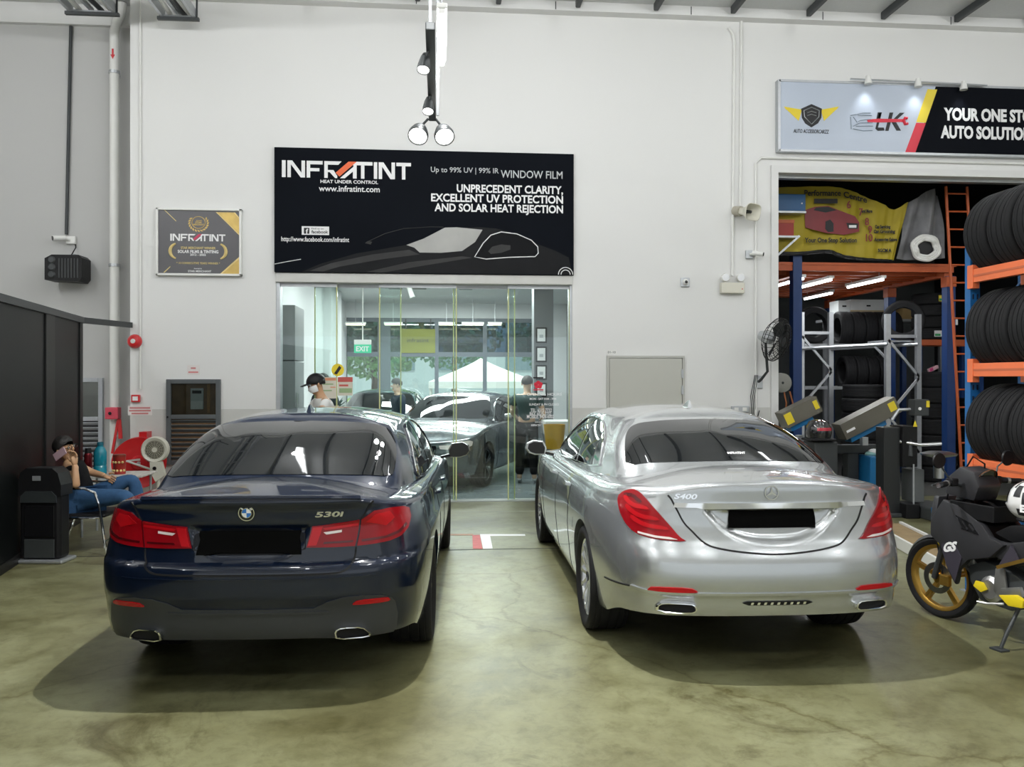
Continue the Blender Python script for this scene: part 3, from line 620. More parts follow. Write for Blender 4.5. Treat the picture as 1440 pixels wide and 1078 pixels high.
# horn loudspeaker
p = wp(1043, 304); t = thing('horn_loudspeaker', 'beige horn loudspeaker facing into the workshop', 'loudspeaker', (p.x, WY, p.z-.12))
def sqring(c, d, w, h, up=Vector((0, 0, 1))):
    x = d.cross(up).normalized(); y = x.cross(d); q = []
    for k in range(20):
        a = 2*PI*k/20; e = .55; q.append(c+x*w*math.copysign(abs(math.cos(a))**e, math.cos(a))+y*h*math.copysign(abs(math.sin(a))**e, math.sin(a)))
    return q
d = Vector((.45, -.85, -.2)).normalized(); c0 = Vector((p.x-.06, WY-.10, p.z+.05)); rows = [sqring(c0+d*a, d, w, h) for a, w, h in ((0, .045, .045), (.08, .055, .055), (.14, .08, .07), (.20, .13, .10), (.24, .155, .12), (.245, .145, .11), (.19, .11, .08), (.08, .035, .03))]
b = MB(); b.grid(np.array([[tuple(v) for v in r] for r in rows])[:, list(range(20))+[0]]); b.build('horn', m_cream, t, smooth=True); b = MB(); b.tube([c0-d*.10, c0+d*.02], .07, 16); b.build('driver', M('speaker_beige', (.45, .42, .34)), t, smooth=True)
b = MB(); b.tube([c0+d*.06, c0+d*.20], [.03, .02], 12); b.build('reflex_plug', m_dark, t, smooth=True); MB().bar((c0.x, WY, c0.z+.03), (c0.x, WY-.12, c0.z+.05), .04, .03).build('bracket', m_galv, t)
# emergency light
p = wp(1028, 405); t = thing('emergency_light', 'cream emergency light box with two round lamp heads', 'light', (p.x, WY, p.z-.07))
MB().box((p.x-.17, WY-.09, p.z-.08), (p.x+.17, WY-.002, p.z+.07), .012).build('battery_box', m_cream, t); MB().lathe([(0, -.006), (.008, -.006), (.008, 0)], 10, 'Y', (p.x+.13, WY-.09, p.z-.02)).build('indicator', m_printred, t)
for s_ in (-1, 1):
    q = Vector((p.x+s_*.11, WY-.07, p.z+.14)); b = MB(); b.lathe([(.0, -.035), (.055, -.035), (.062, -.02), (.055, .03), (.02, .05), (0, .05)], 20, 'Y', q); h = b.build('lamp_head', m_whiteplastic, t, smooth=True)
    MB().lathe([(0, -.038), (.05, -.038)], 20, 'Y', q).build('reflector', m_steel, h); MB().bar((q.x, q.y, p.z+.06), (q.x, q.y, q.z), .025, .02).build('neck', m_whiteplastic, t)
p = wp(1040, 575); t = thing('power_socket', 'grey metal twin wall socket above the silver car roof', 'socket', (p.x, WY, p.z-.04)); MB().box((p.x-.13, WY-.04, p.z-.045), (p.x+.13, WY-.002, p.z+.045), .008).build('plate', m_galv, t)
for s_ in (-1, 1): MB().box((p.x+s_*.06-.03, WY-.044, p.z-.025), (p.x+s_*.06+.03, WY-.04, p.z+.025)).build('outlet', m_whiteplastic, t)
# wall fan with wire cage beside the doorway
p = wp(1094, 478, WY-.42); t = thing('cage_fan', 'black wire cage wall fan beside the workshop doorway', 'fan', (wp(1068, 535).x, WY, p.z-.4)); d = Vector((.62, -.72, -.28)).normalized(); q = d.to_track_quat('Z', 'Y').to_matrix().to_4x4(); T4 = Matrix.Translation(p) @ q
b = MB(); b.T = T4
for r, h in ((.30, 0), (.30, -.05), (.24, .07), (.16, .085), (.07, .09), (.22, -.12)): b.tube([(r*math.cos(2*PI*k/28), r*math.sin(2*PI*k/28), h) for k in range(28)], .005, 5, closed=True)
for k in range(32):
    a = 2*PI*k/32; ca, sa = math.cos(a), math.sin(a); b.tube([(.07*ca, .07*sa, .09), (.16*ca, .16*sa, .085), (.24*ca, .24*sa, .07), (.30*ca, .30*sa, 0), (.30*ca, .30*sa, -.05), (.22*ca, .22*sa, -.12)], .0035, 4)
fc = b.build('wire_cage', m_black, t)
for k in range(3):
    b = MB(); b.T = T4 @ Matrix.Rotation(2*PI*k/3, 4, 'Z'); vs = [(.03, -.03, .02), (.10, -.09, .035), (.25, -.10, .03), (.27, 0, .0), (.22, .08, -.03), (.08, .05, -.02)]; b.add(vs+[(x, y, z-.004) for x, y, z in vs], [tuple(range(6)), tuple(range(11, 5, -1))]+[(i, (i+1) % 6, 6+(i+1) % 6, 6+i) for i in range(6)]); b.build('blade', m_dark, t)
b = MB(); b.T = T4; b.lathe([(0, -.28), (.06, -.28), (.08, -.22), (.08, -.10), (.05, -.06), (0, -.06)], 20, 'Z'); b.build('motor', m_galv, t, smooth=True)
w_ = wp(1066, 537); m0 = T4 @ Vector((0, 0, -.2)); MB().tube([m0, (w_.x+.05, WY-.22, w_.z+.15), (w_.x, WY-.1, w_.z+.03), (w_.x, WY, w_.z)], .02, 8).build('arm', m_dark, t, smooth=True); MB().box((w_.x-.06, WY-.03, w_.z-.09), (w_.x+.06, WY-.002, w_.z+.09), .006).build('wall_plate', m_galv, t)
for k in range(3): MB().tube([(w_.x-.02-.02*k, WY-.04, w_.z+.1), (w_.x-.06-.03*k, WY-.03, w_.z-.2), (w_.x-.04-.02*k, WY-.03, w_.z-.55-.1*k), (w_.x+.01, WY-.03, w_.z-.4)], .006, 5).build('cord', m_dark, t)

# =================================================================== LEFT SIDE: partition, hose reel, table
H_ = 2.43
Pa = Vector((-3.755, 7.5, 0)); Pb = Vector((-4.235, 10.4, 0)); Pc = Vector((-4.33, 12.1, 0)); u_ = (Pb-Pa).normalized(); nrm = Vector((u_.y, -u_.x, 0)); P0 = Pa-u_*6.0
pt = thing('black_partition', 'tall black panel partition along the left side', 'partition', (Pa.x, Pa.y, 0))
def pbox(s0, s1, z0, z1, d0, d1, name, mat):
    q = [P0+u_*s0+nrm*d0, P0+u_*s1+nrm*d0, P0+u_*s1+nrm*d1, P0+u_*s0+nrm*d1]
    b = MB(); b.add([(v.x, v.y, z0) for v in q]+[(v.x, v.y, z1) for v in q], [(0, 3, 2, 1), (4, 5, 6, 7), (0, 1, 5, 4), (1, 2, 6, 5), (2, 3, 7, 6), (3, 0, 4, 7)]); return b.build(name, mat, pt)
Ltot = (Pb-P0).length; m_pan = M('black_panel', (.0035, .0045, .0045), rough=.4, spec=.12, var=.3, scale=1.5); m_pst = M('black_post', (.004, .004, .004), rough=.5)
pbox(0, Ltot, H_-.07, H_, -.06, .03, 'top_rail', m_dark); pbox(0, Ltot, 0, .09, -.06, .01, 'plinth', m_pst)
edges = [0, 1.6, 3.2, 4.45, 5.7, 7.55, Ltot]
for i in range(6):
    pbox(edges[i]+(.20 if i else 0), edges[i+1]-.12, .09, H_-.07, -.05, 0, 'panel', m_pan)
    pbox(edges[i+1]-.12, edges[i+1]+(.20 if i < 5 else 0), .09, H_-.07, -.06, .015, 'post', m_pst)
MB().bar(Pb+Vector((0, 0, H_-.035)), at(184, 457, WY-.04), .05, .07).build('tie_bar', m_dark, pt)

# hose reel
p = at(196, 650, 11.25); t = thing('hose_reel', 'red fire hose reel drum low on the wall behind the navy car', 'hose reel', (p.x, 11.4, 0)); ax = Vector((.25, -.97, 0))
q = ax.to_track_quat('Z', 'Y').to_matrix().to_4x4(); T4 = Matrix.Translation(p) @ q
b = MB(); b.T = T4; b.lathe([(0, .10), (.08, .10), (.10, .07), (.30, .06), (.325, .075), (.325, .05), (.14, .04)], 40, 'Z'); b.build('front_disc', m_red, t, smooth=True)
b = MB(); b.T = T4; b.lathe([(.14, -.09), (.325, -.10), (.325, -.12), (0, -.12)], 40, 'Z'); b.build('rear_disc', m_red, t, smooth=True)
for k in range(5):
    b = MB(); b.T = T4; r = .21; b.tube([(r*math.cos(2*PI*j/28), r*math.sin(2*PI*j/28), -.07+.027*k) for j in range(28)], .016, 6, closed=True); b.build('hose_turn', M('hose_black', (.03, .03, .03), rough=.6), t, smooth=True)
b = MB(); b.T = T4; b.tube([(0, 0, .10), (0, 0, .16)], .025, 12); b.build('hub', m_galv, t); MB().tube([T4 @ Vector((.02, .05, .14)), at(178, 648, 11.05), at(222, 663, 11.0)], .014, 8).build('nozzle', m_whiteplastic, t, smooth=True)
MB().box((p.x-.05, 11.38, .3), (p.x+.05, WY-.002, 1.0)).build('bracket', m_red, t)
# small folding table with its things
TZ_ = .66; tp = at(166, 664, 9.55); tc_ = Vector((tp.x, 9.55, TZ_))
t = thing('side_table', 'small thin topped table behind the seated man', 'table', (tc_.x, tc_.y, 0))
MB().box((tc_.x-.36, tc_.y-.25, TZ_-.022), (tc_.x+.34, tc_.y+.25, TZ_), .006).build('table_top', M('table_top_white', (.55, .52, .48), var=.5, scale=30), t)
for sx in (-.30, .28):
    for sy in (-.2, .2): MB().tube([(tc_.x+sx, tc_.y+sy, .0), (tc_.x+sx, tc_.y+sy, TZ_-.02)], .014, 8).build('leg', m_galv, t)
c = Vector((at(168, 650, 9.5).x, 9.5, TZ_)); t = thing('biscuit_tin', 'red tin with gold flower print on the small table', 'tin', c)
MB().lathe([(0, 0), (.062, 0), (.064, .005), (.064, .195), (.0, .195)], 28, 'Z', c).build('can', M('tin_red', (.30, .02, .015), rough=.3, var=.5, scale=14), t, smooth=True); MB().lathe([(0, .215), (.06, .213), (.066, .205), (.066, .19)], 28, 'Z', c).build('lid', M('tin_lid', (.25, .05, .03), rough=.3, metal=.5), t, smooth=True)
for k in range(9):
    a = -PI/2+(k-4)*.28; z = c.z+.04+.045*(k*2 % 4); MB().sphere((c.x+.064*math.cos(a), c.y+.064*math.sin(a), z), .014, 8, 6, (1, 1, 1)).build('gold_flower', m_pgold, t, smooth=True)
c = Vector((at(141, 640, 9.45).x, 9.45, TZ_)); t = thing('water_bottle', 'large translucent teal plastic water bottle on the small table', 'bottle', c)
MB().lathe([(0, 0), (.055, 0), (.066, .012), (.066, .09), (.061, .10), (.066, .11), (.066, .24), (.05, .285), (.03, .305), (.03, .32)], 28, 'Z', c).build('bottle_body', M('teal_plastic', (.01, .22, .30), rough=.12, coat=.5, var=.15), t, smooth=True); MB().lathe([(0, .355), (.032, .353), (.034, .32), (.03, .315)], 20, 'Z', c).build('cap', M('teal_cap', (.01, .12, .17), rough=.3), t, smooth=True)
c = Vector((at(124, 640, 9.6).x, 9.6, TZ_)); t = thing('vacuum_flask', 'dark red vacuum flask beside the teal bottle', 'flask', c)
MB().lathe([(0, 0), (.04, 0), (.042, .01), (.042, .2), (.036, .22)], 22, 'Z', c).build('flask_body', M('flask_red', (.16, .01, .015), rough=.2, metal=.5), t, smooth=True); MB().lathe([(0, .28), (.03, .278), (.036, .22)], 20, 'Z', c).build('flask_cap', m_black, t, smooth=True)
# cream desk fan
p = at(218, 632, 10.9); t = thing('desk_fan', 'round cream fan on a stand beside the red hose reel', 'fan', (p.x, p.y, 0)); d = Vector((.1, -1, 0)).normalized(); T4 = Matrix.Translation(p) @ d.to_track_quat('Z', 'Y').to_matrix().to_4x4()
b = MB(); b.T = T4; b.lathe([(.115, .03), (.15, .045), (.165, .02), (.165, -.06), (.12, -.10), (0, -.12)], 32, 'Z'); b.build('shell', m_cream, t, smooth=True)
m_fg = M('fan_grille', (.42, .40, .31)); b = MB(); b.T = T4
for r in (.045, .065, .085, .105): b.tube([(r*math.cos(2*PI*k/24), r*math.sin(2*PI*k/24), .035) for k in range(24)], .004, 5, closed=True)
for k in range(16): b.tube([(.03*math.cos(PI*k/8), .03*math.sin(PI*k/8), .04), (.12*math.cos(PI*k/8), .12*math.sin(PI*k/8), .032)], .003, 4)
b.build('grille', m_fg, t); b = MB(); b.T = T4; b.lathe([(0, .05), (.03, .048), (.034, .03)], 18, 'Z'); b.build('hub_cap', m_cream, t, smooth=True); b = MB(); b.T = T4; b.lathe([(0, .0), (.118, .0)], 24, 'Z'); b.build('back_plate', M('fan_dark', (.16, .15, .12)), t)
MB().prism([(p.x-.05, p.z-.15), (p.x+.09, p.z-.15), (p.x+.13, p.z-.32), (p.x+.02, p.z-.40), (p.x-.04, p.z-.28)], .08, 'XZ', p.y-.05).build('neck', m_cream, t); MB().lathe([(0, -.01), (.022, -.01), (.024, 0)], 14, 'Y', (p.x+.01, p.y-.05, p.z-.23)).build('knob', m_black, t)
MB().tube([(p.x+.04, p.y, p.z-.35), (p.x+.04, p.y, .03)], .022, 10).build('pole', m_cream, t); MB().lathe([(0, .04), (.05, .04), (.2, .012), (.2, 0), (0, 0)], 28, 'Z', (p.x+.04, p.y, 0)).build('base', m_cream, t, smooth=True)
# black machine (air cleaner) on the floor by the partition
p = fl(54, 793); a_ = math.radians(-6); t = thing('floor_unit', 'black upright plastic bin unit on a pale base by the partition', 'bin', (p.x, p.y+.13, 0), a_)
def lbox(b, c_, s_, bev=.01): b.box((c_[0]-s_[0]/2, c_[1]-s_[1]/2, c_[2]), (c_[0]+s_[0]/2, c_[1]+s_[1]/2, c_[2]+s_[2]), bev); return b
lbox(MB(), (0, 0, 0), (.46, .26, .035), .012).build('base', m_galv, t, local=True); lbox(MB(), (0, 0, .036), (.38, .18, .60), .03).build('body', m_black, t, local=True)
b = MB(); b.prism([(-.205, .62), (.205, .62), (.205, .72), (.175, .83), (.12, .875), (-.12, .875), (-.175, .83), (-.205, .72)], .20, 'XZ', -.10); b.build('hood', m_black, t, local=True)
b = MB(); b.prism([(-.17, .56), (.17, .56), (.165, .62), (.12, .665), (-.12, .665), (-.165, .62)], .012, 'XZ', -.112); b.build('hatch', M('unit_grey', (.03, .035, .036), rough=.3), t, local=True)
lbox(MB(), (0, -.092, .05), (.28, .012, .17), .004).build('drawer', M('unit_drawer', (.045, .05, .05), rough=.25), t, local=True); lbox(MB(), (0, -.092, .24), (.28, .010, .29), .004).build('front_panel', M('unit_panel', (.008, .008, .009), rough=.2), t, local=True)
lbox(MB(), (-.02, -.104, .76), (.075, .008, .045), .002).build('label_plate', m_galv, t, local=True)
# =================================================================== CAR SURFACES (local: x right, y forward from the tail, z up)
def crom(pts, t):
    """Catmull-Rom through pts (n x k), t in index units"""
    P = np.asarray(pts, float); n = len(P); t = np.clip(np.asarray(t, float), 0, n-1-1e-9); i = np.floor(t).astype(int); f = (t-i)[..., None]
    p0 = P[np.clip(i-1, 0, n-1)]; p1 = P[i]; p2 = P[np.clip(i+1, 0, n-1)]; p3 = P[np.clip(i+2, 0, n-1)]
    return .5*((2*p1)+(-p0+p2)*f+(2*p0-5*p1+4*p2-p3)*f**2+(-p0+3*p1-3*p2+p3)*f**3)
def table(T):
    xs = np.array([a for a, _ in T], float); ys = np.array([b for _, b in T], float)
    h = np.diff(xs); d = np.diff(ys)/h; m = np.zeros(len(xs)); m[0], m[-1] = d[0], d[-1]
    for i in range(1, len(xs)-1):
        m[i] = 0 if d[i-1]*d[i] <= 0 else 2*d[i-1]*d[i]/(d[i-1]+d[i])
    def f(x):
        x = np.clip(np.asarray(x, float), xs[0], xs[-1]); i = np.clip(np.searchsorted(xs, x)-1, 0, len(xs)-2); t = (x-xs[i])/h[i]
        return (1+2*t)*(1-t)**2*ys[i]+t*(1-t)**2*h[i]*m[i]+t*t*(3-2*t)*ys[i+1]+t*t*(t-1)*h[i]*m[i+1]
    return f
class CarGeo:
    def __init__(g, sp):
        g.sp = sp
        n = len(sp['plan']); T = np.linspace(0, n-1, 1200); C = crom(sp['plan'], T); C[0, 0] = 0; C[-1, 0] = 0
        s = np.concatenate([[0], np.cumsum(np.linalg.norm(np.diff(C, axis=0), axis=1))]); g.S = s[-1]
        g.fx = lambda q: np.interp(np.abs(q), s, C[:, 0])*np.sign(q); g.fy = lambda q: np.interp(np.abs(q), s, C[:, 1])
        g.s_at_y = lambda y: np.interp(y, C[:, 1], s)
        g.dyr, g.dyf, g.inx = table(sp['rear']), table(sp['front']), table(sp['side'])
        g.ztop_, g.zspine_, g.roll_ = table(sp['ztop']), table(sp['spine']), table(sp['roll'])
        g.L = sp['L']; g.W = sp['W']/2
    def wr(g, y): return np.clip(1-y/g.sp.get('rdecay', 1.3), 0, 1)**2
    def wf(g, y): return np.clip(1-(g.L-y)/1.3, 0, 1)**2
    def P(g, s, z):
        s = np.asarray(s, float); z = np.asarray(z, float); x, y = g.fx(s), g.fy(s)
        x2 = x*(1-g.inx(z)/g.W); y2 = y+g.dyr(z)*g.wr(y)-g.dyf(z)*g.wf(y)
        if 'recess' in g.sp:
            hw, z1, z0, ex, dep = g.sp['recess']; zb = z0+(z1-z0)*(np.abs(s)/hw)**ex
            q = np.clip(np.minimum((z-zb)/.05, (z1-z)/.025), 0, 1); y2 = y2+dep*q*q*(3-2*q)*(np.abs(s) < hw)
        return np.stack([x2, y2, z+0*x], -1)
    def ztop(g, s): return g.ztop_(g.s2u(s))
    def s2u(g, s): return np.abs(s)
    def zbot(g, s):
        y = g.fy(s); sill = table(g.sp['sill'])(y)
        for yc in g.sp['axles']:
            R = g.sp['arch']; d = np.abs(y-yc); z = np.where(d < R, g.sp['axz']+np.sqrt(np.clip(R*R-d*d, 0, None)), 0); sill = np.where((np.abs(s) > .5) & (np.abs(s) < g.S-.5), np.maximum(sill, z), sill)
        return sill
    def N(g, Pf, a, b, ea=.004, eb=.004):
        du = Pf(a+ea, b)-Pf(a-ea, b); dv = Pf(a, b+eb)-Pf(a, b-eb); n = np.cross(du, dv); n /= np.maximum(np.linalg.norm(n, axis=-1, keepdims=True), 1e-9); return n
    # greenhouse: u in index units of its control points (sign = side), v 0 base .. 1 roof edge
    def G(g, u, v):
        sp = g.sp; u = np.asarray(u, float); v = np.asarray(v, float)
        a = crom(sp['gbase'], np.abs(u)); b = crom(sp['groof'], np.abs(u)); e = v[..., None] if v.ndim else v
        p = a*(1-e)+b*e
        p = p.copy(); vc = np.clip(v, 0, 1); bul = sp['gbulge']*4*vc*(1-vc)
        sidew = np.clip(np.minimum(np.abs(u)/1.5, (len(sp['gbase'])-1-np.abs(u))/1.5), 0, 1)
        p[..., 0] = p[..., 0]+bul*sidew
        k = sp.get('gcurve', .03)*4*vc*(1-vc); p[..., 2] = p[..., 2]+k*(1-sidew*.6)
        p[..., 0] = np.where(np.abs(u) < 1e-9, 0, p[..., 0])*np.where(u < 0, -1, 1)
        return p
    def columns(g):
        q = list(np.linspace(0, g.S, 150))+list(np.linspace(0, 1.0, 80))
        for yc in g.sp['axles']:
            for k in np.linspace(-1, 1, 41): q.append(float(g.s_at_y(yc+g.sp['arch']*math.sin(k*PI/2))))
            for sg_ in (-1, 1): q += [float(g.s_at_y(yc+sg_*(g.sp['arch']+1e-4)))]
        q = np.unique(np.round(np.array(q), 5)); return np.concatenate([-q[::-1][:-1], q])
    def body(g):
        s = g.columns(); zb = g.zbot(s); zt = g.ztop(s); r = g.roll_(np.abs(s)); nr = 58; rows = []
        zt0 = zt-r
        for k in range(nr+1):
            v = k/nr; rows.append(g.P(s, zb+(zt0-zb)*v))
        e = rows[-1]; c = np.array([0, 0, 0.]); nrm = g.N(g.P, s, zt0); nrm[:, 2] = 0; nrm /= np.maximum(np.linalg.norm(nrm, axis=1, keepdims=True), 1e-9)
        ctr = np.stack([0*s, np.clip(e[:, 1], .9, g.L-.9), e[:, 2]], -1); flip = np.sign(np.sum(nrm*(e-ctr), 1)); nrm *= flip[:, None]
        for k in range(1, 6):
            a = math.radians(75)*k/5; rows.append(e-nrm*(r*(1-math.cos(a)))[:, None]+np.stack([0*s, 0*s, r*math.sin(a)], -1))
        Q = rows[-1]; yT = np.clip(Q[:, 1], g.sp['spy'][0], g.sp['spy'][1]); T = np.stack([0*s, yT, g.zspine_(yT)], -1)
        for k in range(1, 17):
            t = k/16.; p = Q*(1-t)+T*t; p[:, 2] = Q[:, 2]+(T[:, 2]-Q[:, 2])*(1-(1-t)**g.sp.get('capexp', 2.)); rows.append(p)
        inner = g.P(s, zb).copy(); inner[:, 0] *= .80; inner[:, 1] = inner[:, 1]+np.where(inner[:, 1] < .5, .12, 0)-np.where(inner[:, 1] > g.L-.5, .12, 0); inner[:, 2] += .015
        rows.insert(0, inner)
        return np.stack(rows, 1)
    def house(g):
        n = len(g.sp['gbase'])-1; q = np.linspace(0, n, 110); u = np.concatenate([-q[::-1][:-1], q]); rows = []
        for k in range(-4, 25): rows.append(g.G(u, np.full(u.shape, k/24.)))
        e = rows[-1]; yT = np.clip(e[:, 1], *g.sp['rspy']); T = np.stack([0*u, yT, table(g.sp['roofz'])(yT)], -1)
        d = e-rows[-2]; d /= np.maximum(np.linalg.norm(d, axis=1, keepdims=True), 1e-9)
        for k in range(1, 21):
            t = k/20.; p = e*(1-t)+T*t
            hz = e[:, 2]+(T[:, 2]-e[:, 2])*(1-(1-t)**2.6); p[:, 2] = hz; rows.append(p)
        return np.stack(rows, 1)
    def roof_z(g, x, y): return float(table(g.sp['roofz'])(y))-.02*(x/.6)**2

BMW = dict(recess=(.335, .925, .735, 5., .028), L=4.936, W=1.868, axz=.335, arch=.375, axles=(1.085, 4.06), spy=(.62, 4.25), rdecay=1.1,
  plan=[(0, 0), (.20, .004), (.40, .018), (.57, .05), (.705, .105), (.80, .19), (.860, .31), (.895, .48), (.92, .75), (.932, 1.1), (.934, 1.6), (.93, 2.2), (.93, 2.8), (.932, 3.4), (.93, 3.9), (.905, 4.3), (.85, 4.6), (.74, 4.78), (.55, 4.88), (.3, 4.926), (0, 4.936)],
  rear=[(.2, .20), (.28, .10), (.36, .05), (.47, .035), (.50, .028), (.56, .004), (.66, 0), (.715, .012), (.73, .055), (.80, .062), (.92, .075), (.945, .068), (1.0, .062), (1.045, .035), (1.075, .045)],
  front=[(.2, .12), (.4, .02), (.55, 0), (.7, .05), (.9, .2), (1.1, .4)],
  side=[(.2, .07), (.3, .035), (.45, .012), (.62, 0), (.74, .002), (.80, .014), (.88, .03), (.96, .055), (1.02, .085), (1.1, .13)],
  ztop=[(0, 1.080), (.55, 1.072), (.70, 1.055), (.82, 1.035), (1.0, 1.02), (1.4, 1.01), (1.9, 1.0), (3.6, .965), (4.6, .93), (5.1, .86), (5.6, .78), (6.5, .72)],
  roll=[(0, .014), (.55, .016), (.80, .035), (1.1, .06), (2., .05), (4.2, .05), (5.0, .08), (6.5, .09)],
  sill=[(0, .325), (.3, .315), (.6, .24), (1.6, .22), (3.4, .22), (4.4, .22), (4.94, .24)],
  spine=[(.3, 1.10), (.62, 1.118), (1., 1.125), (2.5, 1.05), (3.6, 1.03), (4.25, .95), (4.6, .86)],
  gbase=[(0, .64, 1.11), (.30, .645, 1.108), (.55, .66, 1.09), (.70, .70, 1.055), (.755, .90, 1.02), (.80, 1.35, .985), (.815, 1.9, .97), (.815, 2.5, .955), (.81, 3.05, .945), (.785, 3.45, .945), (.72, 3.66, .965), (.42, 3.80, 1.0), (0, 3.86, 1.01)],
  groof=[(0, 1.38, 1.412), (.30, 1.385, 1.408), (.49, 1.40, 1.398), (.575, 1.44, 1.380), (.602, 1.56, 1.372), (.615, 1.8, 1.382), (.622, 2.1, 1.392), (.624, 2.4, 1.392), (.618, 2.65, 1.388), (.605, 2.8, 1.38), (.56, 2.9, 1.385), (.33, 2.98, 1.40), (0, 3.0, 1.405)],
  gbulge=.035, gcurve=.035, rspy=(1.65, 2.75), roofz=[(1.3, 1.435), (1.65, 1.462), (2.1, 1.479), (2.6, 1.470), (3.0, 1.43)], capexp=2.2)
BENZ = dict(recess=(.44, .968, .755, 2.6, .03), L=5.13, W=1.899, axz=.35, arch=.385, axles=(1.13, 4.17), spy=(.70, 4.4), rdecay=1.5,
  plan=[(0, 0), (.22, .006), (.42, .025), (.60, .068), (.73, .135), (.815, .24), (.868, .38), (.90, .56), (.928, .85), (.945, 1.15), (.949, 1.6), (.945, 2.3), (.945, 3.0), (.948, 3.5), (.945, 4.0), (.92, 4.4), (.86, 4.75), (.74, 4.96), (.55, 5.07), (.3, 5.12), (0, 5.13)],
  rear=[(.2, .16), (.30, .08), (.40, .035), (.475, .022), (.490, .006), (.56, 0), (.66, .01), (.72, .032), (.78, .062), (.86, .085), (.95, .095), (1.0, .10), (1.06, .10), (1.12, .11)],
  front=[(.2, .12), (.4, .02), (.55, 0), (.7, .03), (.9, .15), (1.1, .3)],
  side=[(.2, .06), (.3, .03), (.45, .012), (.62, 0), (.74, .002), (.82, .012), (.90, .03), (.98, .06), (1.04, .095), (1.12, .14)],
  ztop=[(0, 1.115), (.35, 1.106), (.6, 1.086), (.78, 1.072), (.92, 1.065), (1.1, 1.055), (1.5, 1.03), (2.0, 1.015), (3.8, .98), (4.8, .95), (5.3, .88), (5.8, .80), (6.6, .74)],
  roll=[(0, .018), (.5, .03), (.85, .07), (1.2, .09), (2., .06), (4.2, .05), (5.0, .08), (6.8, .09)],
  sill=[(0, .365), (.3, .345), (.6, .26), (1.6, .22), (3.4, .22), (4.6, .22), (5.13, .24)],
  spine=[(.3, 1.13), (.70, 1.148), (1.1, 1.15), (2.5, 1.06), (3.7, 1.05), (4.4, .98), (4.8, .9)],
  gbase=[(0, .74, 1.14), (.30, .745, 1.137), (.56, .765, 1.12), (.71, .83, 1.07), (.775, 1.03, 1.02), (.815, 1.4, .985), (.83, 1.95, .975), (.83, 2.55, .965), (.825, 3.15, .955), (.80, 3.55, .955), (.73, 3.78, .975), (.42, 3.92, 1.02), (0, 3.98, 1.03)],
  groof=[(0, 1.50, 1.418), (.27, 1.505, 1.415), (.45, 1.525, 1.405), (.535, 1.58, 1.388), (.562, 1.70, 1.382), (.585, 1.9, 1.392), (.597, 2.2, 1.402), (.60, 2.5, 1.402), (.595, 2.75, 1.397), (.585, 2.9, 1.388), (.55, 3.0, 1.392), (.33, 3.08, 1.41), (0, 3.1, 1.415)],
  gbulge=.035, gcurve=.04, rspy=(1.8, 2.85), roofz=[(1.4, 1.45), (1.8, 1.480), (2.2, 1.493), (2.7, 1.484), (3.1, 1.44)], capexp=2.2)
BMW_POSE = (-1.0, 4.47, math.radians(-2.74)); BENZ_POSE = (1.897, 4.535, math.radians(-1.0))
# ------------------------------------------------------------------ car builder
def chaikin(poly, it=2, r=.22):
    for _ in range(it):
        o = []
        for i in range(len(poly)):
            a, b_ = poly[i], poly[(i+1) % len(poly)]
            o += [(a[0]*(1-r)+b_[0]*r, a[1]*(1-r)+b_[1]*r), (a[0]*r+b_[0]*(1-r), a[1]*r+b_[1]*(1-r))]
        poly = o
    return poly
def drape(poly, Pf, off, su, sv, ctr, skirt=.012, eu=.004, ev=.004):
    """2D polygon in surface coordinates laid over the surface, raised by off, with a rim down to the surface"""
    bm = bmesh.new(); vs = [bm.verts.new((p[0], p[1], 0)) for p in poly]; bm.faces.new(vs)
    A = np.array(poly)
    for ax, st in ((0, su), (1, sv)):
        lo, hi = A[:, ax].min(), A[:, ax].max(); k = math.floor(lo/st)+1
        while k*st < hi:
            co = [0, 0, 0]; co[ax] = k*st; no = [0, 0, 0]; no[ax] = 1
            bmesh.ops.bisect_plane(bm, geom=bm.verts[:]+bm.edges[:]+bm.faces[:], plane_co=co, plane_no=no, dist=1e-6); k += 1
    bm.verts.index_update(); Q = np.array([v.co for v in bm.verts]); a, c = Q[:, 0], Q[:, 1]
    P0 = Pf(a, c); du = Pf(a+eu, c)-Pf(a-eu, c); dv = Pf(a, c+ev)-Pf(a, c-ev); n = np.cross(du, dv); n /= np.maximum(np.linalg.norm(n, axis=1, keepdims=True), 1e-9)
    n *= np.sign(np.sum(n*(P0-ctr(P0)), 1))[:, None]
    fs = [[v.index for v in f.verts] for f in bm.faces]; bd = [(e.verts[0].index, e.verts[1].index) for e in bm.edges if len(e.link_faces) == 1]; bm.free()
    mb = MB(); top = P0+n*off; bot = P0-n*skirt; N = len(top)
    mb.add([Vector(p) for p in top]+[Vector(p) for p in bot], fs+[(i, j, j+N, i+N) for i, j in bd]); return mb
def ribbon(pts, w):
    """2D polyline widened to a polygon"""
    P = np.array(pts, float); T = np.gradient(P, axis=0); T /= np.linalg.norm(T, axis=1, keepdims=True); Nn = np.stack([-T[:, 1], T[:, 0]], 1)
    L = P+Nn*w/2; R = P-Nn*w/2; return [tuple(p) for p in L]+[tuple(p) for p in R[::-1]]
def smooth_line(pts, n=8): return [tuple(p) for p in crom(pts, np.linspace(0, len(pts)-1, (len(pts)-1)*n+1))]
def mir(poly): return [(-a, b_) for a, b_ in poly][::-1]

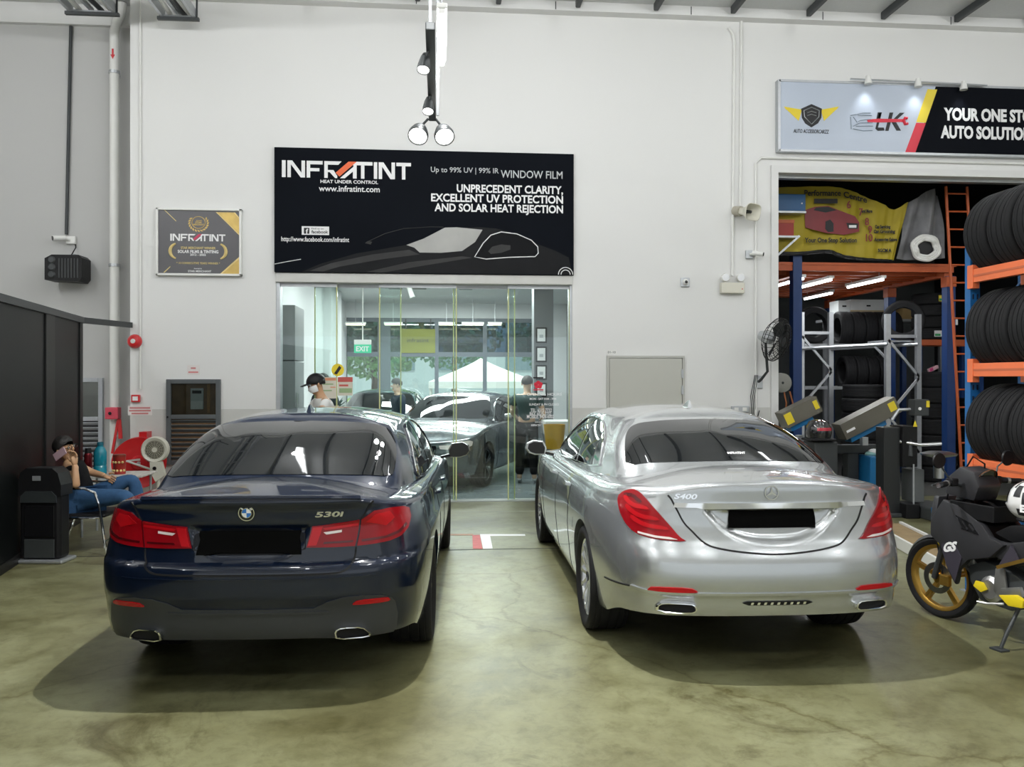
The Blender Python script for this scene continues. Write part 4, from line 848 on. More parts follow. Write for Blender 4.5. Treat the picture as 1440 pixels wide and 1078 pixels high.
m_tyre = M('tyre_rubber', (.012, .012, .013), rough=.72, var=.15, scale=20, spec=.25)
m_tint = M('tinted_car_glass', (.006, .007, .008), rough=.03, coat=.6, spec=.6)
m_rim = M('alloy_silver', (.60, .61, .62), rough=.22, metal=.9); m_rimdark = M('alloy_dark', (.10, .105, .11), rough=.25, metal=.9)
m_lens = M('tail_lens_red', (.26, .002, .006), rough=.25, coat=.25, var=.35, scale=5, spec=.3); m_lens2 = M('tail_lens_bright_red', (.48, .005, .010), rough=.25, coat=.25, spec=.3)
m_lensd = M('tail_lens_deep_red', (.08, .001, .003), rough=.2, coat=.3); m_lensw = M('reversing_lens', (.75, .66, .64), rough=.15, coat=1.)
m_seam = M('panel_gap', (.004, .004, .005), rough=.8)
TYRE_PROF = [(.74, -.40), (.82, -.47), (.90, -.50), (.955, -.485), (.985, -.44), (.997, -.37), (.990, -.365), (.990, -.35), (1., -.34), (1., -.24), (.985, -.235), (.985, -.205), (1., -.20), (1., -.02), (.985, -.015), (.985, .015), (1., .02), (1., .20), (.985, .205), (.985, .235), (1., .24), (1., .34), (.990, .35), (.990, .365), (.997, .37), (.985, .44), (.955, .485), (.90, .50), (.82, .47), (.74, .40), (.72, .3), (.72, -.3)]
def wheel(parent, x, y, R, w, side, spokes, mat_rim, style='fine'):
    """tyre with its rim as sub-part; side = +1 right, -1 left; axis X"""
    mb = MB(); mb.lathe([(r*R, h*w) for r, h in TYRE_PROF], 48, 'X', (x, y, R), closed=True); ty = mb.build('wheel', m_tyre, parent, smooth=True, local=True, auto=40)
    r = R*.735; xo = x+side*w*.40; b = MB()
    b.lathe([(r, side*0), (r*.96, -side*.005), (r*.93, -side*.02), (r*.90, -side*.10)], 48, 'X', (xo, y, R)); b.lathe([(0, side*-.02), (r*.2, side*-.02), (r*.22, -side*.05)], 24, 'X', (xo, y, R))
    for k in range(spokes):
        a = 2*PI*k/spokes
        for da in ((-.13, .13) if style == 'pair' else (0,)):
            a1 = a+da*.5; a2 = a+da*(1.2 if style == 'pair' else 1); p = (xo-side*.035, y+r*.15*math.cos(a1), R+r*.15*math.sin(a1)); q = (xo-side*.012, y+r*.95*math.cos(a2), R+r*.95*math.sin(a2))
            b.bar(p, q, .030 if spokes < 12 else .022, .03, up=(1, 0, 0))
    b.build('rim', mat_rim, ty, smooth=True, local=True)
    b = MB(); b.lathe([(0, -side*.09), (r*.9, -side*.09), (r*.9, -side*.10)], 32, 'X', (xo, y, R)); b.build('brake_disc', m_dark, ty, local=True)
    b = MB(); b.lathe([(0, 0), (.03, 0), (.034, -.01)], 16, 'X', (xo-side*.012, y, R)); b.build('hub_cap', m_rimdark, ty, local=True)
    return ty
def car_ctr(L): return lambda P: np.stack([0*P[:, 0], np.clip(P[:, 1], 1.0, L-1.0), np.minimum(P[:, 2], .7)], 1)

class Car:
    def __init__(c, spec, pose, name, label, paint, rim, spokes, style, tyre_w=.26, group=None):
        c.g = g = CarGeo(spec); c.sp = spec; c.paint = paint
        c.t = thing(name, label, 'car', (pose[0], pose[1], 0), pose[2], group)
        c.ctr = car_ctr(g.L); B = g.body(); mb = MB(); mb.grid(B); c.body = mb.build('body', paint, c.t, smooth=True, local=True, auto=50)
        mb = MB(); mb.grid(g.house()); c.house = mb.build('cabin', paint, c.t, smooth=True, local=True, auto=50)
        b = MB(); a0, a1 = spec['axles']; b.box((-.6, .75, .22), (.6, g.L-.3, .62)); b.box((-.6, .16, .42), (.6, .76, .62)); b.box((-.84, a0+.42, .2), (.84, a1-.42, .5)); b.box((-.74, .3, .42), (.78, a0-.42, .7))
        b.build('underbody', m_black, c.t, local=True)
        R = spec['axz']-.003
        for y in spec['axles']:
            for s_ in (-1, 1): wheel(c.t, s_*(g.W-.015-tyre_w/2), y, R, tyre_w, s_, spokes, rim, style)
    def on(c, name, poly, mat, off=.004, round_=1, step=.03, parent=None, both=False, skirt=.012):
        r = []
        for p in ((poly, mir(poly)) if both else (poly,)):
            q = chaikin(p, round_) if round_ else p
            r.append(drape(q, c.g.P, off, step, step, c.ctr, skirt).build(name, mat, parent or c.t, smooth=True, local=True, auto=40))
        return r
    def line(c, name, pts, w, mat=None, off=.0025, both=False, n=6):
        pl = ribbon(smooth_line(pts, n), w)
        return c.on(name, pl, mat or m_seam, off, 0, .06, both=both)
    def glass(c, name, poly, mat, off=.004, round_=1, both=False, su=.25, sv=.08, parent=None):
        r = []
        for p in ((poly, mir(poly)) if both else (poly,)):
            q = chaikin(p, round_) if round_ else p
            r.append(drape(q, c.g.G, off, su, sv, c.ctr, .01, .02, .01).build(name, mat, parent or c.t, smooth=True, local=True, auto=40))
        return r
    def gline(c, name, pts, w, mat, off=.006, both=True, closed=False):
        """tube that follows the cabin surface"""
        r = []
        for s_ in ((1, -1) if both else (1,)):
            a = np.array([s_*p[0] for p in pts]); v = np.array([p[1] for p in pts]); P0 = c.g.G(a, v); n = c.g.N(c.g.G, a, v, .02, .01); n *= np.sign(np.sum(n*(P0-c.ctr(P0)), 1))[:, None]
            mb = MB(); mb.tube([Vector(p) for p in P0+n*off], w, 6, closed=closed); r.append(mb.build(name, mat, c.t, smooth=True, local=True))
        return r
    def front_glass(c):
        n = len(c.sp['gbase'])-1
        Pf = lambda a, v: c.g.G(np.where(a < 0, -1., 1.)*(n-np.abs(a)), v)
        poly = chaikin([(-2.1, .10), (2.1, .10), (2.3, .5), (2.2, .90), (1.6, .95), (-1.6, .95), (-2.2, .90), (-2.3, .5)], 1)
        drape(poly, Pf, .004, .25, .08, c.ctr, .01, .02, .01).build('windscreen', m_tint, c.t, smooth=True, local=True)
    def tips(c, poly, depth=.10):
        """exhaust tip: chrome ring and dark mouth, from a polygon in rear view (x, z)"""
        for p in (poly, mir(poly)):
            q = chaikin(p, 1); s0 = sum(a for a, _ in p)/len(p); z0 = sum(b_ for _, b_ in p)/len(p); y0 = float(c.g.P(np.array(s0), np.array(z0))[1]); cxm = float(c.g.P(np.array(s0), np.array(z0))[0]); x_of = lambda a: cxm+(a-s0)*.97
            P3 = lambda a, z: c.g.P(np.array(a), np.array(z))
            out = [tuple(P3(a, z)) for a, z in q]; n = len(out); ca = np.mean(np.array(out), 0)
            def ring(k, dy): return [(ca[0]+(x-ca[0])*k, y+dy, ca[2]+(z-ca[2])*(1-(1-k)*1.7)) for x, y, z in out]
            R_ = [ring(1.06, .03), ring(1.06, -.022), ring(1.02, -.034), ring(.93, -.034), ring(.90, -.022), ring(.90, .01)]
            mb = MB(); vs = [v for r_ in R_ for v in r_]; fs = []
            for k in range(len(R_)-1): fs += [(k*n+i, k*n+(i+1) % n, (k+1)*n+(i+1) % n, (k+1)*n+i) for i in range(n)]
            mb.add(vs, fs); tp = mb.build('exhaust_tip', m_chrome, c.t, local=True)
            b = MB(); b.add(ring(.91, -.014), [tuple(range(n))]); b.build('tip_mouth', m_seam, tp, local=True)
    def badge_text(c, txt, s0, z0, size, w, mat, shear=0., bold=.003):
        p = c.g.P(np.array(s0), np.array(z0+size*.35)); p2 = c.g.P(np.array(s0+w), np.array(z0+size*.35)); pu = c.g.P(np.array(s0), np.array(z0+size*.35+.02))
        X = Vector(p2-p).normalized(); Zd = Vector(pu-p).normalized(); N_ = X.cross(Zd)
        o = Vector(p)+N_*.004-Zd*size*.35
        text_mb(txt, size, o, X, Zd, bold=bold, ext=.003, width=w, shear=shear).build('badge_lettering', mat, c.t, local=True)
    def frame_at(c, s, z, off=.004):
        p = c.g.P(np.array(s), np.array(z)); e = .01; X = Vector(c.g.P(np.array(s+e), np.array(z))-c.g.P(np.array(s-e), np.array(z))).normalized(); Zd = Vector(c.g.P(np.array(s), np.array(z+e))-c.g.P(np.array(s), np.array(z-e))).normalized()
        N_ = X.cross(Zd).normalized(); Zd = N_.cross(X); M4 = Matrix((X, Zd, N_)).transposed().to_4x4(); M4.translation = Vector(p)+N_*off; return M4
    def mirrors(c, y, z, mat_top, x0):
        for s_ in (-1, 1):
            b = MB(); prof = [(.0, 0), (.10, .0), (.16, .02), (.19, .06), (.18, .11), (.12, .14), (.02, .13), (-.01, .07)]
            n = len(prof); vs = []; fs = []
            for k, (dy, sc) in enumerate(((0, .88), (.03, 1.), (.09, .92), (.14, .6), (.16, .2))):
                for a, h in prof: vs.append((s_*(x0+.045+.085+(a-.085)*sc), y+dy+a*.12, z+.07+(h-.07)*sc))
            for k in range(4): fs += [(k*n+i, k*n+(i+1) % n, (k+1)*n+(i+1) % n, (k+1)*n+i) for i in range(n)]
            fs += [tuple(range(n)), tuple(range(4*n, 5*n))]; b.add(vs, fs); mo = b.build('side_mirror', mat_top, c.t, smooth=True, local=True)
            vs = [(s_*(x0+.045+.085+(a-.085)*.80), y-.002+a*.12, z+.07+(h-.07)*.80) for a, h in prof]; b = MB(); b.add(vs, [tuple(range(n))]); b.build('mirror_glass', m_blackgloss, mo, local=True)
            b = MB(); b.bar((s_*(x0-.03), y+.06, z+.0), (s_*(x0+.09), y+.05, z+.03), .05, .025); b.build('mirror_arm', m_blackgloss, mo, local=True)
    def antenna(c, y, mat):
        z = c.g.roof_z(0, y); b = MB(); prof = [(0, 0), (.16, 0), (.155, .015), (.05, .06), (.02, .062), (.0, .02)]
        prof = [(.0, .0), (.02, .055), (.045, .062), (.10, .035), (.17, .0)]
        vs = []; n = len(prof)
        for w_ in (-1, 1):
            for a, h in prof: vs.append((w_*.018*(1-h/.075), y+a, z-.006+h))
        b.add(vs, [(i, i+1, n+i+1, n+i) for i in range(n-1)]+[tuple(range(n)), tuple(range(n, 2*n))]); b.build('roof_antenna', mat, c.t, smooth=True, local=True)
    def sides(c, s_doors, zline=.80, handle_mat=None, handles=()):
        for y in s_doors:
            s = float(c.g.s_at_y(y)); zb = float(c.g.zbot(np.array(s)))+.03
            c.line('door_gap', [(s+.02*(1 if zb > .4 else 0), zb), (s, .6), (s-.02, .9)], .006, both=True)
        for y in handles:
            s = float(c.g.s_at_y(y)); z = zline+.04
            c.on('door_handle', [(s-.11, z), (s+.11, z), (s+.11, z+.03), (s-.11, z+.03)], handle_mat or c.paint, .022, 1, .05, both=True)
    def nose(c, light_mat):
        L, S = c.g.L, c.g.S
        c.on('headlight', [(S-.92, .66), (S-.42, .62), (S-.38, .70), (S-.60, .75), (S-.95, .76)], light_mat, .005, 1, .04, both=True)
        for s_ in (-1, 1):
            Pf = lambda a, z: c.g.P(np.where(a < 0, -1., 1.)*(S-np.abs(a)), z)
            p = [(s_*.04, .48), (s_*.34, .50), (s_*.36, .66), (s_*.30, .71), (s_*.05, .71)]
            drape(chaikin(p, 1), Pf, .006, .04, .04, c.ctr).build('grille', m_blackgloss, c.t, smooth=True, local=True)
        Pf = lambda a, z: c.g.P(np.where(a < 0, -1., 1.)*(S-np.abs(a)), z)
        drape(chaikin([(-.6, .27), (.6, .27), (.7, .40), (-.7, .40)], 1), Pf, .004, .05, .05, c.ctr).build('lower_intake', m_black, c.t, smooth=True, local=True)

# ------------------------------------------------------------------ dark blue sedan (left)
m_navy = M('navy_paint', (.004, .009, .024), rough=.3, metal=.0, spec=.12, coat=1., var=.1, scale=2)
m_valance = M('grey_valance', (.038, .041, .046), rough=.4, metal=.1)
bmw = Car(BMW, BMW_POSE, 'sedan_car', 'dark navy blue sedan parked on the left, seen from behind', m_navy, m_rimdark, 5, 'pair', .275)
LT = [(.305, .805), (.342, .915), (.432, .923), (.612, .943), (.705, .985), (.812, .992), (.93, .985), (.995, .968), (.985, .925), (.915, .868), (.84, .835), (.757, .818), (.665, .810), (.570, .805), (.45, .803)]
inner_l = [(.305, .805), (.342, .915), (.432, .923), (.607, .942), (.562, .805), (.45, .803)]
outer_l = [(.572, .805), (.617, .943), (.705, .985), (.812, .992), (.93, .985), (.995, .968), (.985, .925), (.915, .868), (.84, .835), (.757, .818), (.665, .810)]
for sd in (1, -1):
    f = (lambda p: p) if sd == 1 else mir
    ho = bmw.on('tail_light', f(outer_l), m_lens, .010, 0, .025)[0]
    hi = bmw.on('tail_light', f(inner_l), m_lens, .010, 0, .025)[0]
    bmw.on('light_bar', f([(.313, .813), (.346, .908), (.400, .913), (.358, .815)]), m_lens2, .013, 0, .03, parent=hi, skirt=.0)
    bmw.on('reversing_lens', f([(.40, .882), (.500, .893), (.498, .880), (.415, .870)]), m_lensw, .013, 0, .03, parent=hi, skirt=.0)
    bmw.on('light_bar', f([(.40, .832), (.555, .836), (.553, .826), (.395, .822)]), m_lensd, .0125, 0, .03, parent=hi, skirt=.0)
    bmw.on('light_bar', f([(.40, .905), (.595, .926), (.592, .912), (.41, .893)]), m_lens2, .0125, 0, .03, parent=hi, skirt=.0)
    bmw.on('light_bar', f([(.64, .93), (.71, .968), (.80, .975), (.82, .94), (.75, .90)]), m_lens2, .013, 0, .03, parent=ho, skirt=.0)
    bmw.on('light_bar', f([(.60, .838), (.74, .848), (.83, .868), (.90, .90), (.91, .888), (.84, .855), (.75, .836), (.60, .826)]), m_lensd, .0125, 0, .03, parent=ho, skirt=.0)
bmw.on('plate_recess', [(-.30, .765), (.30, .765), (.30, .905), (-.30, .905)], M('recess_black', (.004, .005, .008), rough=.5, spec=.2), .003, 1, .05)
bmw.on('licence_plate', [(-.275, .770), (.275, .770), (.275, .890), (-.275, .890)], M('plate_black', (.003, .003, .003), rough=.9, spec=.05), .014, 0, .06)
bmw.line('trunk_gap', [(.567, .80), (.552, .74), (.53, .705), (.49, .683), (.42, .676), (.2, .674), (0, .674), (-.2, .674), (-.42, .676), (-.49, .683), (-.53, .705), (-.552, .74), (-.567, .80)], .010)
bmw.line('trunk_gap', [(.617, .945), (.66, .985), (.70, 1.02), (.735, 1.04)], .008, both=True)
half = [(0, .488), (.345, .490), (.417, .525), (.50, .548), (.60, .552), (.70, .542), (.76, .522), (.790, .495), (.815, .42), (.818, .345), (.80, .318), (.6, .318), (.3, .327), (0, .327)]
bmw.on('bumper_valance', half+[(-a, h) for a, h in half[::-1][1:-1]], m_valance, .006, 0, .03)
for p in bmw.on('bumper_reflector', [(.545, .507), (.575, .530), (.74, .528), (.757, .512), (.738, .502), (.56, .503)], m_lens2, .012, 1, .04, both=True): pass
bmw.line('valance_crease', [(-.42, .470), (0, .470), (.42, .470)], .012, m_valance, .012)
bmw.line('bumper_crease', [(-.68, .655), (-.3, .652), (0, .652), (.3, .652), (.68, .655)], .006, m_navy, .006)
bmw.tips([(.465, .368), (.50, .385), (.612, .381), (.662, .338), (.655, .318), (.475, .315)])
bmw.badge_text('530i', .365, .965, .040, .155, m_chrome, .25, .0012)
F4 = bmw.frame_at(-.012, .992, .006); rd = MB(); rd.T = F4; rd.lathe([(.0, 0), (.041, 0), (.043, -.006)], 32, 'Z'); ro = rd.build('roundel', m_blackgloss, bmw.t, smooth=True, local=True)
b = MB(); b.T = F4; b.lathe([(.0385, .0005), (.043, .0005), (.043, .004), (.0385, .004)], 32, 'Z', closed=True); b.lathe([(.024, .0005), (.027, .0005), (.027, .003), (.024, .003)], 32, 'Z', closed=True); b.build('roundel_ring', m_chrome, ro, local=True)
for k in range(4):
    b = MB(); b.T = F4; b.prism([(0, 0)]+[(.024*math.cos(PI/2*k+a*PI/16), .024*math.sin(PI/2*k+a*PI/16)) for a in range(9)], .002, 'XY', .0005)
    b.build('roundel_quarter', [m_printwhite, M('roundel_blue', (.03, .17, .55), rough=.3)][k % 2], ro, local=True)
for k, ch in enumerate('BMW'):
    an = math.radians(132-42*k); p = F4 @ Vector((.0325*math.cos(an), .0325*math.sin(an), .002)); R2 = F4.to_3x3(); Xv = R2 @ Vector((math.sin(an), -math.cos(an), 0)); Zv = R2 @ Vector((math.cos(an), math.sin(an), 0))
    text_mb(ch, .015, p-Xv*.005-Zv*.005, Xv, Zv, bold=.0006, ext=.0008).build('roundel_letter', m_printwhite, ro, local=True)
bmw.glass('rear_window', [(0, .985), (2, .955), (2.9, .91), (3.1, .80), (3.05, .55), (2.9, .25), (2.8, .09), (1.2, .035), (0, .03), (-1.2, .035), (-2.8, .09), (-2.9, .25), (-3.05, .55), (-3.1, .80), (-2.9, .91), (-2, .955)], m_tint)
SW = [(4.70, .40), (4.85, .13), (6, .06), (8.5, .05), (8.85, .30), (8.6, .72), (7.6, .90), (6, .92), (5.2, .80)]
bmw.glass('side_window', [(4.70, .40), (4.85, .13), (5.2, .11), (5.05, .72)], m_tint, both=True)
bmw.glass('side_window', [(5.15, .76), (5.3, .11), (6.45, .06), (6.35, .92), (5.9, .91)], m_tint, both=True, round_=0)
bmw.glass('side_window', [(6.55, .92), (6.65, .06), (8.55, .05), (8.85, .30), (8.6, .70), (7.6, .90)], m_tint, both=True, round_=0)
bmw.gline('window_trim', [(p[0], p[1]) for p in smooth_line(SW+[SW[0]], 5)], .008, m_chrome, .008)
bmw.front_glass(); bmw.mirrors(3.18, .985, m_blackgloss, .90); bmw.antenna(1.62, m_navy)
bmw.sides((1.72, 2.48, 3.5), .80, m_navy, (1.95, 2.75)); bmw.nose(m_lensw)
# small lip along the trunk edge
bmw.line('trunk_lip', [(-.66, 1.062), (-.5, 1.070), (-.25, 1.074), (0, 1.075), (.25, 1.074), (.5, 1.070), (.66, 1.062)], .016, m_navy, .010)

# ------------------------------------------------------------------ silver sedan (right)
m_silver = M('silver_paint', (.49, .51, .52), rough=.26, metal=.75, coat=1., var=.03, scale=2)
benz = Car(BENZ, BENZ_POSE, 'sedan_car', 'silver grey luxury sedan parked on the right, seen from behind', m_silver, m_rim, 14, 'fine', .265)
LB = [(.50, .775), (.545, .80), (.60, .86), (.68, .93), (.775, .998), (.86, 1.036), (.94, 1.045), (1.03, 1.02), (1.07, .983), (.98, .91), (.86, .828), (.78, .797), (.68, .782)]
for sd in (1, -1):
    f = (lambda p: p) if sd == 1 else mir
    h = benz.on('tail_light', f(LB), m_lens, .010, 1, .025)[0]
    benz.on('light_strip', f([(.555, .785), (.60, .797), (.68, .802), (.79, .818), (.79, .808), (.68, .790), (.60, .785)]), m_lensw, .0135, 0, .03, parent=h, skirt=.0)
    for k, (q0, q1) in enumerate((((.60, .835), (.86, .88)), ((.66, .885), (.93, .935)), ((.735, .94), (.985, .985)))):
        benz.on('light_bar', f([q0, (q0[0]+.13, q0[1]+.005), q1, (q1[0], q1[1]+.03), (q0[0]+.15, q0[1]+.032), (q0[0]+.03, q0[1]+.022)]), m_lens2, .013, 1, .03, parent=h, skirt=.0)
    benz.on('light_bar', f([(.80, .985), (.90, 1.02), (1.0, 1.012), (.985, .998), (.9, 1.002), (.82, .972)]), m_lensd, .013, 1, .03, parent=h, skirt=.0)
sm = [(0, .713), (.165, .722), (.31, .741), (.40, .768), (.478, .836), (.525, .880), (.573, .945), (.625, 1.005), (.66, 1.03)]
benz.line('trunk_gap', [(-a, h) for a, h in sm[::-1]]+sm[1:], .009)
benz.line('chrome_strip', [(-.60, .976), (-.3, .978), (0, .979), (.3, .978), (.60, .976)], .026, m_chrome, .012)
benz.on('licence_plate', [(-.26, .847), (.26, .847), (.26, .950), (-.26, .950)], M('plate_black', (.004, .004, .004)), .016, 0, .06)
benz.on('bumper_reflector', [(.455, .510), (.50, .532), (.72, .525), (.745, .505), (.73, .498), (.48, .504)], m_lens2, .008, 1, .04, both=True)
benz.line('bumper_trim', [(-.86, .508), (-.7, .496), (-.4, .498), (0, .498), (.4, .498), (.7, .496), (.86, .508)], .012, m_silver, .010)
benz.line('bumper_slit', [(.86, .505), (1.0, .495), (1.2, .48)], .009, m_seam, .004, both=True)
gr = benz.on('lower_grille', [(-.205, .443), (-.18, .452), (.18, .452), (.205, .443), (.17, .430), (-.17, .430)], m_black, .006, 0, .04)[0]
for k in range(9): benz.on('grille_fin', [(-.16+k*.038, .434), (-.145+k*.038, .434), (-.140+k*.038, .448), (-.155+k*.038, .448)], m_chrome, .010, 0, .04, parent=gr)
benz.tips([(.470, .40), (.475, .428), (.50, .442), (.66, .436), (.695, .418), (.695, .385), (.50, .385)])
benz.badge_text('S400', -.615, 1.012, .042, .125, m_chrome, 0, .001)
F4 = benz.frame_at(-.012, 1.050, .006); b = MB(); b.T = F4; b.lathe([(.036, 0), (.041, 0), (.041, .005), (.036, .005)], 32, 'Z', closed=True); st = b.build('star_badge', m_chrome, benz.t, local=True)
for k in range(3):
    an = PI/2+2*PI/3*k; b = MB(); b.T = F4; b.prism([(.037*math.cos(an), .037*math.sin(an)), (.008*math.cos(an+1.05), .008*math.sin(an+1.05)), (0, 0), (.008*math.cos(an-1.05), .008*math.sin(an-1.05))], .005, 'XY', 0); b.build('star_arm', m_chrome, st, local=True)
benz.glass('rear_window', [(0, .90), (1.0, .90), (1.95, .875), (2.45, .81), (2.66, .68), (2.70, .4), (2.8, .11), (1, .06), (0, .06), (-1, .06), (-2.8, .11), (-2.70, .4), (-2.66, .68), (-2.45, .81), (-1.95, .875), (-1.0, .90)], m_tint)
SWB = [(4.55, .2), (4.58, .55), (5.05, .80), (6.0, .92), (7.0, .93), (7.75, .85), (8.4, .5), (8.5, .12), (6.3, .12)]
benz.glass('side_window', [(4.55, .2), (4.58, .55), (4.98, .77), (5.1, .17)], m_tint, both=True)
benz.glass('side_window', [(5.06, .79), (5.18, .17), (6.3, .12), (6.25, .92), (5.8, .90)], m_tint, both=True, round_=0)
benz.glass('side_window', [(6.38, .92), (6.45, .12), (8.45, .12), (8.4, .5), (7.75, .84), (7.0, .92)], m_tint, both=True, round_=0)
benz.gline('window_trim', smooth_line(SWB+[SWB[0]], 5), .008, m_chrome, .008)
benz.front_glass(); benz.mirrors(3.22, .985, m_silver, .91); benz.antenna(1.78, m_silver)
benz.sides((1.80, 2.6, 3.6), .82, m_silver, (2.05, 2.9)); benz.nose(m_lensw)
p = benz.g.G(np.array(-.1), np.array(.14)); text_mb('INFRATINT', .026, Vector(p)+Vector((0, -.012, .008)), (1, 0, 0), (0, .75, .66), bold=.0008, ext=.0005, width=.12).build('window_sticker', m_printwhite, benz.t, local=True)
# =================================================================== SHOWROOM BEHIND THE GLASS
BY = 21.5; SC = 3.62; SLX, SRX = -2.32, 3.3
m_showwall = M('showroom_white', (.74, .75, .76), rough=.5, var=.02); m_showfloor = M('showroom_floor', (.16, .19, .20), rough=.25, var=.2, scale=2.)
struct(MB().box((SLX-.3, WY, -.2), (SRX+.3, BY+.3, 0)).build('floor_showroom', m_showfloor))
struct(MB().box((SLX-.2, WY+WTH, SC), (SRX+.2, BY+.2, SC+.15)).build('ceiling_showroom', M('showroom_ceiling', (.70, .71, .70), rough=.6)))
struct(MB().box((SLX-.2, WY+WTH, 0), (SLX, BY+.2, SC)).build('wall_showroom_left', m_showwall)); struct(MB().box((SRX, WY+WTH, 0), (SRX+.2, BY+.2, SC)).build('wall_showroom_right', M('showroom_dark_wall', (.06, .07, .08), rough=.4)))
# back window wall: lintel, low wall, frame members, panes
WX0, WX1 = at(480, 450, BY).x, at(752, 450, BY).x; wz1 = at(600, 447, BY).z; wzt = at(600, 498, BY).z
b = MB(); b.box((SLX, BY, wz1), (SRX, BY+.2, SC)); b.box((WX1, BY, 0), (SRX, BY+.2, wz1)); b.box((SLX, BY, 0), (WX0, BY+.2, wz1)); struct(b.build('wall_showroom_back', m_showwall))
wf_ = struct(thing('window_1', None, None, ((WX0+WX1)/2, BY, 0))); m_fr = M('window_frame_grey', (.13, .16, .19), rough=.4)
vx = [WX0, at(549, 500, BY).x-.16, at(614, 500, BY).x, at(682, 500, BY).x, WX1]
for i, x in enumerate(vx): MB().box((x-(.16 if i == 1 else .05), BY+.02, 0), (x+(.16 if i == 1 else .05), BY+.14, wz1)).build('mullion', m_fr, wf_)
for z in (.06, wzt, wz1-.04): MB().box((WX0, BY+.03, z-.06), (WX1, BY+.13, z+.06)).build('transom', m_fr, wf_)
g_win = glass_mat('window_glass', (.93, .985, .975), .02); g_up = glass_mat('window_glass_tinted', (.30, .42, .52), .05)
for i in range(4):
    MB().box((vx[i], BY+.07, .1), (vx[i+1], BY+.082, wzt)).build('pane', g_win, wf_)
    MB().box((vx[i], BY+.07, wzt+.06), (vx[i+1], BY+.082, wz1-.05)).build('pane', g_up, wf_)
t = thing('window_banner', 'olive yellow banner hung in the upper showroom window', 'banner', (at(588, 480, BY-.05).x, BY-.06, at(588, 496, BY).z))
a, c = at(564, 462, BY-.05), at(612, 496, BY-.05); MB().box((a.x, BY+.012, c.z), (c.x, BY+.021, a.z)).build('sheet', M('olive_banner', (.25, .27, .04), rough=.6), t); MB().box((a.x+.1, BY+.012, a.z-.01), (a.x+.13, BY+.03, wz1-.02)).build('hanging_strap', m_dark, t); MB().box((c.x-.13, BY+.012, a.z-.01), (c.x-.1, BY+.03, wz1-.02)).build('hanging_strap', m_dark, t); text_mb('infratint', .14, (a.x+.15, BY+.011, (a.z+c.z)/2-.03), width=.55).build('lettering', m_dark, t)
# header rail and sliding glass panels
hd = struct(thing('door_1', None, None, ((GX0+GX1)/2, WY, 0)))
MB().box((GX0, WY-.03, 3.0), (GX1, WY+.24, GZ1), .01).build('header_rail', M('header_grey', (.60, .60, .57), rough=.35), hd)
MB().box((GX0, WY+.02, -.01), (GX1, WY+.22, .012)).build('threshold', M('threshold_steel', (.45, .47, .45), rough=.4, metal=.6), hd)
MB().box((GX0, WY+.02, .01), (GX0+.05, WY+.22, 3.0)).build('jamb', m_galv, hd); MB().box((GX1-.03, WY+.02, .01), (GX1, WY+.22, 3.0)).build('jamb', m_galv, hd)
g_front = glass_mat('front_glass', (.93, .985, .965), .02); m_edge = M('glass_edge_green', (.55, .58, .26), rough=.2, coat=.5)
for px0, px1, lay_ in ((391, 474, 0), (442, 564, 1), (533, 642, 0), (637, 724, 1), (714, 801, 0)):
    y = WY+.07+.09*lay_; x0, x1 = at(px0, 500, y).x, at(px1, 500, y).x
    pn = MB().box((x0+.008, y, .014), (x1-.008, y+.012, 2.998)).build('glass_panel', g_front, hd)
    for x in (x0, x1-.012): MB().box((x, y-.002, .014), (x+.016, y+.014, 2.998)).build('glass_edge', m_edge, pn)
    MB().box((x0, y-.004, 2.95), (x1, y+.016, 2.998)).build('top_clamp', m_galv, pn)
# things fixed on the glass
GYF = WY+.065
p = at(475, 520, GYF); t = thing('round_sticker', 'round yellow warning sticker on the glass front', 'sticker', (p.x, GYF, p.z-.08)); MB().lathe([(0, -.003), (.085, -.003), (.085, 0)], 28, 'Y', (p.x, GYF, p.z)).build('disc', m_yel, t); MB().prism([(p.x-.05, p.z-.05), (p.x-.01, p.z-.06), (p.x+.05, p.z+.03), (p.x+.02, p.z+.06)], -.002, 'XZ', GYF-.003).build('symbol', m_printblack, t)
def poster(px0, px1, py0, py1, label, mats, Y=GYF):
    a, c = at(px0, py0, Y), at(px1, py1, Y); t = thing('poster', label, 'poster', ((a.x+c.x)/2, Y, c.z)); MB().box((a.x, Y-.004, c.z), (c.x, Y, a.z)).build('sheet', mats[0], t)
    h = a.z-c.z; w = c.x-a.x
    for k, (m_, z0, z1, x0, x1) in enumerate(mats[1]): MB().box((a.x+w*x0, Y-.006, a.z-h*z1), (a.x+w*x1, Y-.004, a.z-h*z0)).build('print_block', m_, t)
m_pp = M('poster_cream', (.66, .62, .52)); m_pg = M('poster_green', (.30, .42, .22)); m_po = M('poster_orange', (.7, .30, .16))
poster(452, 473, 530, 560, 'white poster with orange heading on the glass behind the capped person', (m_pp, [(m_po, .04, .16, .02, .98), (m_pg, .3, .36, .1, .8), (m_po, .45, .5, .6, .95), (m_pg, .6, .66, .1, .7)]))
poster(475, 496, 530, 556, 'white poster with red heading and green block on the glass', (m_pp, [(M('poster_red', (.55, .10, .08)), 0, .26, 0, 1), (M('poster_red', (.55, .10, .08)), .4, .5, .1, .7), (m_pg, .6, .85, .1, .95)]))
t = thing('glass_lettering', 'white shop address and phone lettering on the right glass panel', 'lettering', (at(765, 600, GYF).x, GYF, at(765, 600, GYF).z))
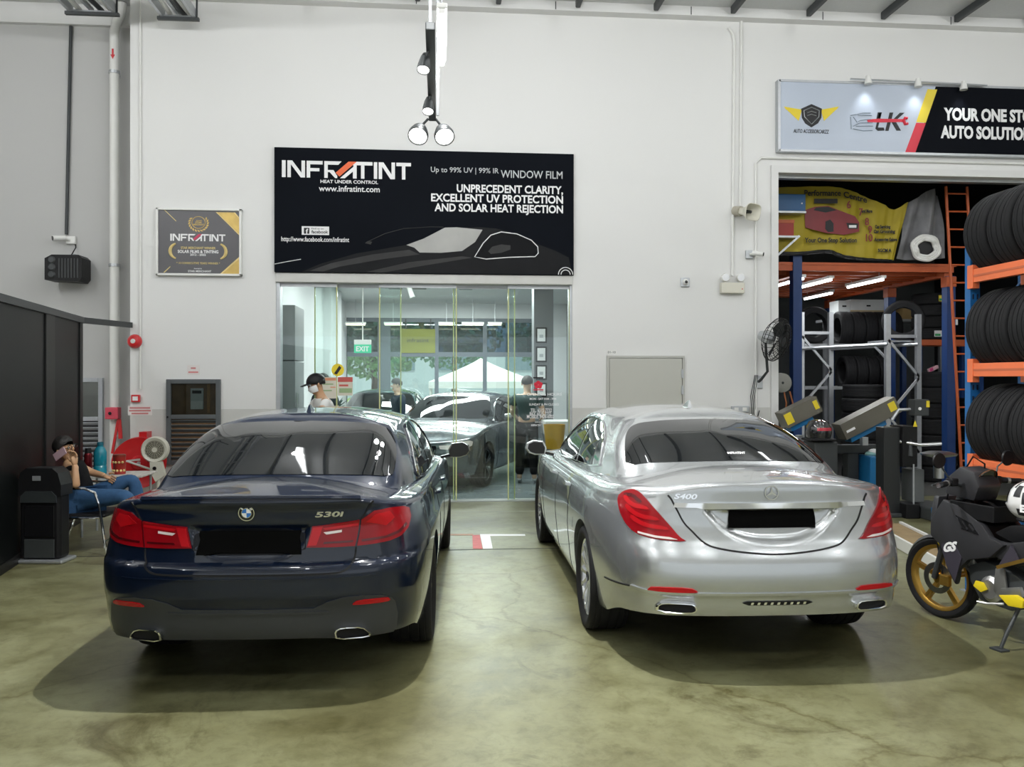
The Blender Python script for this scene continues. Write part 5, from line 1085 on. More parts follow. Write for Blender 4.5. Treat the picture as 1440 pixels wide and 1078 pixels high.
for txt, px0, px1, py, sz in (('OPENING HOURS', 741, 790, 556, .05), ('MON - SAT 9AM - 7PM', 745, 782, 562, .04), ('SUNDAY & PH CLOSED', 744, 786, 570, .045), ('TEL. 6515 7732', 746, 776, 579, .07), ('FAX. 6515-7732', 745, 775, 584, .07), ('MOBILE. 9428-6002', 741, 779, 588, .07), ('www.infratint', 752, 765, 594, .03), ('INFRATINT', 747, 762, 599, .04)):
    a, c = at(px0, py, GYF), at(px1, py, GYF); text_mb(txt, sz, (a.x, GYF-.001, a.z), width=c.x-a.x, ext=.0008, bold=.0005).build('lettering', m_printwhite, t)
p = at(757, 541, GYF); t = thing('flower_sticker', 'red flower shaped sticker on the right glass panel', 'sticker', (p.x, GYF, p.z-.07))
for k in range(5):
    a = PI/2+2*PI*k/5; MB().prism([(p.x+.035*math.cos(a)+.03*math.cos(q_*PI/4), p.z+.03*math.sin(a)+.03*math.sin(q_*PI/4)) for q_ in range(8)], -.002-.0004*k, 'XZ', GYF).build('petal', m_redp, t)
MB().box((p.x-.07, GYF-.003, p.z-.075), (p.x+.07, GYF, p.z-.06)).build('caption_bar', m_redp, t); MB().box((p.x-.07, GYF-.003, p.z+.09), (p.x+.07, GYF, p.z+.11)).build('caption_bar', m_printblack, t)
# exit sign, certificates, column, dark door, counter things
p = at(510, 488, 16.); t = thing('exit_sign', 'green exit sign hanging from the showroom ceiling', 'exit sign', (p.x, 16, p.z-.12)); MB().box((p.x-.16, 15.98, p.z-.11), (p.x+.16, 16.02, p.z+.05), .006).build('green_face', M('exit_green', (.02, .42, .22), emit=.6), t)
MB().box((p.x-.16, 15.98, p.z+.05), (p.x+.16, 16.02, p.z+.14), .006).build('housing', m_whiteplastic, t); MB().tube([(p.x, 16, p.z+.14), (p.x, 16, SC)], .012, 6).build('rod', m_whiteplastic, t); text_mb('EXIT', .13, (p.x-.12, 15.978, p.z-.075), width=.24, bold=.003).build('lettering', m_printwhite, t)
CY_ = 16.2; a, c = at(751, 450, CY_), at(771, 450, CY_); struct(MB().box((a.x, CY_, 0), (c.x+.1, CY_+.4, SC-.02)).build('wall_column', M('column_grey', (.14, .15, .16), rough=.5)))
for k, (y0, y1) in enumerate(((460, 482), (487, 509), (513, 534), (538, 558))):
    q0, q1 = at(753.5, y0, CY_-.02), at(769, y1, CY_-.02); t = thing('framed_certificate', 'black framed certificate on the showroom column, %s from the top' % ORD[k], 'certificate', ((q0.x+q1.x)/2, CY_, q1.z), group='framed certificates on the showroom column')
    MB().box((q0.x, CY_-.02, q1.z), (q1.x, CY_-.001, q0.z), .004).build('frame', m_black, t); MB().box((q0.x+.03, CY_-.024, q1.z+.03), (q1.x-.03, CY_-.02, q0.z-.03)).build('paper', m_printwhite, t); MB().box((q0.x+.07, CY_-.026, q1.z+.10), (q1.x-.07, CY_-.024, q1.z+.16)).build('print_block', m_galv, t)
q0, q1 = at(391, 438, 12.4), at(410, 600, 12.4); t = thing('grey_locker', 'tall grey cabinet just inside the glass on the left', 'cabinet', ((q0.x+q1.x)/2, 12.6, 0))
MB().box((SLX+.004, 12.2, 0), (SLX+.28, 13.0, 1.95), .01).build('lower_door', M('locker_grey', (.22, .23, .24), rough=.4), t); MB().box((SLX+.004, 12.2, 1.96), (SLX+.28, 13.0, 2.75), .01).build('upper_door', M('locker_grey', (.22, .23, .24)), t); MB().box((SLX+.284, 12.3, 1.2), (SLX+.30, 12.33, 1.5)).build('handle', m_steel, t)
struct(MB().box((SLX, 17.2, 0), (SLX+.16, 19.0, SC)).build('wall_pier', m_showwall))
q0 = at(402, 565, 13.4); t = thing('monitor', 'black computer monitor on the counter at the far left of the showroom', 'monitor', (q0.x, 13.4, 1.02)); MB().box((q0.x-.14, 13.38, 1.08), (q0.x+.10, 13.41, 1.52), .008).build('screen', m_blackgloss, t); MB().box((q0.x-.04, 13.40, 1.02), (q0.x+.02, 13.43, 1.12)).build('stand', m_black, t)
t = thing('reception_counter', 'white reception counter along the left showroom wall', 'counter', (-1.95, 14, 0)); MB().box((SLX+.004, 13.1, 0), (-1.62, 15.0, .98)).build('body', m_showwall, t); MB().box((SLX+.004, 13.05, .98), (-1.58, 15.05, 1.02), .008).build('counter_top', m_whiteplastic, t)
q0 = at(487, 570, 14.6); t = thing('potted_plant', 'dark leafy plant in a pot on the counter', 'plant', (-1.75, 14.7, 1.02)); MB().lathe([(0, 0), (.08, 0), (.11, .16), (.10, .17), (0, .15)], 18, 'Z', (-1.75, 14.7, 1.02)).build('pot', m_dark, t, smooth=True)
rnd = random.Random(3)
for k in range(36):
    a = rnd.random()*2*PI; e = rnd.uniform(.2, 1.2); L_ = rnd.uniform(.12, .24); d = Vector((math.cos(a)*math.cos(e), math.sin(a)*math.cos(e), math.sin(e))); s_ = d.cross(Vector((0, 0, 1))).normalized()*.03; o_ = Vector((-1.75, 14.7, 1.17)); m_ = o_+d*L_*.55+Vector((0, 0, .02)); e_ = o_+d*L_
    MB().add([o_, m_+s_, e_, m_-s_], [(0, 1, 2, 3)]).build('leaf', M('dark_leaf', (.02, .07, .05), rough=.5, var=.3), t, fixn=False)
# white bench with a yellow bucket at the right
p = at(788, 612, 13.2); t = thing('work_bench', 'white work bench behind the right glass panel', 'bench', (p.x+.3, 13.3, 0)); zb_ = at(788, 592, 13.1).z
MB().box((p.x-.25, 13.1, zb_-.22), (p.x+.75, 13.7, zb_), .01).build('bench_top', m_whiteplastic, t)
for dx in (-.2, .7): MB().box((p.x+dx-.03, 13.15, 0), (p.x+dx+.03, 13.65, zb_-.22)).build('leg', m_galv, t)
p = at(780, 606, 12.7); t = thing('yellow_bucket', 'yellow ochre bucket beside the white bench', 'bucket', (p.x, 12.7, 0)); MB().box((p.x-.16, 12.6, 0), (p.x+.16, 12.85, .62)).build('crate', m_dark, t); MB().lathe([(0, .63), (.13, .63), (.17, 1.0), (.16, 1.0), (.12, .65)], 22, 'Z', (p.x, 12.72, 0)).build('pail', M('ochre_plastic', (.50, .28, .02), rough=.4), t, smooth=True)
# leaning grey door panel at the right wall
t = thing('leaning_panel', 'pale grey panel leaning against the dark right wall of the showroom', 'panel', (2.9, 14.5, 0)); MB().prism([(14.0, 0), (15.2, 0), (15.2, 2.2), (14.4, 2.2)], .04, 'YZ', 2.75).build('board', M('panel_pale', (.45, .5, .52)), t)
# showroom ceiling track lamp with orange shade, downlights
p = at(571, 418, 15.); t = thing('ceiling_lamp', 'white ceiling lamp arm with a red orange shade in the showroom', 'lamp', (p.x, 15, SC-.1)); MB().box((p.x-.35, 14.96, SC-.07), (p.x+.3, 15.04, SC-.002)).build('rail', m_galv, t)
MB().prism([(p.x-.12, SC-.07), (p.x+.10, SC-.07), (p.x+.06, SC-.40)], .10, 'XZ', 14.95).build('shade', M('shade_orange', (.55, .20, .05), emit=.5), t); MB().tube([(p.x+.0, 14.9, SC-.15), (p.x+.12, 14.85, SC-.5)], [.03, .05], 10).build('spot_tube', m_whiteplastic, t)
for k, (px, py) in enumerate(((392, 432), (556, 433), (590, 433), (655, 428))):
    q_ = at(px, py, 17.5); t = thing('ceiling_vent', 'small square ceiling fitting in the showroom, %s from the left' % ORD[k], 'vent', (q_.x, 17.5, SC), group='showroom ceiling fittings'); MB().box((q_.x-.22, 17.3, SC-.05), (q_.x+.22, 17.7, SC-.002), .01).build('plate', m_galv, t); MB().box((q_.x-.14, 17.36, SC-.06), (q_.x+.14, 17.64, SC-.05)).build('grille', m_dark, t)
for k, (px, w_) in enumerate(((500, .5), (553, .45), (628, .4), (665, .55), (696, .35))):
    q_ = at(px, 455, 20.6); z_ = q_.z; t = thing('tube_light', 'small tube light in the showroom before the upper windows, %s from the left' % ORD[k], 'light', (q_.x, 20.6, z_), group='showroom tube lights'); MB().box((q_.x-w_/2, 20.58, z_), (q_.x+w_/2, 20.64, z_+.04)).build('housing', m_whiteplastic, t); MB().tube([(q_.x-w_/2+.02, 20.6, z_-.02), (q_.x+w_/2-.02, 20.6, z_-.02)], .018, 8).build('glass_tube', M('warm_tube', (1, .93, .7), emit=3), t)
    MB().tube([(q_.x, 20.61, z_+.04), (q_.x, 20.61, SC)], .006, 5).build('rod', m_galv, t)
for y_ in (13.5, 16.5, 19.3): area_light('showroom_area_light', (.3, y_, SC-.03), 3.2, .5, 170, (.97, 1, 1))  # area lights just below the showroom ceiling, no lamp panel modelled
# ---------------- outside: ground, white canopy, planting, trees
struct(MB().box((-30, BY+.3, -.25), (34, 60, -.05)).build('ground_outside', M('pale_paving', (.50, .51, .48), rough=.8)))
p = at(676, 540, 27.); t = thing('canopy_tent', 'white pointed canopy tent outside the showroom windows', 'tent', (p.x, 27., -.05)); hx = 1.65; za, ze = at(676, 503, 27.).z, at(676, 536, 27.).z
m_tent = M('tent_white', (.88, .88, .86), rough=.7); n_ = 9; rows = []
for k in range(n_):
    f = k/(n_-1); r = hx*f; z = za-(za-ze)*(f**.85); rows.append([(p.x+r*sx, 27+r*sy, z) for sx, sy in ((-1, -1), (0, -1), (1, -1), (1, 0), (1, 1), (0, 1), (-1, 1), (-1, 0), (-1, -1))])
b = MB(); b.grid(np.array(rows)); b.build('roof_cloth', m_tent, t)
for sx, sy in ((-1, -1), (1, -1), (1, 1), (-1, 1)): MB().tube([(p.x+hx*sx*.97, 27+hx*sy*.97, -.05), (p.x+hx*sx*.97, 27+hx*sy*.97, ze)], .035, 8).build('post', m_whiteplastic, t)
for sx in (-1, 1): MB().box((p.x-hx, 27+sx*hx-.01, ze-.2), (p.x+hx, 27+sx*hx+.01, ze)).build('valance', m_tent, t)
def tree(x, y, h, r, label, col, seed, n=2200):
    rg = random.Random(seed); t = thing('tree', label, 'tree', (x, y, -.05), group='trees outside the showroom'); MB().tube([(x, y, -.05), (x+.05, y, h*.35), (x-.03, y+.05, h*.7)], [.14, .11, .05], 8).build('trunk', M('bark', (.10, .075, .05), rough=.9, var=.3), t, smooth=True)
    b = MB()
    for k in range(n):
        while True:
            v = Vector((rg.uniform(-1, 1), rg.uniform(-1, 1), rg.uniform(-1, 1)))
            if v.length < 1: break
        c_ = Vector((x, y, h*.72))+Vector((v.x*r, v.y*r, v.z*h*.36)); s_ = rg.uniform(.08, .19); q = Euler((rg.random()*6, rg.random()*6, rg.random()*6)).to_matrix(); b.add([c_+q @ Vector(w) for w in ((0, -s_, 0), (s_*.6, 0, s_*.15), (0, s_, 0), (-s_*.6, 0, s_*.15))], [(0, 1, 2, 3)])
    o = b.build('foliage', M('leaf_%d' % seed, col, rough=.6, var=.35, scale=1.5), t, fixn=False); o['kind'] = 'stuff'
tree(-2.3, 30, 4.6, 1.9, 'light green tree outside the left showroom windows', (.16, .34, .12), 11); tree(.6, 34, 5.6, 2.2, 'green tree directly behind the white canopy tent', (.10, .28, .14), 12); tree(4.6, 31, 4.8, 1.9, 'blue green tree outside the right showroom windows', (.12, .30, .18), 13)
tree(-6.0, 36, 6, 2.6, 'tall green tree at the far left outside the showroom', (.14, .32, .14), 14); tree(8.5, 37, 6, 2.8, 'tall green tree at the far right outside the showroom', (.10, .26, .14), 15)
t = thing('hedge', 'low yellow green hedge outside the showroom windows', 'hedge', (0, 28.5, -.05)); rg = random.Random(5); b = MB()
for k in range(900):
    c_ = Vector((rg.uniform(-6, 8), 29.2+rg.uniform(-.35, .35), rg.uniform(0, .95))); s_ = rg.uniform(.08, .16); q = Euler((rg.random()*6, rg.random()*6, rg.random()*6)).to_matrix(); b.add([c_+q @ Vector(w) for w in ((0, -s_, 0), (s_*.6, 0, .02), (0, s_, 0), (-s_*.6, 0, .02))], [(0, 1, 2, 3)])
o = b.build('foliage', M('hedge_leaf', (.30, .42, .10), rough=.6, var=.4, scale=2), t, fixn=False); o['kind'] = 'stuff'
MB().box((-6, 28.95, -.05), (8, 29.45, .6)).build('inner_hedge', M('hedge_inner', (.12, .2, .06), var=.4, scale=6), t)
fb = thing('backdrop_building', 'added pale blue grey backdrop building far beyond the trees', 'building', (2, 52, -.05)); MB().box((-26, 50, -.05), (32, 56, 11)).build('wall', M('far_wall', (.42, .50, .53), rough=.8), fb)  # made-up building, added to cover the white sky behind the tent
for k in range(14):
    for j in range(2): MB().box((-24+4*k, 49.95, 2.2+4*j), (-21.4+4*k, 50.0, 4.4+4*j)).build('window', M('far_window', (.16, .24, .28), rough=.2), fb)
# ---------------- cars inside the showroom
m_grey = M('grey_paint', (.11, .125, .135), rough=.25, metal=.6, coat=1.)
def plain_car(pose, label, paint):
    c = Car(BMW, pose, 'showroom_car', label, paint, m_rimdark, 5, 'pair', .25)
    c.glass('rear_window', [(0, .97), (2, .95), (2.9, .90), (3.05, .80), (2.9, .25), (2.8, .10), (0, .04), (-2.8, .10), (-2.9, .25), (-3.05, .80), (-2.9, .90), (-2, .95)], m_tint)
    c.glass('side_window', SW, m_tint, both=True, round_=0); c.gline('window_trim', smooth_line(SW+[SW[0]], 5), .008, m_chrome, .008)
    c.front_glass(); c.mirrors(3.18, .985, paint, .90); c.sides((1.72, 2.48, 3.5), .80, paint, (1.95, 2.75)); c.nose(m_lensw); return c
def car_pose(fx, fy, head):       # nose position and heading (angle from -Y toward -X)
    a = math.radians(head); f = Vector((-math.sin(a), -math.cos(a), 0)); r = Vector((fx, fy, 0))-f*4.936
    return (r.x, r.y, math.atan2(-f.x, f.y))
car1 = plain_car(car_pose(-.38, 12.75, 20), 'grey sedan inside the showroom facing the glass', m_grey)
car2 = plain_car(car_pose(-1.30, 16.35, 3), 'dark green car parked at the back of the showroom', M('teal_grey_paint', (.06, .11, .11), rough=.25, metal=.5, coat=1.))
# =================================================================== PEOPLE
def skin(verts, edges, radii, sub=2, root=0):
    """continuous tapered surface grown around a skeleton; returns (points, faces)"""
    me = bpy.data.meshes.new('skeleton'); bm = bmesh.new(); L = bm.verts.layers.skin.verify(); vs = [bm.verts.new(v) for v in verts]
    for i, v in enumerate(vs):
        r = radii[i]; v[L].radius = r if isinstance(r, tuple) else (r, r); v[L].use_root = (i == root)
    for a, c in edges: bm.edges.new((vs[a], vs[c]))
    bm.to_mesh(me); bm.free(); ob = bpy.data.objects.new('skeleton', me); COL.objects.link(ob)
    m1 = ob.modifiers.new('s', 'SKIN'); m1.branch_smoothing = .6; m1.use_smooth_shade = True; m2 = ob.modifiers.new('d', 'SUBSURF'); m2.levels = sub; m2.render_levels = sub
    bpy.context.view_layer.update(); e = ob.evaluated_get(bpy.context.evaluated_depsgraph_get()); m = bpy.data.meshes.new_from_object(e)
    V = [v.co.copy() for v in m.vertices]; Fc = [tuple(p.vertices) for p in m.polygons]
    bpy.data.objects.remove(ob); bpy.data.meshes.remove(me); bpy.data.meshes.remove(m); return V, Fc
def chain_mb(mb, pts, rs, sub=1):
    V, Fc = skin(pts, [(i, i+1) for i in range(len(pts)-1)], rs, sub); mb.add(V, Fc)
def hand(mb, wrist, d, side, curl=.5, size=1.):
    """palm and five fingers; d = direction of the hand, side = direction of the thumb"""
    w = Vector(wrist); d = Vector(d).normalized(); s_ = Vector(side); s_ = (s_-d*s_.dot(d)).normalized(); n = d.cross(s_)
    chain_mb(mb, [w-d*.02, w+d*.03*size, w+d*.085*size], [(.026, .020), (.040*size, .018), (.042*size, .016)])
    for k, (o, ln) in enumerate(((.030, .070), (.010, .080), (-.010, .075), (-.030, .058))):
        b0 = w+d*.08*size+s_*o*size; a1 = curl*.6; a2 = curl*1.3; p1 = b0+(d*math.cos(a1)+n*math.sin(a1))*ln*.5*size; p2 = p1+(d*math.cos(a2)+n*math.sin(a2))*ln*.5*size
        chain_mb(mb, [b0-d*.02, b0, p1, p2], [.010*size, .0100*size, .0090*size, .0075*size])
    t0 = w+d*.025*size+s_*.030*size; chain_mb(mb, [t0, t0+(s_*.7+d*.7)*.035*size, t0+(s_*.45+d*.9+n*.3*curl)*.070*size], [.013*size, .0115*size, .009*size])
def person(label, J, skin_col, shirt, trousers, hair, loc, face, sleeve=.55, mask=False, cap=False, glasses=False, shoes=None, curl=(.5, .5), hands=True, hair_long=.0, collar=None):
    """J: world joint positions; face: direction the head looks"""
    t = thing('person', label, 'person', loc); m_sk = M('skin_%s' % str(skin_col[0]), skin_col, rough=.5, sss=.1, var=.05)
    names = ['pelvis', 'spine', 'chest', 'neck', 'head0', 'head1', 'shL', 'elL', 'wrL', 'shR', 'elR', 'wrR', 'hipL', 'knL', 'anL', 'toL', 'hipR', 'knR', 'anR', 'toR']
    f = Vector(face).normalized(); up = (Vector(J['head'])-Vector(J['neck'])).normalized(); sd = f.cross(up).normalized(); f = up.cross(sd).normalized()
    H = Vector(J['head']); J = dict(J); J['head0'] = H-up*.045+f*.012; J['head1'] = H+up*.035
    V = [Vector(J[n]) for n in names]; I = {n: i for i, n in enumerate(names)}
    R = dict(pelvis=(.15, .115), spine=(.135, .105), chest=(.155, .11), neck=.055, head0=(.072, .078), head1=(.085, .098), shL=.060, elL=.042, wrL=.028, shR=.060, elR=.042, wrR=.028, hipL=.088, knL=.062, anL=.042, toL=.035, hipR=.088, knR=.062, anR=.042, toR=.035)
    E = [('pelvis', 'spine'), ('spine', 'chest'), ('chest', 'neck'), ('neck', 'head0'), ('head0', 'head1'), ('chest', 'shL'), ('shL', 'elL'), ('elL', 'wrL'), ('chest', 'shR'), ('shR', 'elR'), ('elR', 'wrR'), ('pelvis', 'hipL'), ('hipL', 'knL'), ('knL', 'anL'), ('anL', 'toL'), ('pelvis', 'hipR'), ('hipR', 'knR'), ('knR', 'anR'), ('anR', 'toR')]
    b = MB(); b.add(*skin(V, [(I[a], I[c]) for a, c in E], [R[n] for n in names], 2))
    if hands:
        for s_, cu in (('L', curl[0]), ('R', curl[1])):
            w = Vector(J['wr'+s_]); d = J.get('hd'+s_) or (w-Vector(J['el'+s_])); hand(b, w, d, J.get('th'+s_) or (f+up*.3), cu)
    # nose, ears, jaw belong to the body surface
    b.T = None; c0 = H-up*.008+f*.098; b.sphere(c0, .016, 8, 6, (1, 1, 1.3)); b.sphere(H-up*.085+f*.055, .035, 10, 8)
    for s_ in (-1, 1): b.sphere(H+sd*s_*.086-up*.01, .022, 8, 6, (.6, .8, 1.3))
    b.build('body', m_sk, t, smooth=True, auto=80)
    def cloth(nm, sel, ed, grow, mat, cut=None):
        P = []; rr = []; idx = {}
        for n in sel:
            idx[n] = len(P)
            if cut and n in cut: a, c, k = cut[n]; P.append(Vector(J[a]).lerp(Vector(J[c]), k)); r = R[a]; rr.append((r if not isinstance(r, tuple) else r[0])*.95+grow)
            else: P.append(Vector(J[n])); r = R[n]; rr.append(tuple(q+grow for q in r) if isinstance(r, tuple) else r+grow)
        mb = MB(); mb.add(*skin(P, [(idx[a], idx[c]) for a, c in ed], rr, 2)); return mb.build(nm, mat, t, smooth=True, auto=80)
    if sleeve < 1: ss = ['pelvis', 'spine', 'chest', 'shL', 'slL', 'shR', 'slR', 'nk']; cutd = dict(slL=('shL', 'elL', sleeve), slR=('shR', 'elR', sleeve), nk=('chest', 'neck', .55)); ee = [('pelvis', 'spine'), ('spine', 'chest'), ('chest', 'shL'), ('shL', 'slL'), ('chest', 'shR'), ('shR', 'slR'), ('chest', 'nk')]
    else: ss = ['pelvis', 'spine', 'chest', 'shL', 'elL', 'slL', 'shR', 'elR', 'slR', 'nk']; cutd = dict(slL=('elL', 'wrL', .85), slR=('elR', 'wrR', .85), nk=('chest', 'neck', .55)); ee = [('pelvis', 'spine'), ('spine', 'chest'), ('chest', 'shL'), ('shL', 'elL'), ('elL', 'slL'), ('chest', 'shR'), ('shR', 'elR'), ('elR', 'slR'), ('chest', 'nk')]
    cloth('shirt', ss, ee, .016, shirt, cutd)
    cloth('trousers', ['pelvis', 'hipL', 'knL', 'laL', 'hipR', 'knR', 'laR'], [('pelvis', 'hipL'), ('hipL', 'knL'), ('knL', 'laL'), ('pelvis', 'hipR'), ('hipR', 'knR'), ('knR', 'laR')], .018, trousers, dict(laL=('knL', 'anL', .93), laR=('knR', 'anR', .93)))
    for s_ in 'LR':
        mb = MB(); a, o = Vector(J['an'+s_]), Vector(J['to'+s_]); dn = Vector((0, 0, -.03)); mb.add(*skin([a, a.lerp(o, .1)+dn*.6, o+(o-a).normalized()*.04], [(0, 1), (1, 2)], [.046, .050, .042], 2)); mb.build('shoe', shoes or m_black, t, smooth=True)
    # hair: shell round the back and top of the head
    T4 = Matrix((sd, f, up)).transposed().to_4x4(); T4.translation = H
    def shell(r, sc, lim, nm, mat, dz=.0, fr=.25):
        mb = MB(); nu, nv = 28, 14; P = []
        for i in range(nu+1):
            a = 2*PI*i/nu; fac = math.sin(a); lo = lim-(fr*max(0, -fac)) + (fr*1.6*max(0, fac)); row = []   # higher in front (fac>0), lower at the nape
            for k in range(nv+1):
                th = k/nv*(math.acos(max(-1, min(1, lo)))); wv = 1-.13*(k/nv)**4*(nm == 'hair')+(.035*math.sin(7*a+5*th)+.025*math.sin(13*a-9*th))*math.sin(th)*(nm == 'hair'); row.append(T4 @ Vector((r*wv*sc[0]*math.sin(th)*math.cos(a), r*wv*sc[1]*math.sin(th)*math.sin(a)-.006, r*wv*sc[2]*math.cos(th)+dz)))
            P.append([tuple(v) for v in row])
        mb.grid(np.array(P)); return mb.build(nm, mat, t, smooth=True, auto=80)
    m_hair = M('hair_%.3f' % hair[0], hair, rough=.6, var=.4, scale=40, bump=.4, bscale=120)
    if cap:
        shell(.118, (.93, 1.06, 1.0), .12, 'cap', m_black, .018, .02); mb = MB(); mb.T = T4; mb.prism([(-.075, .06), (-.07, .15), (-.035, .19), (.035, .19), (.07, .15), (.075, .06)], .010, 'XY', .030); mb.build('cap_brim', m_black, t); shell(.112, (.93, 1.06, 1.0), -.1, 'hair', m_hair, .0, .3)
    else: shell(.108, (.94, 1.02, 1.06), -.15-hair_long, 'hair', m_hair, .014, .42)
    for s_ in (-1, 1):
        mb = MB(); mb.sphere(H+sd*s_*.034+f*.088+up*.012, .011, 8, 6); mb.build('eye', m_printwhite, t, smooth=True); mb = MB(); mb.sphere(H+sd*s_*.034+f*.098+up*.012, .006, 8, 6); mb.build('pupil', m_black, t)
        mb = MB(); mb.T = T4; mb.box((s_*.034-.018, .094, .032), (s_*.034+.018, .100, .037)); mb.build('eyebrow', m_hair, t)
    if mask:
        mb = MB(); rows = []
        for i in range(9):
            a = math.radians(-75+150*i/8); rows.append([tuple(T4 @ Vector((.100*math.sin(a)*(1-.15*abs(k-1)), .104*math.cos(a)+(.022*math.cos(a)**4 if k == 1 else 0), -.002-.042*k))) for k in range(3)])
        mb.grid(np.array(rows)); mb.build('face_mask', m_printwhite, t, smooth=True)
    else: mb = MB(); mb.T = T4; mb.box((-.024, .088, -.056), (.024, .096, -.049), .002); mb.build('mouth', M('lips', (.35, .13, .11)), t)
    if glasses:
        for s_ in (-1, 1):
            mb = MB(); mb.T = T4; mb.tube([(s_*.036+.026*math.cos(q*PI/6), .107, .012+.018*math.sin(q*PI/6)) for q in range(12)], .003, 5, closed=True); mb.tube([(s_*.062, .105, .014), (s_*.092, .0, .012)], .003, 5); mb.build('glasses', m_black, t)
    return t
def standing(x, y, h, face_deg, arms=None, lean=0., hip=0.):
    """joints of a standing figure; face_deg: 0 looks to -Y, 90 looks to +X"""
    k = h/1.72; a = math.radians(face_deg); f = Vector((math.sin(a), -math.cos(a), 0)); l = Vector((math.cos(a), math.sin(a), 0))   # l = the figure's left
    def P(side, fwd, z): return Vector((x, y, 0))+l*side*k+f*(fwd+lean*max(0, z-.9))*k+Vector((0, 0, (z-lean*lean*.5*max(0, z-.9))*k))
    J = dict(pelvis=P(0, 0, .95), spine=P(0, -.01, 1.12), chest=P(0, -.01, 1.32), neck=P(0, .0, 1.47), head=P(0, .03, 1.605))
    for s_, sg_ in (('L', 1), ('R', -1)):
        J['sh'+s_] = P(sg_*.185, -.01, 1.40); J['hip'+s_] = P(sg_*.095, 0, .90); J['kn'+s_] = P(sg_*.11, .02, .50); J['an'+s_] = P(sg_*.12, -.02, .09); J['to'+s_] = P(sg_*.14, .14, .045)
        J['el'+s_] = P(sg_*.24, -.02, 1.13); J['wr'+s_] = P(sg_*.25, .06, .90)
    if arms:
        for n, (s1, f1, z1) in arms.items(): J[n] = P(s1, f1, z1)
    return J, f
m_blk_cloth = M('black_cloth', (.006, .006, .007), rough=.9, spec=.15, var=.3, scale=20, bump=.2); m_jean = M('blue_denim', (.022, .075, .17), rough=.85, var=.3, scale=25, bump=.3, bscale=120)
m_dkblue = M('dark_blue_cloth', (.02, .035, .055), rough=.85, var=.3, scale=15); m_dkgreen = M('dark_teal_cloth', (.035, .065, .065), rough=.85, var=.2); m_wht_cloth = M('white_cloth', (.66, .66, .64), rough=.8)
tan = (.50, .29, .16); pale = (.58, .38, .27); dkhair = (.012, .010, .009)
# capped person bending in front of the glass
q = at(447, 570, 10.75); J, f = standing(q.x+.12, 10.75, 1.76, -65, dict(elL=(.26, .18, 1.16), wrL=(.18, .42, 1.05), elR=(-.26, .18, 1.16), wrR=(-.18, .42, 1.05)), .16)
person('person in a black cap and white face mask bending forward by the glass front', J, tan, m_wht_cloth, m_blk_cloth, dkhair, (q.x+.12, 10.75, 0), f-Vector((0, 0, .5)), .5, mask=True, cap=True)
q = at(456, 560, 12.6); J, f = standing(q.x, 12.6, 1.77, -40); person('person with dark hair half hidden behind the posters on the glass', J, pale, m_dkblue, m_blk_cloth, dkhair, (q.x, 12.6, 0), f)
J, f = standing(-.74, 15.45, 1.70, -70); person('person in a dark jacket standing beyond the grey showroom car', J, pale, m_dkblue, m_blk_cloth, dkhair, (-.74, 15.45, 0), f, 1.)
q = fl(741, 679); J, f = standing(q.x, q.y, 1.74, 165, dict(elL=(.26, .06, 1.12), wrL=(.20, .26, 1.02), elR=(-.26, .06, 1.12), wrR=(-.2, .26, 1.02))); person('person in a dark shirt standing with back turned behind the right glass', J, pale, m_dkgreen, m_blk_cloth, (.03, .028, .027), q, f, .6, shoes=M('grey_shoe', (.35, .36, .37)))
# seated man on the phone, with his chair
A = lambda px, py, Y: at(px, py, Y)
J = dict(pelvis=A(119, 697, 8.62), spine=A(113, 680, 8.62), chest=A(104, 661, 8.62), neck=A(95, 646, 8.62), head=A(91, 630, 8.60),
  shL=A(109, 656, 8.80), elL=A(128, 664, 8.86), wrL=A(148, 669, 8.74), shR=A(98, 659, 8.42), elR=A(107, 684, 8.30), wrR=A(105, 652, 8.34),
  hipL=A(123, 699, 8.72), knL=A(188, 672, 8.82), anL=A(196, 728, 8.80), toL=A(212, 734, 8.74), hipR=A(123, 701, 8.52), knR=A(180, 697, 8.40), anR=A(184, 752, 8.45), toR=A(203, 760, 8.42))
J['hdR'] = Vector((-.12, .10, .9)); J['thR'] = Vector((-.8, .3, .3)); J['hdL'] = Vector((.8, -.35, -.3)); J['thL'] = Vector((.3, .2, .9))
man = person('seated man in a black shirt and jeans talking on a phone', J, tan, m_blk_cloth, m_jean, dkhair, (J['pelvis'].x, 8.62, .47), Vector((.93, -.36, -.12)), .45, glasses=True, curl=(.35, .9), shoes=m_dark)
hd = J['head']; t = thing('mobile_phone', 'pinkish mobile phone held to the seated man\'s ear', 'phone', (hd.x, hd.y-.1, hd.z-.08)); c = Vector((hd.x+.005, hd.y-.118, hd.z-.045)); MB().obox(c, (.075, .010, .150), (0, 1.0, -.35), .004).build('case', M('phone_pink', (.55, .38, .42), rough=.25), t); MB().obox(c+Vector((.0, .006, 0)), (.068, .002, .140), (0, 1.0, -.35)).build('screen', m_blackgloss, t)
sx, sy, sz = J['pelvis'].x+.05, 8.62, .40; t = thing('arm_chair', 'chrome tube armchair with black seat under the seated man', 'chair', (sx, sy, 0))
MB().box((sx-.24, sy-.24, sz-.04), (sx+.24, sy+.24, sz), .02).build('seat', m_black, t); b = MB(); b.obox((sx-.30, sy, sz+.24), (.035, .44, .38), (0, -.22, 0), .012); b.build('backrest', m_black, t)
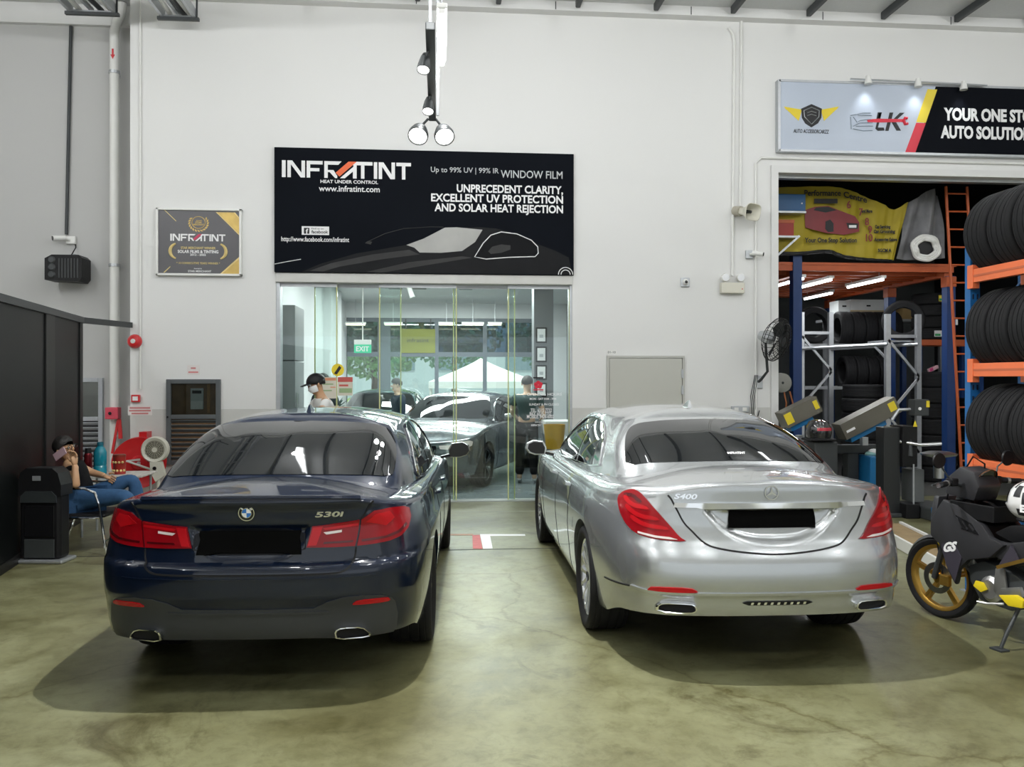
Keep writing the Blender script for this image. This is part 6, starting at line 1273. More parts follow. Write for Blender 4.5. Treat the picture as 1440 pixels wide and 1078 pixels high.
for s_ in (-1, 1):
    y = sy+s_*.29; MB().tube([(sx+.27, y, 0), (sx+.20, y, sz+.10), (sx+.16, y, sz+.21), (sx+.06, y, sz+.25), (sx-.20, y, sz+.25), (sx-.28, y, sz+.22)], .013, 8).build('arm_tube', m_chrome, t, smooth=True)
    MB().tube([(sx-.36, y, 0), (sx-.22, y, sz+.02), (sx-.36, y, sz+.43)], .013, 8).build('rear_leg', m_chrome, t, smooth=True); MB().tube([(sx+.205, y, sz-.03), (sx-.23, y, sz-.03)], .011, 8).build('side_rail', m_chrome, t)
for x in (sx+.20, sx-.24): MB().tube([(x, sy-.29, sz-.03), (x, sy+.29, sz-.03)], .010, 8).build('cross_rail', m_chrome, t)
MB().tube([(sx+.24, sy-.29, .14), (sx+.24, sy+.29, .14)], .009, 8).build('cross_rail', m_chrome, t)
# =================================================================== TYRES
def tyre_mesh(R, w, seg=44):
    b = MB(); b.lathe([(r*R if r > .8 else R*(.64 if r < .735 else .66), h*w) for r, h in TYRE_PROF], seg, 'X', (0, 0, 0), closed=True)
    me_o = b.build('tyre', m_tyre, None, smooth=True, auto=40); me = me_o.data; off = me_o.location.copy()
    me.transform(Matrix.Translation(off)); bpy.data.objects.remove(me_o); return me
TY = {'std': tyre_mesh(.328, .225), 'wide': tyre_mesh(.335, .255), 'small': tyre_mesh(.31, .20)}
def tyre(kind, c, label, group, axis=(1, 0, 0), spin=0.):
    o = bpy.data.objects.new('tyre', TY[kind]); COL.objects.link(o); a = Vector(axis).normalized(); q = a.to_track_quat('X', 'Z').to_matrix().to_4x4(); o.matrix_basis = Matrix.Translation(Vector(c)) @ q @ Matrix.Rotation(spin, 4, 'X')
    return props(o, label, 'tyre', group)
m_blue = M('rack_blue', (.012, .12, .34), rough=.4, var=.1); m_or = M('rack_orange', (.75, .17, .06), rough=.4, var=.08); m_ordk = M('mezzanine_orange', (.50, .10, .025), rough=.45, var=.1); m_navyb = M('column_blue', (.008, .04, .16), rough=.4)
m_slot = M('slot_dark', (.006, .012, .03), rough=.8)
# ---------------- tyre rack at the right
RY1, RY0, RX0, RX1 = 6.36, 3.9, 4.25, 4.70; LEV = (1.07, 1.82, 2.56)
rk = thing('tyre_rack', 'blue and orange steel rack carrying rows of tyres at the right edge', 'rack', ((RX0+RX1)/2, (RY0+RY1)/2, 0))
for y in (RY0, RY1):
    for x in (RX0, RX1):
        up = MB().box((x-.04, y-.035, 0), (x+.04, y+.035, 2.80)).build('upright', m_blue, rk); MB().box((x-.07, y-.06, 0), (x+.07, y+.06, .008)).build('foot_plate', m_galv, rk)
        if x == RX0 and y == RY1:
            for k in range(26):
                for dx in (-.018, .018): MB().box((x+dx-.006, y-.0385, .35+.09*k), (x+dx+.006, y-.034, .39+.09*k)).build('slot', m_slot, up)
    for k in range(4): MB().bar((RX0, y, .35+.55*k), (RX1, y, .85+.55*k) if k % 2 else (RX1, y, .35+.55*k), .03, .03).build('brace', m_blue, rk)
for z in LEV:
    for x in (RX0, RX1):
        bm_ = MB().box((x-.055, RY0+.04, z-.105), (x-.005, RY1-.04, z), .004).build('beam', m_or, rk)
        MB().box((x-.0575, RY0+.04, z-.062), (x-.053, RY1-.04, z-.045)).build('beam_groove', M('groove_orange', (.5, .12, .05)), bm_)
        for y in (RY1-.06, RY0+.06): MB().box((x-.062, y-.035, z-.15), (x-.004, y+.035, z+.035), .003).build('connector', m_or, bm_)
for L_, (z, nm) in enumerate(zip(LEV, ('lowest', 'middle', 'top'))):
    for k in range(8):
        R = (.335 if L_ == 2 else .328); dz = math.sqrt((R-.004)**2-(.225-.03)**2); tyre('wide' if L_ == 2 else 'std', ((RX0+RX1)/2-.03, RY1-.20-(.282 if L_ == 2 else .248)*k, z+dz+.004), 'black tyre on the %s shelf of the orange rack, %s from the far end' % (nm, ORD[k]), 'tyres on the %s shelf of the orange rack' % nm, (0, 1, 0), .1*k+L_)
# =================================================================== WORKSHOP INTERIOR
WX0_, WX1_, WYB = 4.0, 11.5, 18.6
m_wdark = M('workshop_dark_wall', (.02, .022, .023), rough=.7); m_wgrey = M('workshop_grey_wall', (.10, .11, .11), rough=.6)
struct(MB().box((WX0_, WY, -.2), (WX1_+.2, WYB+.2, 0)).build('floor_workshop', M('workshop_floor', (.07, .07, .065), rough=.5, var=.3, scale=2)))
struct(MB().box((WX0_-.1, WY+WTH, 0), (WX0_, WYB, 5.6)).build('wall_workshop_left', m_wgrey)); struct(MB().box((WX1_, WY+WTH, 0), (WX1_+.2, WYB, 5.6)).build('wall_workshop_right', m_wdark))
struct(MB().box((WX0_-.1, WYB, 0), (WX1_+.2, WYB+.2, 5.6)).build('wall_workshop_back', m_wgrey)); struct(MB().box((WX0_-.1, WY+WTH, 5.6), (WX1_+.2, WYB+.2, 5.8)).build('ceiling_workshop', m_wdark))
MZ = 3.46; Y0 = 12.6
def X(px, Y): return at(px, 400, Y).x
mz = thing('mezzanine', 'orange and blue steel mezzanine deck inside the tyre workshop', 'mezzanine', (X(1225, Y0), 14.5, 0))
xl, xr = X(1119, Y0), X(1334, Y0)
for i, (x, y) in enumerate(((xl, Y0), (xr, Y0), (xl, 16.6), (xr-.02, 14.3), (xr-.02, 16.6))):
    MB().box((x-.07, y-.07, 0), (x+.07, y+.07, MZ-.15 if i else 3.62)).build('column', m_navyb, mz)
    if i: MB().box((x-.08, y-.08, MZ-.32), (x+.08, y+.08, MZ-.16), .004).build('column_head', m_ordk, mz)
for x in (xl, xr-.02): MB().box((x-.05, Y0, MZ-.16), (x+.05, 16.7, MZ)).build('main_beam', m_ordk, mz)
MB().box((OX0+.35, Y0-.04, MZ-.09), (xr+.06, Y0+.04, MZ)).build('front_beam', m_ordk, mz)
for k in range(12): MB().box((WX0_+.1, Y0+.22+.33*k, MZ-.12), (xr-.06, Y0+.30+.33*k, MZ-.005)).build('joist', m_ordk, mz)
MB().box((WX0_+.05, Y0-.05, MZ), (xr+.1, 16.7, MZ+.04)).build('deck', m_ordk, mz)
for k, (px, py, Y) in enumerate(((1108, 366, 13.2), (1146, 371, 13.3), (1216, 374, 13.2), (1150, 405, 15.3))):
    p = at(px, py, Y); batt = thing('tube_light', 'fluorescent tube under the orange mezzanine, %s' % ('leftmost', 'second from left', 'rightmost', 'farthest back')[k], 'light', (p.x, Y, MZ-.2), group='tubes under the mezzanine')
    zt2 = MZ-.185; MB().box((p.x-.04, Y-.6, zt2), (p.x+.04, Y+.6, zt2+.045), .006).build('housing', m_whiteplastic, batt); MB().tube([(p.x, Y-.57, zt2-.022), (p.x, Y+.57, zt2-.022)], .018, 10).build('glass_tube', m_tube, batt, smooth=True)
    for y_ in (Y-.45, Y+.45): MB().tube([(p.x, y_, zt2+.045), (p.x, y_, MZ)], .006, 5).build('hanger', m_galv, batt)
    area_light('mezzanine_tube_glow', (p.x, Y, zt2-.05), .06, 1.1, 14, (.95, .98, 1))
# banner
def bz(x, y): return at(1080+x/5.333, 240+y/5.333, 12.48)
def coons(top, bot, nu=44, nv=18, wave=.03, seed=0, Y=12.48):
    T = crom(top, np.linspace(0, len(top)-1, nu)); B = crom(bot, np.linspace(0, len(bot)-1, nu)); rows = []
    for i in range(nu):
        row = []
        for k in range(nv):
            f = k/(nv-1); q = T[i]*(1-f)+B[i]*f; p = bz(*q); p.y += wave*math.sin(i*.55+f*3.2+seed)*(.4+.6*math.sin(PI*f))+.01*math.sin(i*1.7); row.append(tuple(p))
        rows.append(row)
    b = MB(); b.grid(np.array(rows)); return b
m_ban = M('banner_yellow', (.40, .31, .012), rough=.6, var=.12, scale=2)  # yellow darkened to carry the shade the banner hangs in
bn = thing('yellow_banner', 'crumpled yellow car service banner hung along the mezzanine edge', 'banner', (bz(500, 640).x, 12.48, bz(500, 640).z))
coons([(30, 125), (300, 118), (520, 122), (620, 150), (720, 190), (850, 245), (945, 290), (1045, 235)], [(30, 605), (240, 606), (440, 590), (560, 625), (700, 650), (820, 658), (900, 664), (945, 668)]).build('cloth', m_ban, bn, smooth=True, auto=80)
coons([(30, 607), (240, 608), (440, 592), (560, 627), (700, 652), (820, 660), (900, 666), (945, 670)], [(30, 635), (240, 634), (440, 620), (560, 655), (700, 672), (820, 676), (900, 678), (940, 680)], nv=4, wave=.01).build('black_hem', m_printblack, bn)
def bpoly(nm, pts, mat, dy=.05): 
    n = len(pts); P_ = [bz(*p) for p in pts]; b = MB(); b.add([(p.x, p.y-dy, p.z) for p in P_]+[(p.x, p.y-dy+.002, p.z) for p in P_], [tuple(range(n)), tuple(range(2*n-1, n-1, -1))]+[(i, (i+1) % n, n+(i+1) % n, n+i) for i in range(n)]); b.build(nm, mat, bn)
m_bred = M('banner_car_red', (.22, .015, .02), rough=.4)
bpoly('printed_car', [(262, 300), (340, 275), (440, 268), (520, 300), (640, 345), (672, 390), (672, 460), (560, 485), (420, 470), (270, 430)], m_bred); bpoly('printed_car_glass', [(330, 300), (350, 280), (440, 275), (505, 300), (420, 318)], m_printblack, .052); bpoly('printed_car_glass', [(575, 395), (665, 400), (660, 440), (590, 440)], m_printblack, .052)
bpoly('printed_car_wheel', [(420, 385), (455, 370), (480, 400), (480, 460), (440, 465), (418, 440)], m_printblack, .052); bpoly('printed_plate', [(595, 412), (650, 412), (650, 432), (595, 432)], m_printwhite, .054); bpoly('printed_label', [(335, 215), (510, 215), (510, 250), (335, 250)], m_printblack, .052)
def btext(txt, x0, x1, y, size, mat, rot=0.):
    a, c = bz(x0, y), bz(x1, y+rot); text_mb(txt, size, (a.x, 12.43, a.z), (c-a), (0, 0, 1), width=(c-a).length, bold=.003, ext=.001).build('lettering', mat, bn)
btext('Performance', 262, 535, 192, .125, m_printblack); btext('Centre', 555, 730, 200, .125, m_printblack, 45)
for n_, x_, y_ in (('6', 580, 285), ('7', 670, 340), ('8', 715, 412), ('9', 738, 472), ('10', 722, 532)): btext(n_, x_, x_+(50 if n_ == '10' else 30), y_, .16, m_bred)
for n_, x_, x2, y_ in (('and More', 690, 770, 318), ('Car Servicing', 790, 905, 435), ('Car Grooming', 780, 940, 470), ('Accessories Galore', 785, 955, 530), ('Your One Stop Solution', 265, 655, 540), ('SGCM A', 812, 912, 612)): btext(n_, x_, x2, y_, .07 if x_ > 300 else .10, m_printblack)
gt = thing('grey_tarp', 'crumpled grey sheet bundled at the right end of the yellow banner', 'tarp', (bz(1150, 660).x, 12.5, bz(1150, 660).z))
coons([(1040, 245), (1120, 200), (1200, 150), (1252, 140), (1268, 190)], [(955, 660), (1060, 668), (1160, 668), (1260, 662), (1325, 655)], 26, 18, .07, 2).build('sheet', M('tarp_grey', (.20, .20, .21), rough=.7, var=.6, scale=4), gt, smooth=True, auto=80)
c = bz(1150, 588); hc = thing('hose_coil', 'white rolled hose coil on the mezzanine edge', 'hose', (c.x, 12.3, c.z-.25)); 
for r in (.15, .19, .225): MB().tube([(c.x+r*math.cos(2*PI*k/32), 12.36+.02*math.sin(k), c.z+r*.86*math.sin(2*PI*k/32)) for k in range(32)], .024, 8, closed=True).build('hose_turn', m_whiteplastic, hc, smooth=True)
MB().lathe([(0, 0), (.13, 0)], 24, 'Y', (c.x, 12.39, c.z)).build('dark_core', m_printblack, hc)
# shelf unit above left column
a, c = at(1084, 273, 12.35), at(1131, 298, 12.35); t = thing('blue_box', 'blue metal box on the shelf above the blue column', 'box', ((a.x+c.x)/2, 12.35, c.z)); MB().box((OX0+.15, 12.3, c.z), (c.x, 12.75, a.z), .008).build('case', M('box_blue', (.01, .10, .26), rough=.4), t); MB().lathe([(0, -.006), (.012, -.006), (.012, 0)], 10, 'Y', (c.x-.06, 12.3, c.z+.12)).build('rivet', m_galv, t)
zs = c.z; sh = thing('bracket_shelf', 'steel shelf with a red crate beside the blue column', 'shelf', (OX0+.35, 12.5, zs-.4)); MB().box((OX0+.12, 12.28, zs-.03), (c.x, 12.8, zs-.001)).build('board', m_galv, sh); z2 = at(1100, 332, 12.35).z; MB().box((OX0+.12, 12.28, z2-.03), (c.x-.12, 12.8, z2)).build('board', m_galv, sh)
MB().bar((OX0+.12, 12.3, z2-.55), (c.x-.1, 12.3, z2), .03, .03).build('brace', m_galv, sh); MB().bar((OX0+.13, 12.3, z2), (OX0+.13, 12.3, zs-.03), .03, .03).build('post', m_galv, sh)
cr = thing('red_crate', 'red plastic crate on the lower shelf by the blue column', 'crate', (OX0+.45, 12.5, z2)); MB().box((OX0+.16, 12.35, z2), (c.x-.16, 12.75, z2+.25), .01).build('body', M('crate_red', (.35, .03, .02), rough=.5), cr); MB().box((OX0+.16, 12.34, z2+.20), (c.x-.16, 12.35, z2+.25)).build('rim', m_ordk, cr)
# orange ladder
t = thing('ladder', 'orange steel ladder leaning on the mezzanine behind the tyre rack', 'ladder', (X(1345, 12.2), 12.2, 0)); l0, l1 = at(1330, 262, 12.25), at(1344, 515, 12.25); lb = l0+(l1-l0)*((l0.z)/(l0.z-l1.z)); w_ = Vector((.34, .0, 0))
for o_ in (Vector((0, 0, 0)), w_): MB().tube([lb+o_, l0+o_], .022, 8).build('rail', m_ordk, t, smooth=True)
for k in range(17): f = (k+.6)/17.; p = lb.lerp(l0, f); MB().tube([p, p+w_], .014, 8).build('rung', m_ordk, t)
# silver rack frames
def frame(px0, px1, Y, ztop, label):
    x0, x1 = X(px0, Y), X(px1, Y); t = thing('steel_ladder_rack', label, 'rack', ((x0+x1)/2, Y, 0))
    for x in (x0, x1): MB().box((x-.04, Y-.035, 0), (x+.04, Y+.035, ztop)).build('post', m_galv, t)
    zz = [ztop-.38, ztop-.42, ztop-1.15, ztop-1.2, ztop-1.9]; MB().bar((x0, Y, ztop-.36), (x1, Y, ztop-.36), .04, .05).build('cross_bar', m_galv, t)
    for k in range(3): a, c = (x0, x1) if k % 2 == 0 else (x1, x0); MB().bar((a, Y-.02, ztop-.42-.62*k), (c, Y-.02, ztop-1.02-.62*k), .03, .04).build('brace', m_galv, t)
    return x0, x1
f1 = frame(1127, 1168, 14.2, 2.86, 'silver perforated rack frame beside the blue column'); f2 = frame(1248, 1291, 13.1, 2.75, 'silver perforated rack frame nearer the tyre stack')
t = thing('rack_shelf', 'silver shelf tubes joining the two silver rack frames', 'shelf', ((f1[0]+f2[0])/2, 13.6, 2.2)); SZ_ = 2.24
for o_ in (0, 1): MB().tube([(f1[o_]-.02, 14.2-.05, SZ_-.02), (f2[o_]-.03, 13.1-.05, SZ_+.02)], .03, 8).build('shelf_tube', m_galv, t)
ts = thing('tyre_shelf', 'dark steel shelf carrying upright tyres behind the silver frames', 'shelf', (X(1205, 14.7), 14.8, 0)); TZ1, TZ2 = 2.33, 1.56
for z in (TZ1, TZ2):
    for y_ in (14.66, 15.04): MB().box((X(1122, 14.8), y_-.025, z-.06), (X(1252, 14.8)-.1, y_+.025, z), .004).build('beam', m_galv, ts)
for px in (1124, 1242):
    for y_ in (14.66, 15.04): MB().box((X(px, 14.8)-.03, y_-.03, 0), (X(px, 14.8)+.03, y_+.03, TZ1)).build('post', m_dark, ts)
for k in range(5): tyre('std', (X(1184, 14.85)+.232*k, 14.85, TZ1+.272), 'upright tyre on the top steel shelf, %s from the left' % ORD[k], 'upright tyres on the top steel shelf', (1, -.12, 0), k*.4)
for k in range(4): tyre('small', (X(1190, 14.85)+.215*k, 14.85, TZ2+.25), 'upright tyre on the lower steel shelf, %s from the left' % ORD[k], 'upright tyres on the lower steel shelf', (1, -.12, 0), k)
tyre('wide', (X(1143, 14.85), 14.85, TZ1+.345), 'large tyre facing out behind the left silver frame', 'big tyres facing out', (.12, 1, 0), .3)
tyre('wide', (X(1270, 13.45), 13.45, TZ1-.02+.36), 'large tyre facing out beside the right silver frame', 'big tyres facing out', (.5, 1, 0), .3)
bp_ = thing('tyre_bracket', 'steel bracket holding the large tyre by the right silver frame', 'bracket', (X(1270, 13.4), 13.45, TZ1-.1)); MB().box((f2[0]-.02, 13.2, TZ1-.03), (f2[1]+.05, 13.7, TZ1+.0)).build('plate', m_galv, bp_); MB().bar((f2[0], 13.14, TZ1-.3), (f2[0], 13.6, TZ1-.03), .03, .03).build('brace', m_galv, bp_)
# boxes on a far shelf
t = thing('back_shelf', 'grey back shelf carrying white archive boxes', 'shelf', (X(1215, 15.6), 15.7, 0)); sz = at(1200, 449, 15.6).z; MB().box((X(1160, 15.6), 15.4, sz-.05), (X(1330, 15.6), 16.0, sz), .005).build('board', m_galv, t)
for px in (1163, 1326): MB().box((X(px, 15.6)-.03, 15.65, 0), (X(px, 15.6)+.03, 15.72, sz-.05)).build('post', m_galv, t)
for i, (px0, px1, py0, py1, lab, col) in enumerate(((1178, 1195, 434, 447, 'small white archive box at the bottom left of the far shelf', (.60, .63, .62)), (1178, 1195, 420, 434, 'small white archive box topmost at the left of the far shelf', (.62, .65, .64)), (1195, 1246, 434, 447, 'brown topped carton under the wide white archive box', (.50, .40, .24)), (1195, 1246, 418, 434, 'wide white archive box with a dark hand hole', (.66, .68, .67)), (1268, 1312, 423, 447, 'brown carton on the far shelf right of the white boxes', (.42, .29, .12)))):
    a, c = at(px0, py0, 15.5), at(px1, py1, 15.5); zb_ = sz+(.0 if py1 == 447 else at(0, 434, 15.5).z-at(0, 447, 15.5).z+.002); zt2 = zb_+(a.z-c.z); bx = thing('archive_box', lab, 'box', ((a.x+c.x)/2, 15.65, zb_), group='boxes on the far shelf'); MB().box((a.x+.004, 15.48, zb_), (c.x-.004, 15.85, zt2-.05), .004).build('carton', M('carton%d' % i, col, rough=.7), bx); MB().box((a.x+.002, 15.475, zt2-.05), (c.x-.002, 15.855, zt2-.002), .004).build('lid', M('carton%d' % i, col), bx)
    MB().box(((a.x+c.x)/2-.04, 15.474, (zb_+zt2)/2-.03), ((a.x+c.x)/2+.04, 15.478, (zb_+zt2)/2)).build('hand_hole', m_black, bx)
# labelled tyre stack on an orange beam shelf
zs = at(1300, 478, 14.2).z; t = thing('beam_shelf', 'orange beam shelf behind the right silver frame', 'shelf', (X(1318, 14.2), 14.3, 0)); 
for y_ in (14.0, 14.5): MB().box((X(1280, 14.2), y_-.03, zs-.10), (X(1372, 14.2), y_+.03, zs)).build('beam', m_ordk, t)
for px in (1283, 1368):
    for y_ in (14.0, 14.5): MB().box((X(px, 14.2)-.04, y_-.04, 0), (X(px, 14.2)+.04, y_+.04, zs-.1)).build('post', m_navyb, t)
cx_ = X(1320, 14.0)
for k in range(4):
    o = tyre('small', (cx_, 14.25, zs+.105+.205*k), 'flat labelled tyre on the orange beam shelf, %s from the bottom' % ORD[k], 'labelled tyres on the orange beam shelf', (0, 0, 1), k)
    q = thing('tyre_label', 'green and white label on the %s flat tyre from the bottom of the shelf stack' % ORD[k], 'label', (cx_-.03+.05*(k % 2), 13.93, zs+.06+.205*k), group='labels on the shelf tyres'); lx = cx_-.12+.08*(k*3 % 4); MB().box((lx, 13.931, zs+.05+.205*k), (lx+.19, 13.937, zs+.155+.205*k)).build('paper', [m_printwhite, m_printwhite, m_printwhite, m_yel][k], q); MB().box((lx+.01, 13.927, zs+.06+.205*k), (lx+.11, 13.931, zs+.10+.205*k)).build('green_block', M('label_green', (.05, .35, .12)), q)
# tyre stacks on the floor
def stack(px, Y, n, kind, label, group, w=.225, z0=0.):
    x = X(px, Y)
    for k in range(n): tyre(kind, (x+.015*math.sin(k*2.3), Y+.01*math.cos(k*3), z0+w*.5+(w+.004)*k), 'flat tyre %s, %s from the bottom' % (label, ORD[k]), group, (0, 0, 1), k*.7)
stack(1213, 13.6, 7, 'std', 'in the floor stack between the silver frames', 'floor stack between the silver frames'); stack(1312, 13.35, 7, 'wide', 'in the tall floor stack behind the tyre machine', 'tall floor stack behind the tyre machine', .255); stack(1376, 13.4, 6, 'std', 'in the floor stack behind the tyre rack upright', 'floor stack behind the rack upright')
# round grey reel, hoses, dim equipment by the left column
p = at(1098, 538, 12.3); t = thing('hose_drum', 'round grey air hose drum beside the doorway jamb', 'hose drum', (p.x, 12.35, p.z-.15)); MB().lathe([(0, -.08), (.10, -.08), (.145, -.06), (.15, .05), (0, .06)], 28, 'Y', (p.x, 12.3, p.z)).build('drum', M('drum_grey', (.30, .30, .27), rough=.5), t, smooth=True); MB().lathe([(0, -.09), (.015, -.09), (.02, -.08)], 10, 'Y', (p.x, 12.3, p.z)).build('axle', m_dark, t)
for k in range(2): MB().tube([(p.x+.04+.09*k, 12.28, p.z-.13), (p.x+.06+.10*k, 12.24, p.z-.3), (p.x+.05+.09*k, 12.26, p.z-.6)], .012, 6).build('hose', M('hose_orange', (.45, .15, .05)), t)
MB().bar((p.x, 12.35, p.z), (OX0+.09, 11.84, p.z+.1), .04, .03).build('bracket', m_galv, t)
t = thing('compressor', 'dim grey air compressor tank under the hose drum', 'compressor', (p.x, 12.5, 0)); MB().lathe([(0, -.42), (.12, -.40), (.2, -.34), (.2, .34), (.12, .40), (0, .42)], 24, 'Y', (p.x, 12.75, .45)).build('tank', M('tank_grey', (.16, .18, .17), rough=.4), t, smooth=True); MB().box((p.x-.15, 12.5, .64), (p.x+.15, 12.95, .95), .02).build('motor', m_dark, t)
for y_ in (12.5, 13.0): MB().box((p.x-.16, y_, 0), (p.x+.16, y_+.05, .30)).build('foot', m_dark, t)
# ---------------- tyre changer and wheel alignment machine
def boom(a, c, label, Y):
    A_, C_ = at(*a, Y), at(*c, Y); d = (C_-A_).normalized(); n_ = Vector((-d.z, 0, d.x)); t = thing('tilted_arm', label, 'machine arm', A_); w_ = .11
    def quad(o0, o1, t0, t1, y0, y1, nm, m_):
        L_ = (C_-A_).length; P = [A_+d*L_*f+n_*o for f, o in ((t0, o0), (t1, o0), (t1, o1), (t0, o1))]; b = MB(); b.add([(v.x, Y+y0, v.z) for v in P]+[(v.x, Y+y1, v.z) for v in P], [(0, 1, 2, 3), (7, 6, 5, 4), (0, 4, 5, 1), (1, 5, 6, 2), (2, 6, 7, 3), (3, 7, 4, 0)]); b.build(nm, m_, t)
    quad(-w_, w_, 0, 1, -.12, .12, 'arm_case', M('arm_grey', (.16, .15, .12), rough=.4, metal=.4)); quad(-w_-.07, -w_-.002, .08, .72, -.08, .10, 'blue_underside', M('machine_blue', (.01, .16, .38), rough=.4)); quad(-.05, .07, .84, .96, -.125, -.12, 'yellow_label', m_yel); quad(-.07, .08, .02, .22, -.125, -.12, 'yellow_label', m_yel) if a[0] < 1150 else quad(-.03, .0, .05, .2, -.125, -.12, 'white_label', m_printwhite)
    return t
al = thing('alignment_stand', 'dark wheel alignment stand with crossbar behind the silver car', 'machine', (X(1180, 11.0), 11.0, 0)); zc = at(1180, 625, 11.0).z
MB().box((X(1090, 11.0), 10.98, zc-.12), (X(1240, 11.0), 11.10, zc), .01).build('crossbar', m_dark, al); MB().box((X(1200, 11.0)-.08, 11.0, 0), (X(1200, 11.0)+.08, 11.14, zc-.1), .01).build('post', m_dark, al); MB().box((X(1200, 11.0)-.35, 10.85, 0), (X(1200, 11.0)+.10, 11.3, .12), .02).build('base', m_dark, al)
boom((1099, 591), (1147, 567), 'shorter tilted grey and blue clamp arm with yellow labels', 11.0); boom((1180, 607), (1256, 568), 'longer tilted grey and blue clamp arm with a yellow label', 10.7)
for px, z1 in ((1125, at(1125, 592, 11.0).z-.19), (1216, at(1216, 600, 10.85).z-.15)): MB().box((X(px, 11.0)-.04, 10.98, zc-.01), (X(px, 11.0)+.04, 11.06, max(z1, zc+.04))).build('arm_mount', m_galv, al)
p = at(1151, 605, 10.6); t = thing('motorcycle_helmet', 'black and red open face helmet behind the silver car roof', 'helmet', (p.x, 10.6, p.z-.14)); b = MB(); b.lathe([(.150, -.10), (.165, -.03), (.16, .05), (.12, .12), (.06, .145), (0, .15)], 28, 'Z', p); b.build('shell', M('helmet_black', (.02, .02, .022), rough=.15, coat=1), t, smooth=True)
b = MB(); rows = []
for i in range(15):
    a = math.radians(-120+110*i/14); rows.append([tuple(p+Vector((.169*math.cos(a)*math.cos(e), .169*math.sin(a)*math.cos(e), .165*math.sin(e)-.01))) for e in [math.radians(5+42*k/6) for k in range(7)]])
b.grid(np.array(rows)); b.build('red_stripe', M('helmet_red', (.45, .01, .03), rough=.15, coat=1), t, smooth=True); MB().box((p.x-.17, p.y-.17, p.z-.13), (p.x+.17, p.y+.15, p.z-.10), .012).build('rim', m_black, t)
MB().box((p.x-.10, 10.5, 0), (p.x+.22, 10.85, p.z-.14), .02).build('helmet_stand', m_dark, al)
tc = thing('tyre_changer', 'black and blue tyre changing machine with column and turntable', 'machine', (X(1285, 9.9), 9.9, 0)); xq = lambda px: X(px, 9.9); zq = lambda py: at(1290, py, 9.9).z
MB().box((xq(1240), 9.85, 0), (xq(1263), 10.05, zq(600)), .01).build('column', M('machine_black', (.018, .02, .021), rough=.35), tc); MB().box((xq(1263), 9.8, zq(655)), (xq(1284), 10.1, zq(598)), .01).build('head_block', m_black, tc)
MB().box((xq(1280), 9.8, zq(584)), (xq(1300), 9.95, zq(561)), .01).build('control_box', m_dark, tc); MB().box((xq(1296), 9.79, zq(572)), (xq(1300), 9.8, zq(563)), .0).build('yellow_sticker', m_yel, tc); MB().lathe([(0, -.006), (.02, -.006), (.02, 0)], 14, 'Y', (xq(1287), 9.8, zq(574))).build('dial', m_printwhite, tc)
MB().prism([(xq(1277), zq(599)), (xq(1283), zq(599)), (xq(1280), zq(590))], .004, 'XZ', 9.79).build('warning_sign', m_yel, tc); MB().tube([(xq(1262), 9.85, zq(620)), (xq(1285), 9.75, zq(624)), (xq(1310), 9.7, zq(622))], .022, 10).build('mount_arm', m_steel, tc, smooth=True); MB().tube([(xq(1285), 9.9, zq(575)), (xq(1265), 9.92, zq(576)), (xq(1258), 9.95, zq(590))], .02, 8).build('swing_arm', m_galv, tc)
MB().tube([(xq(1275), 9.85, zq(598)), (xq(1274), 9.8, zq(640))], .028, 10).build('tool_bar', m_dark, tc); cx_, cz_ = xq(1310), zq(636); MB().lathe([(0, .02), (.12, .025), (.21, .0), (.20, -.02), (.06, -.05), (.06, -.30)], 32, 'Z', (cx_, 9.75, cz_)).build('turntable', m_steel, tc, smooth=True)
MB().box((xq(1283), 9.5, 0), (xq(1326), 10.2, zq(708)), .015).build('cabinet', M('machine_cab', (.05, .055, .055), rough=.4), tc); MB().box((xq(1283)-.003, 9.485, zq(722)), (xq(1326)+.003, 9.5, zq(706))).build('blue_band', M('machine_blue', (.01, .16, .38)), tc); MB().box((xq(1285), 9.488, zq(747)), (xq(1316), 9.498, zq(741))).build('yellow_band', M('band_yellow', (.45, .42, .05)), tc)
MB().box((xq(1283)-.003, 9.485, zq(790)), (xq(1326)+.003, 9.5, zq(772))).build('blue_band', M('machine_blue', (.01, .16, .38)), tc); MB().box((xq(1262), 9.7, 0), (xq(1281), 10.0, zq(705)), .01).build('side_box', m_black, tc); MB().box((xq(1238)-.1, 9.8, 0), (xq(1330), 10.2, .05), .01).build('base', m_dark, tc)
MB().box((xq(1283), 9.9, zq(706)), (xq(1300), 10.15, zq(660)), .01).build('tool_tray', M('tray_grey', (.12, .13, .13)), tc); MB().tube([(xq(1272), 9.7, zq(650)), (xq(1272), 9.7, zq(705))], .01, 6).build('rod', m_galv, tc)
t = thing('marker_pen_pack', 'small pink and white packet on the tyre stack', 'packet', at(1322, 571, 13.2)); c = at(1312, 571, 13.2); tz = 7*.259; MB().obox((c.x, 13.2, tz+.05), (.20, .05, .06), (0, -.35, .2), .01).build('wrapper', M('packet_pink', (.75, .45, .5), rough=.3), t); MB().obox((c.x-.05, 13.165, tz+.035), (.07, .01, .05), (0, -.35, .2)).build('pink_end', M('packet_magenta', (.6, .05, .2)), t)
bl = thing('blue_bin', 'blue plastic bin with cloths beside the alignment stand', 'bin', (X(1232, 10.9), 10.9, 0)); z_ = at(1232, 640, 10.9).z; MB().box((X(1216, 10.9), 10.75, 0), (X(1246, 10.9), 11.1, z_), .02).build('body', M('machine_blue', (.01, .16, .38)), bl)
for k in range(5): MB().sphere((X(1225+4*k, 10.9), 10.9, z_+.02+.03*(k % 2)), .07, 10, 6, (1.2, 1, .6)).build('cloth', [M('cloth_teal', (.25, .45, .42)), m_printwhite, M('cloth_grey', (.3, .32, .33))][k % 3], bl, smooth=True)
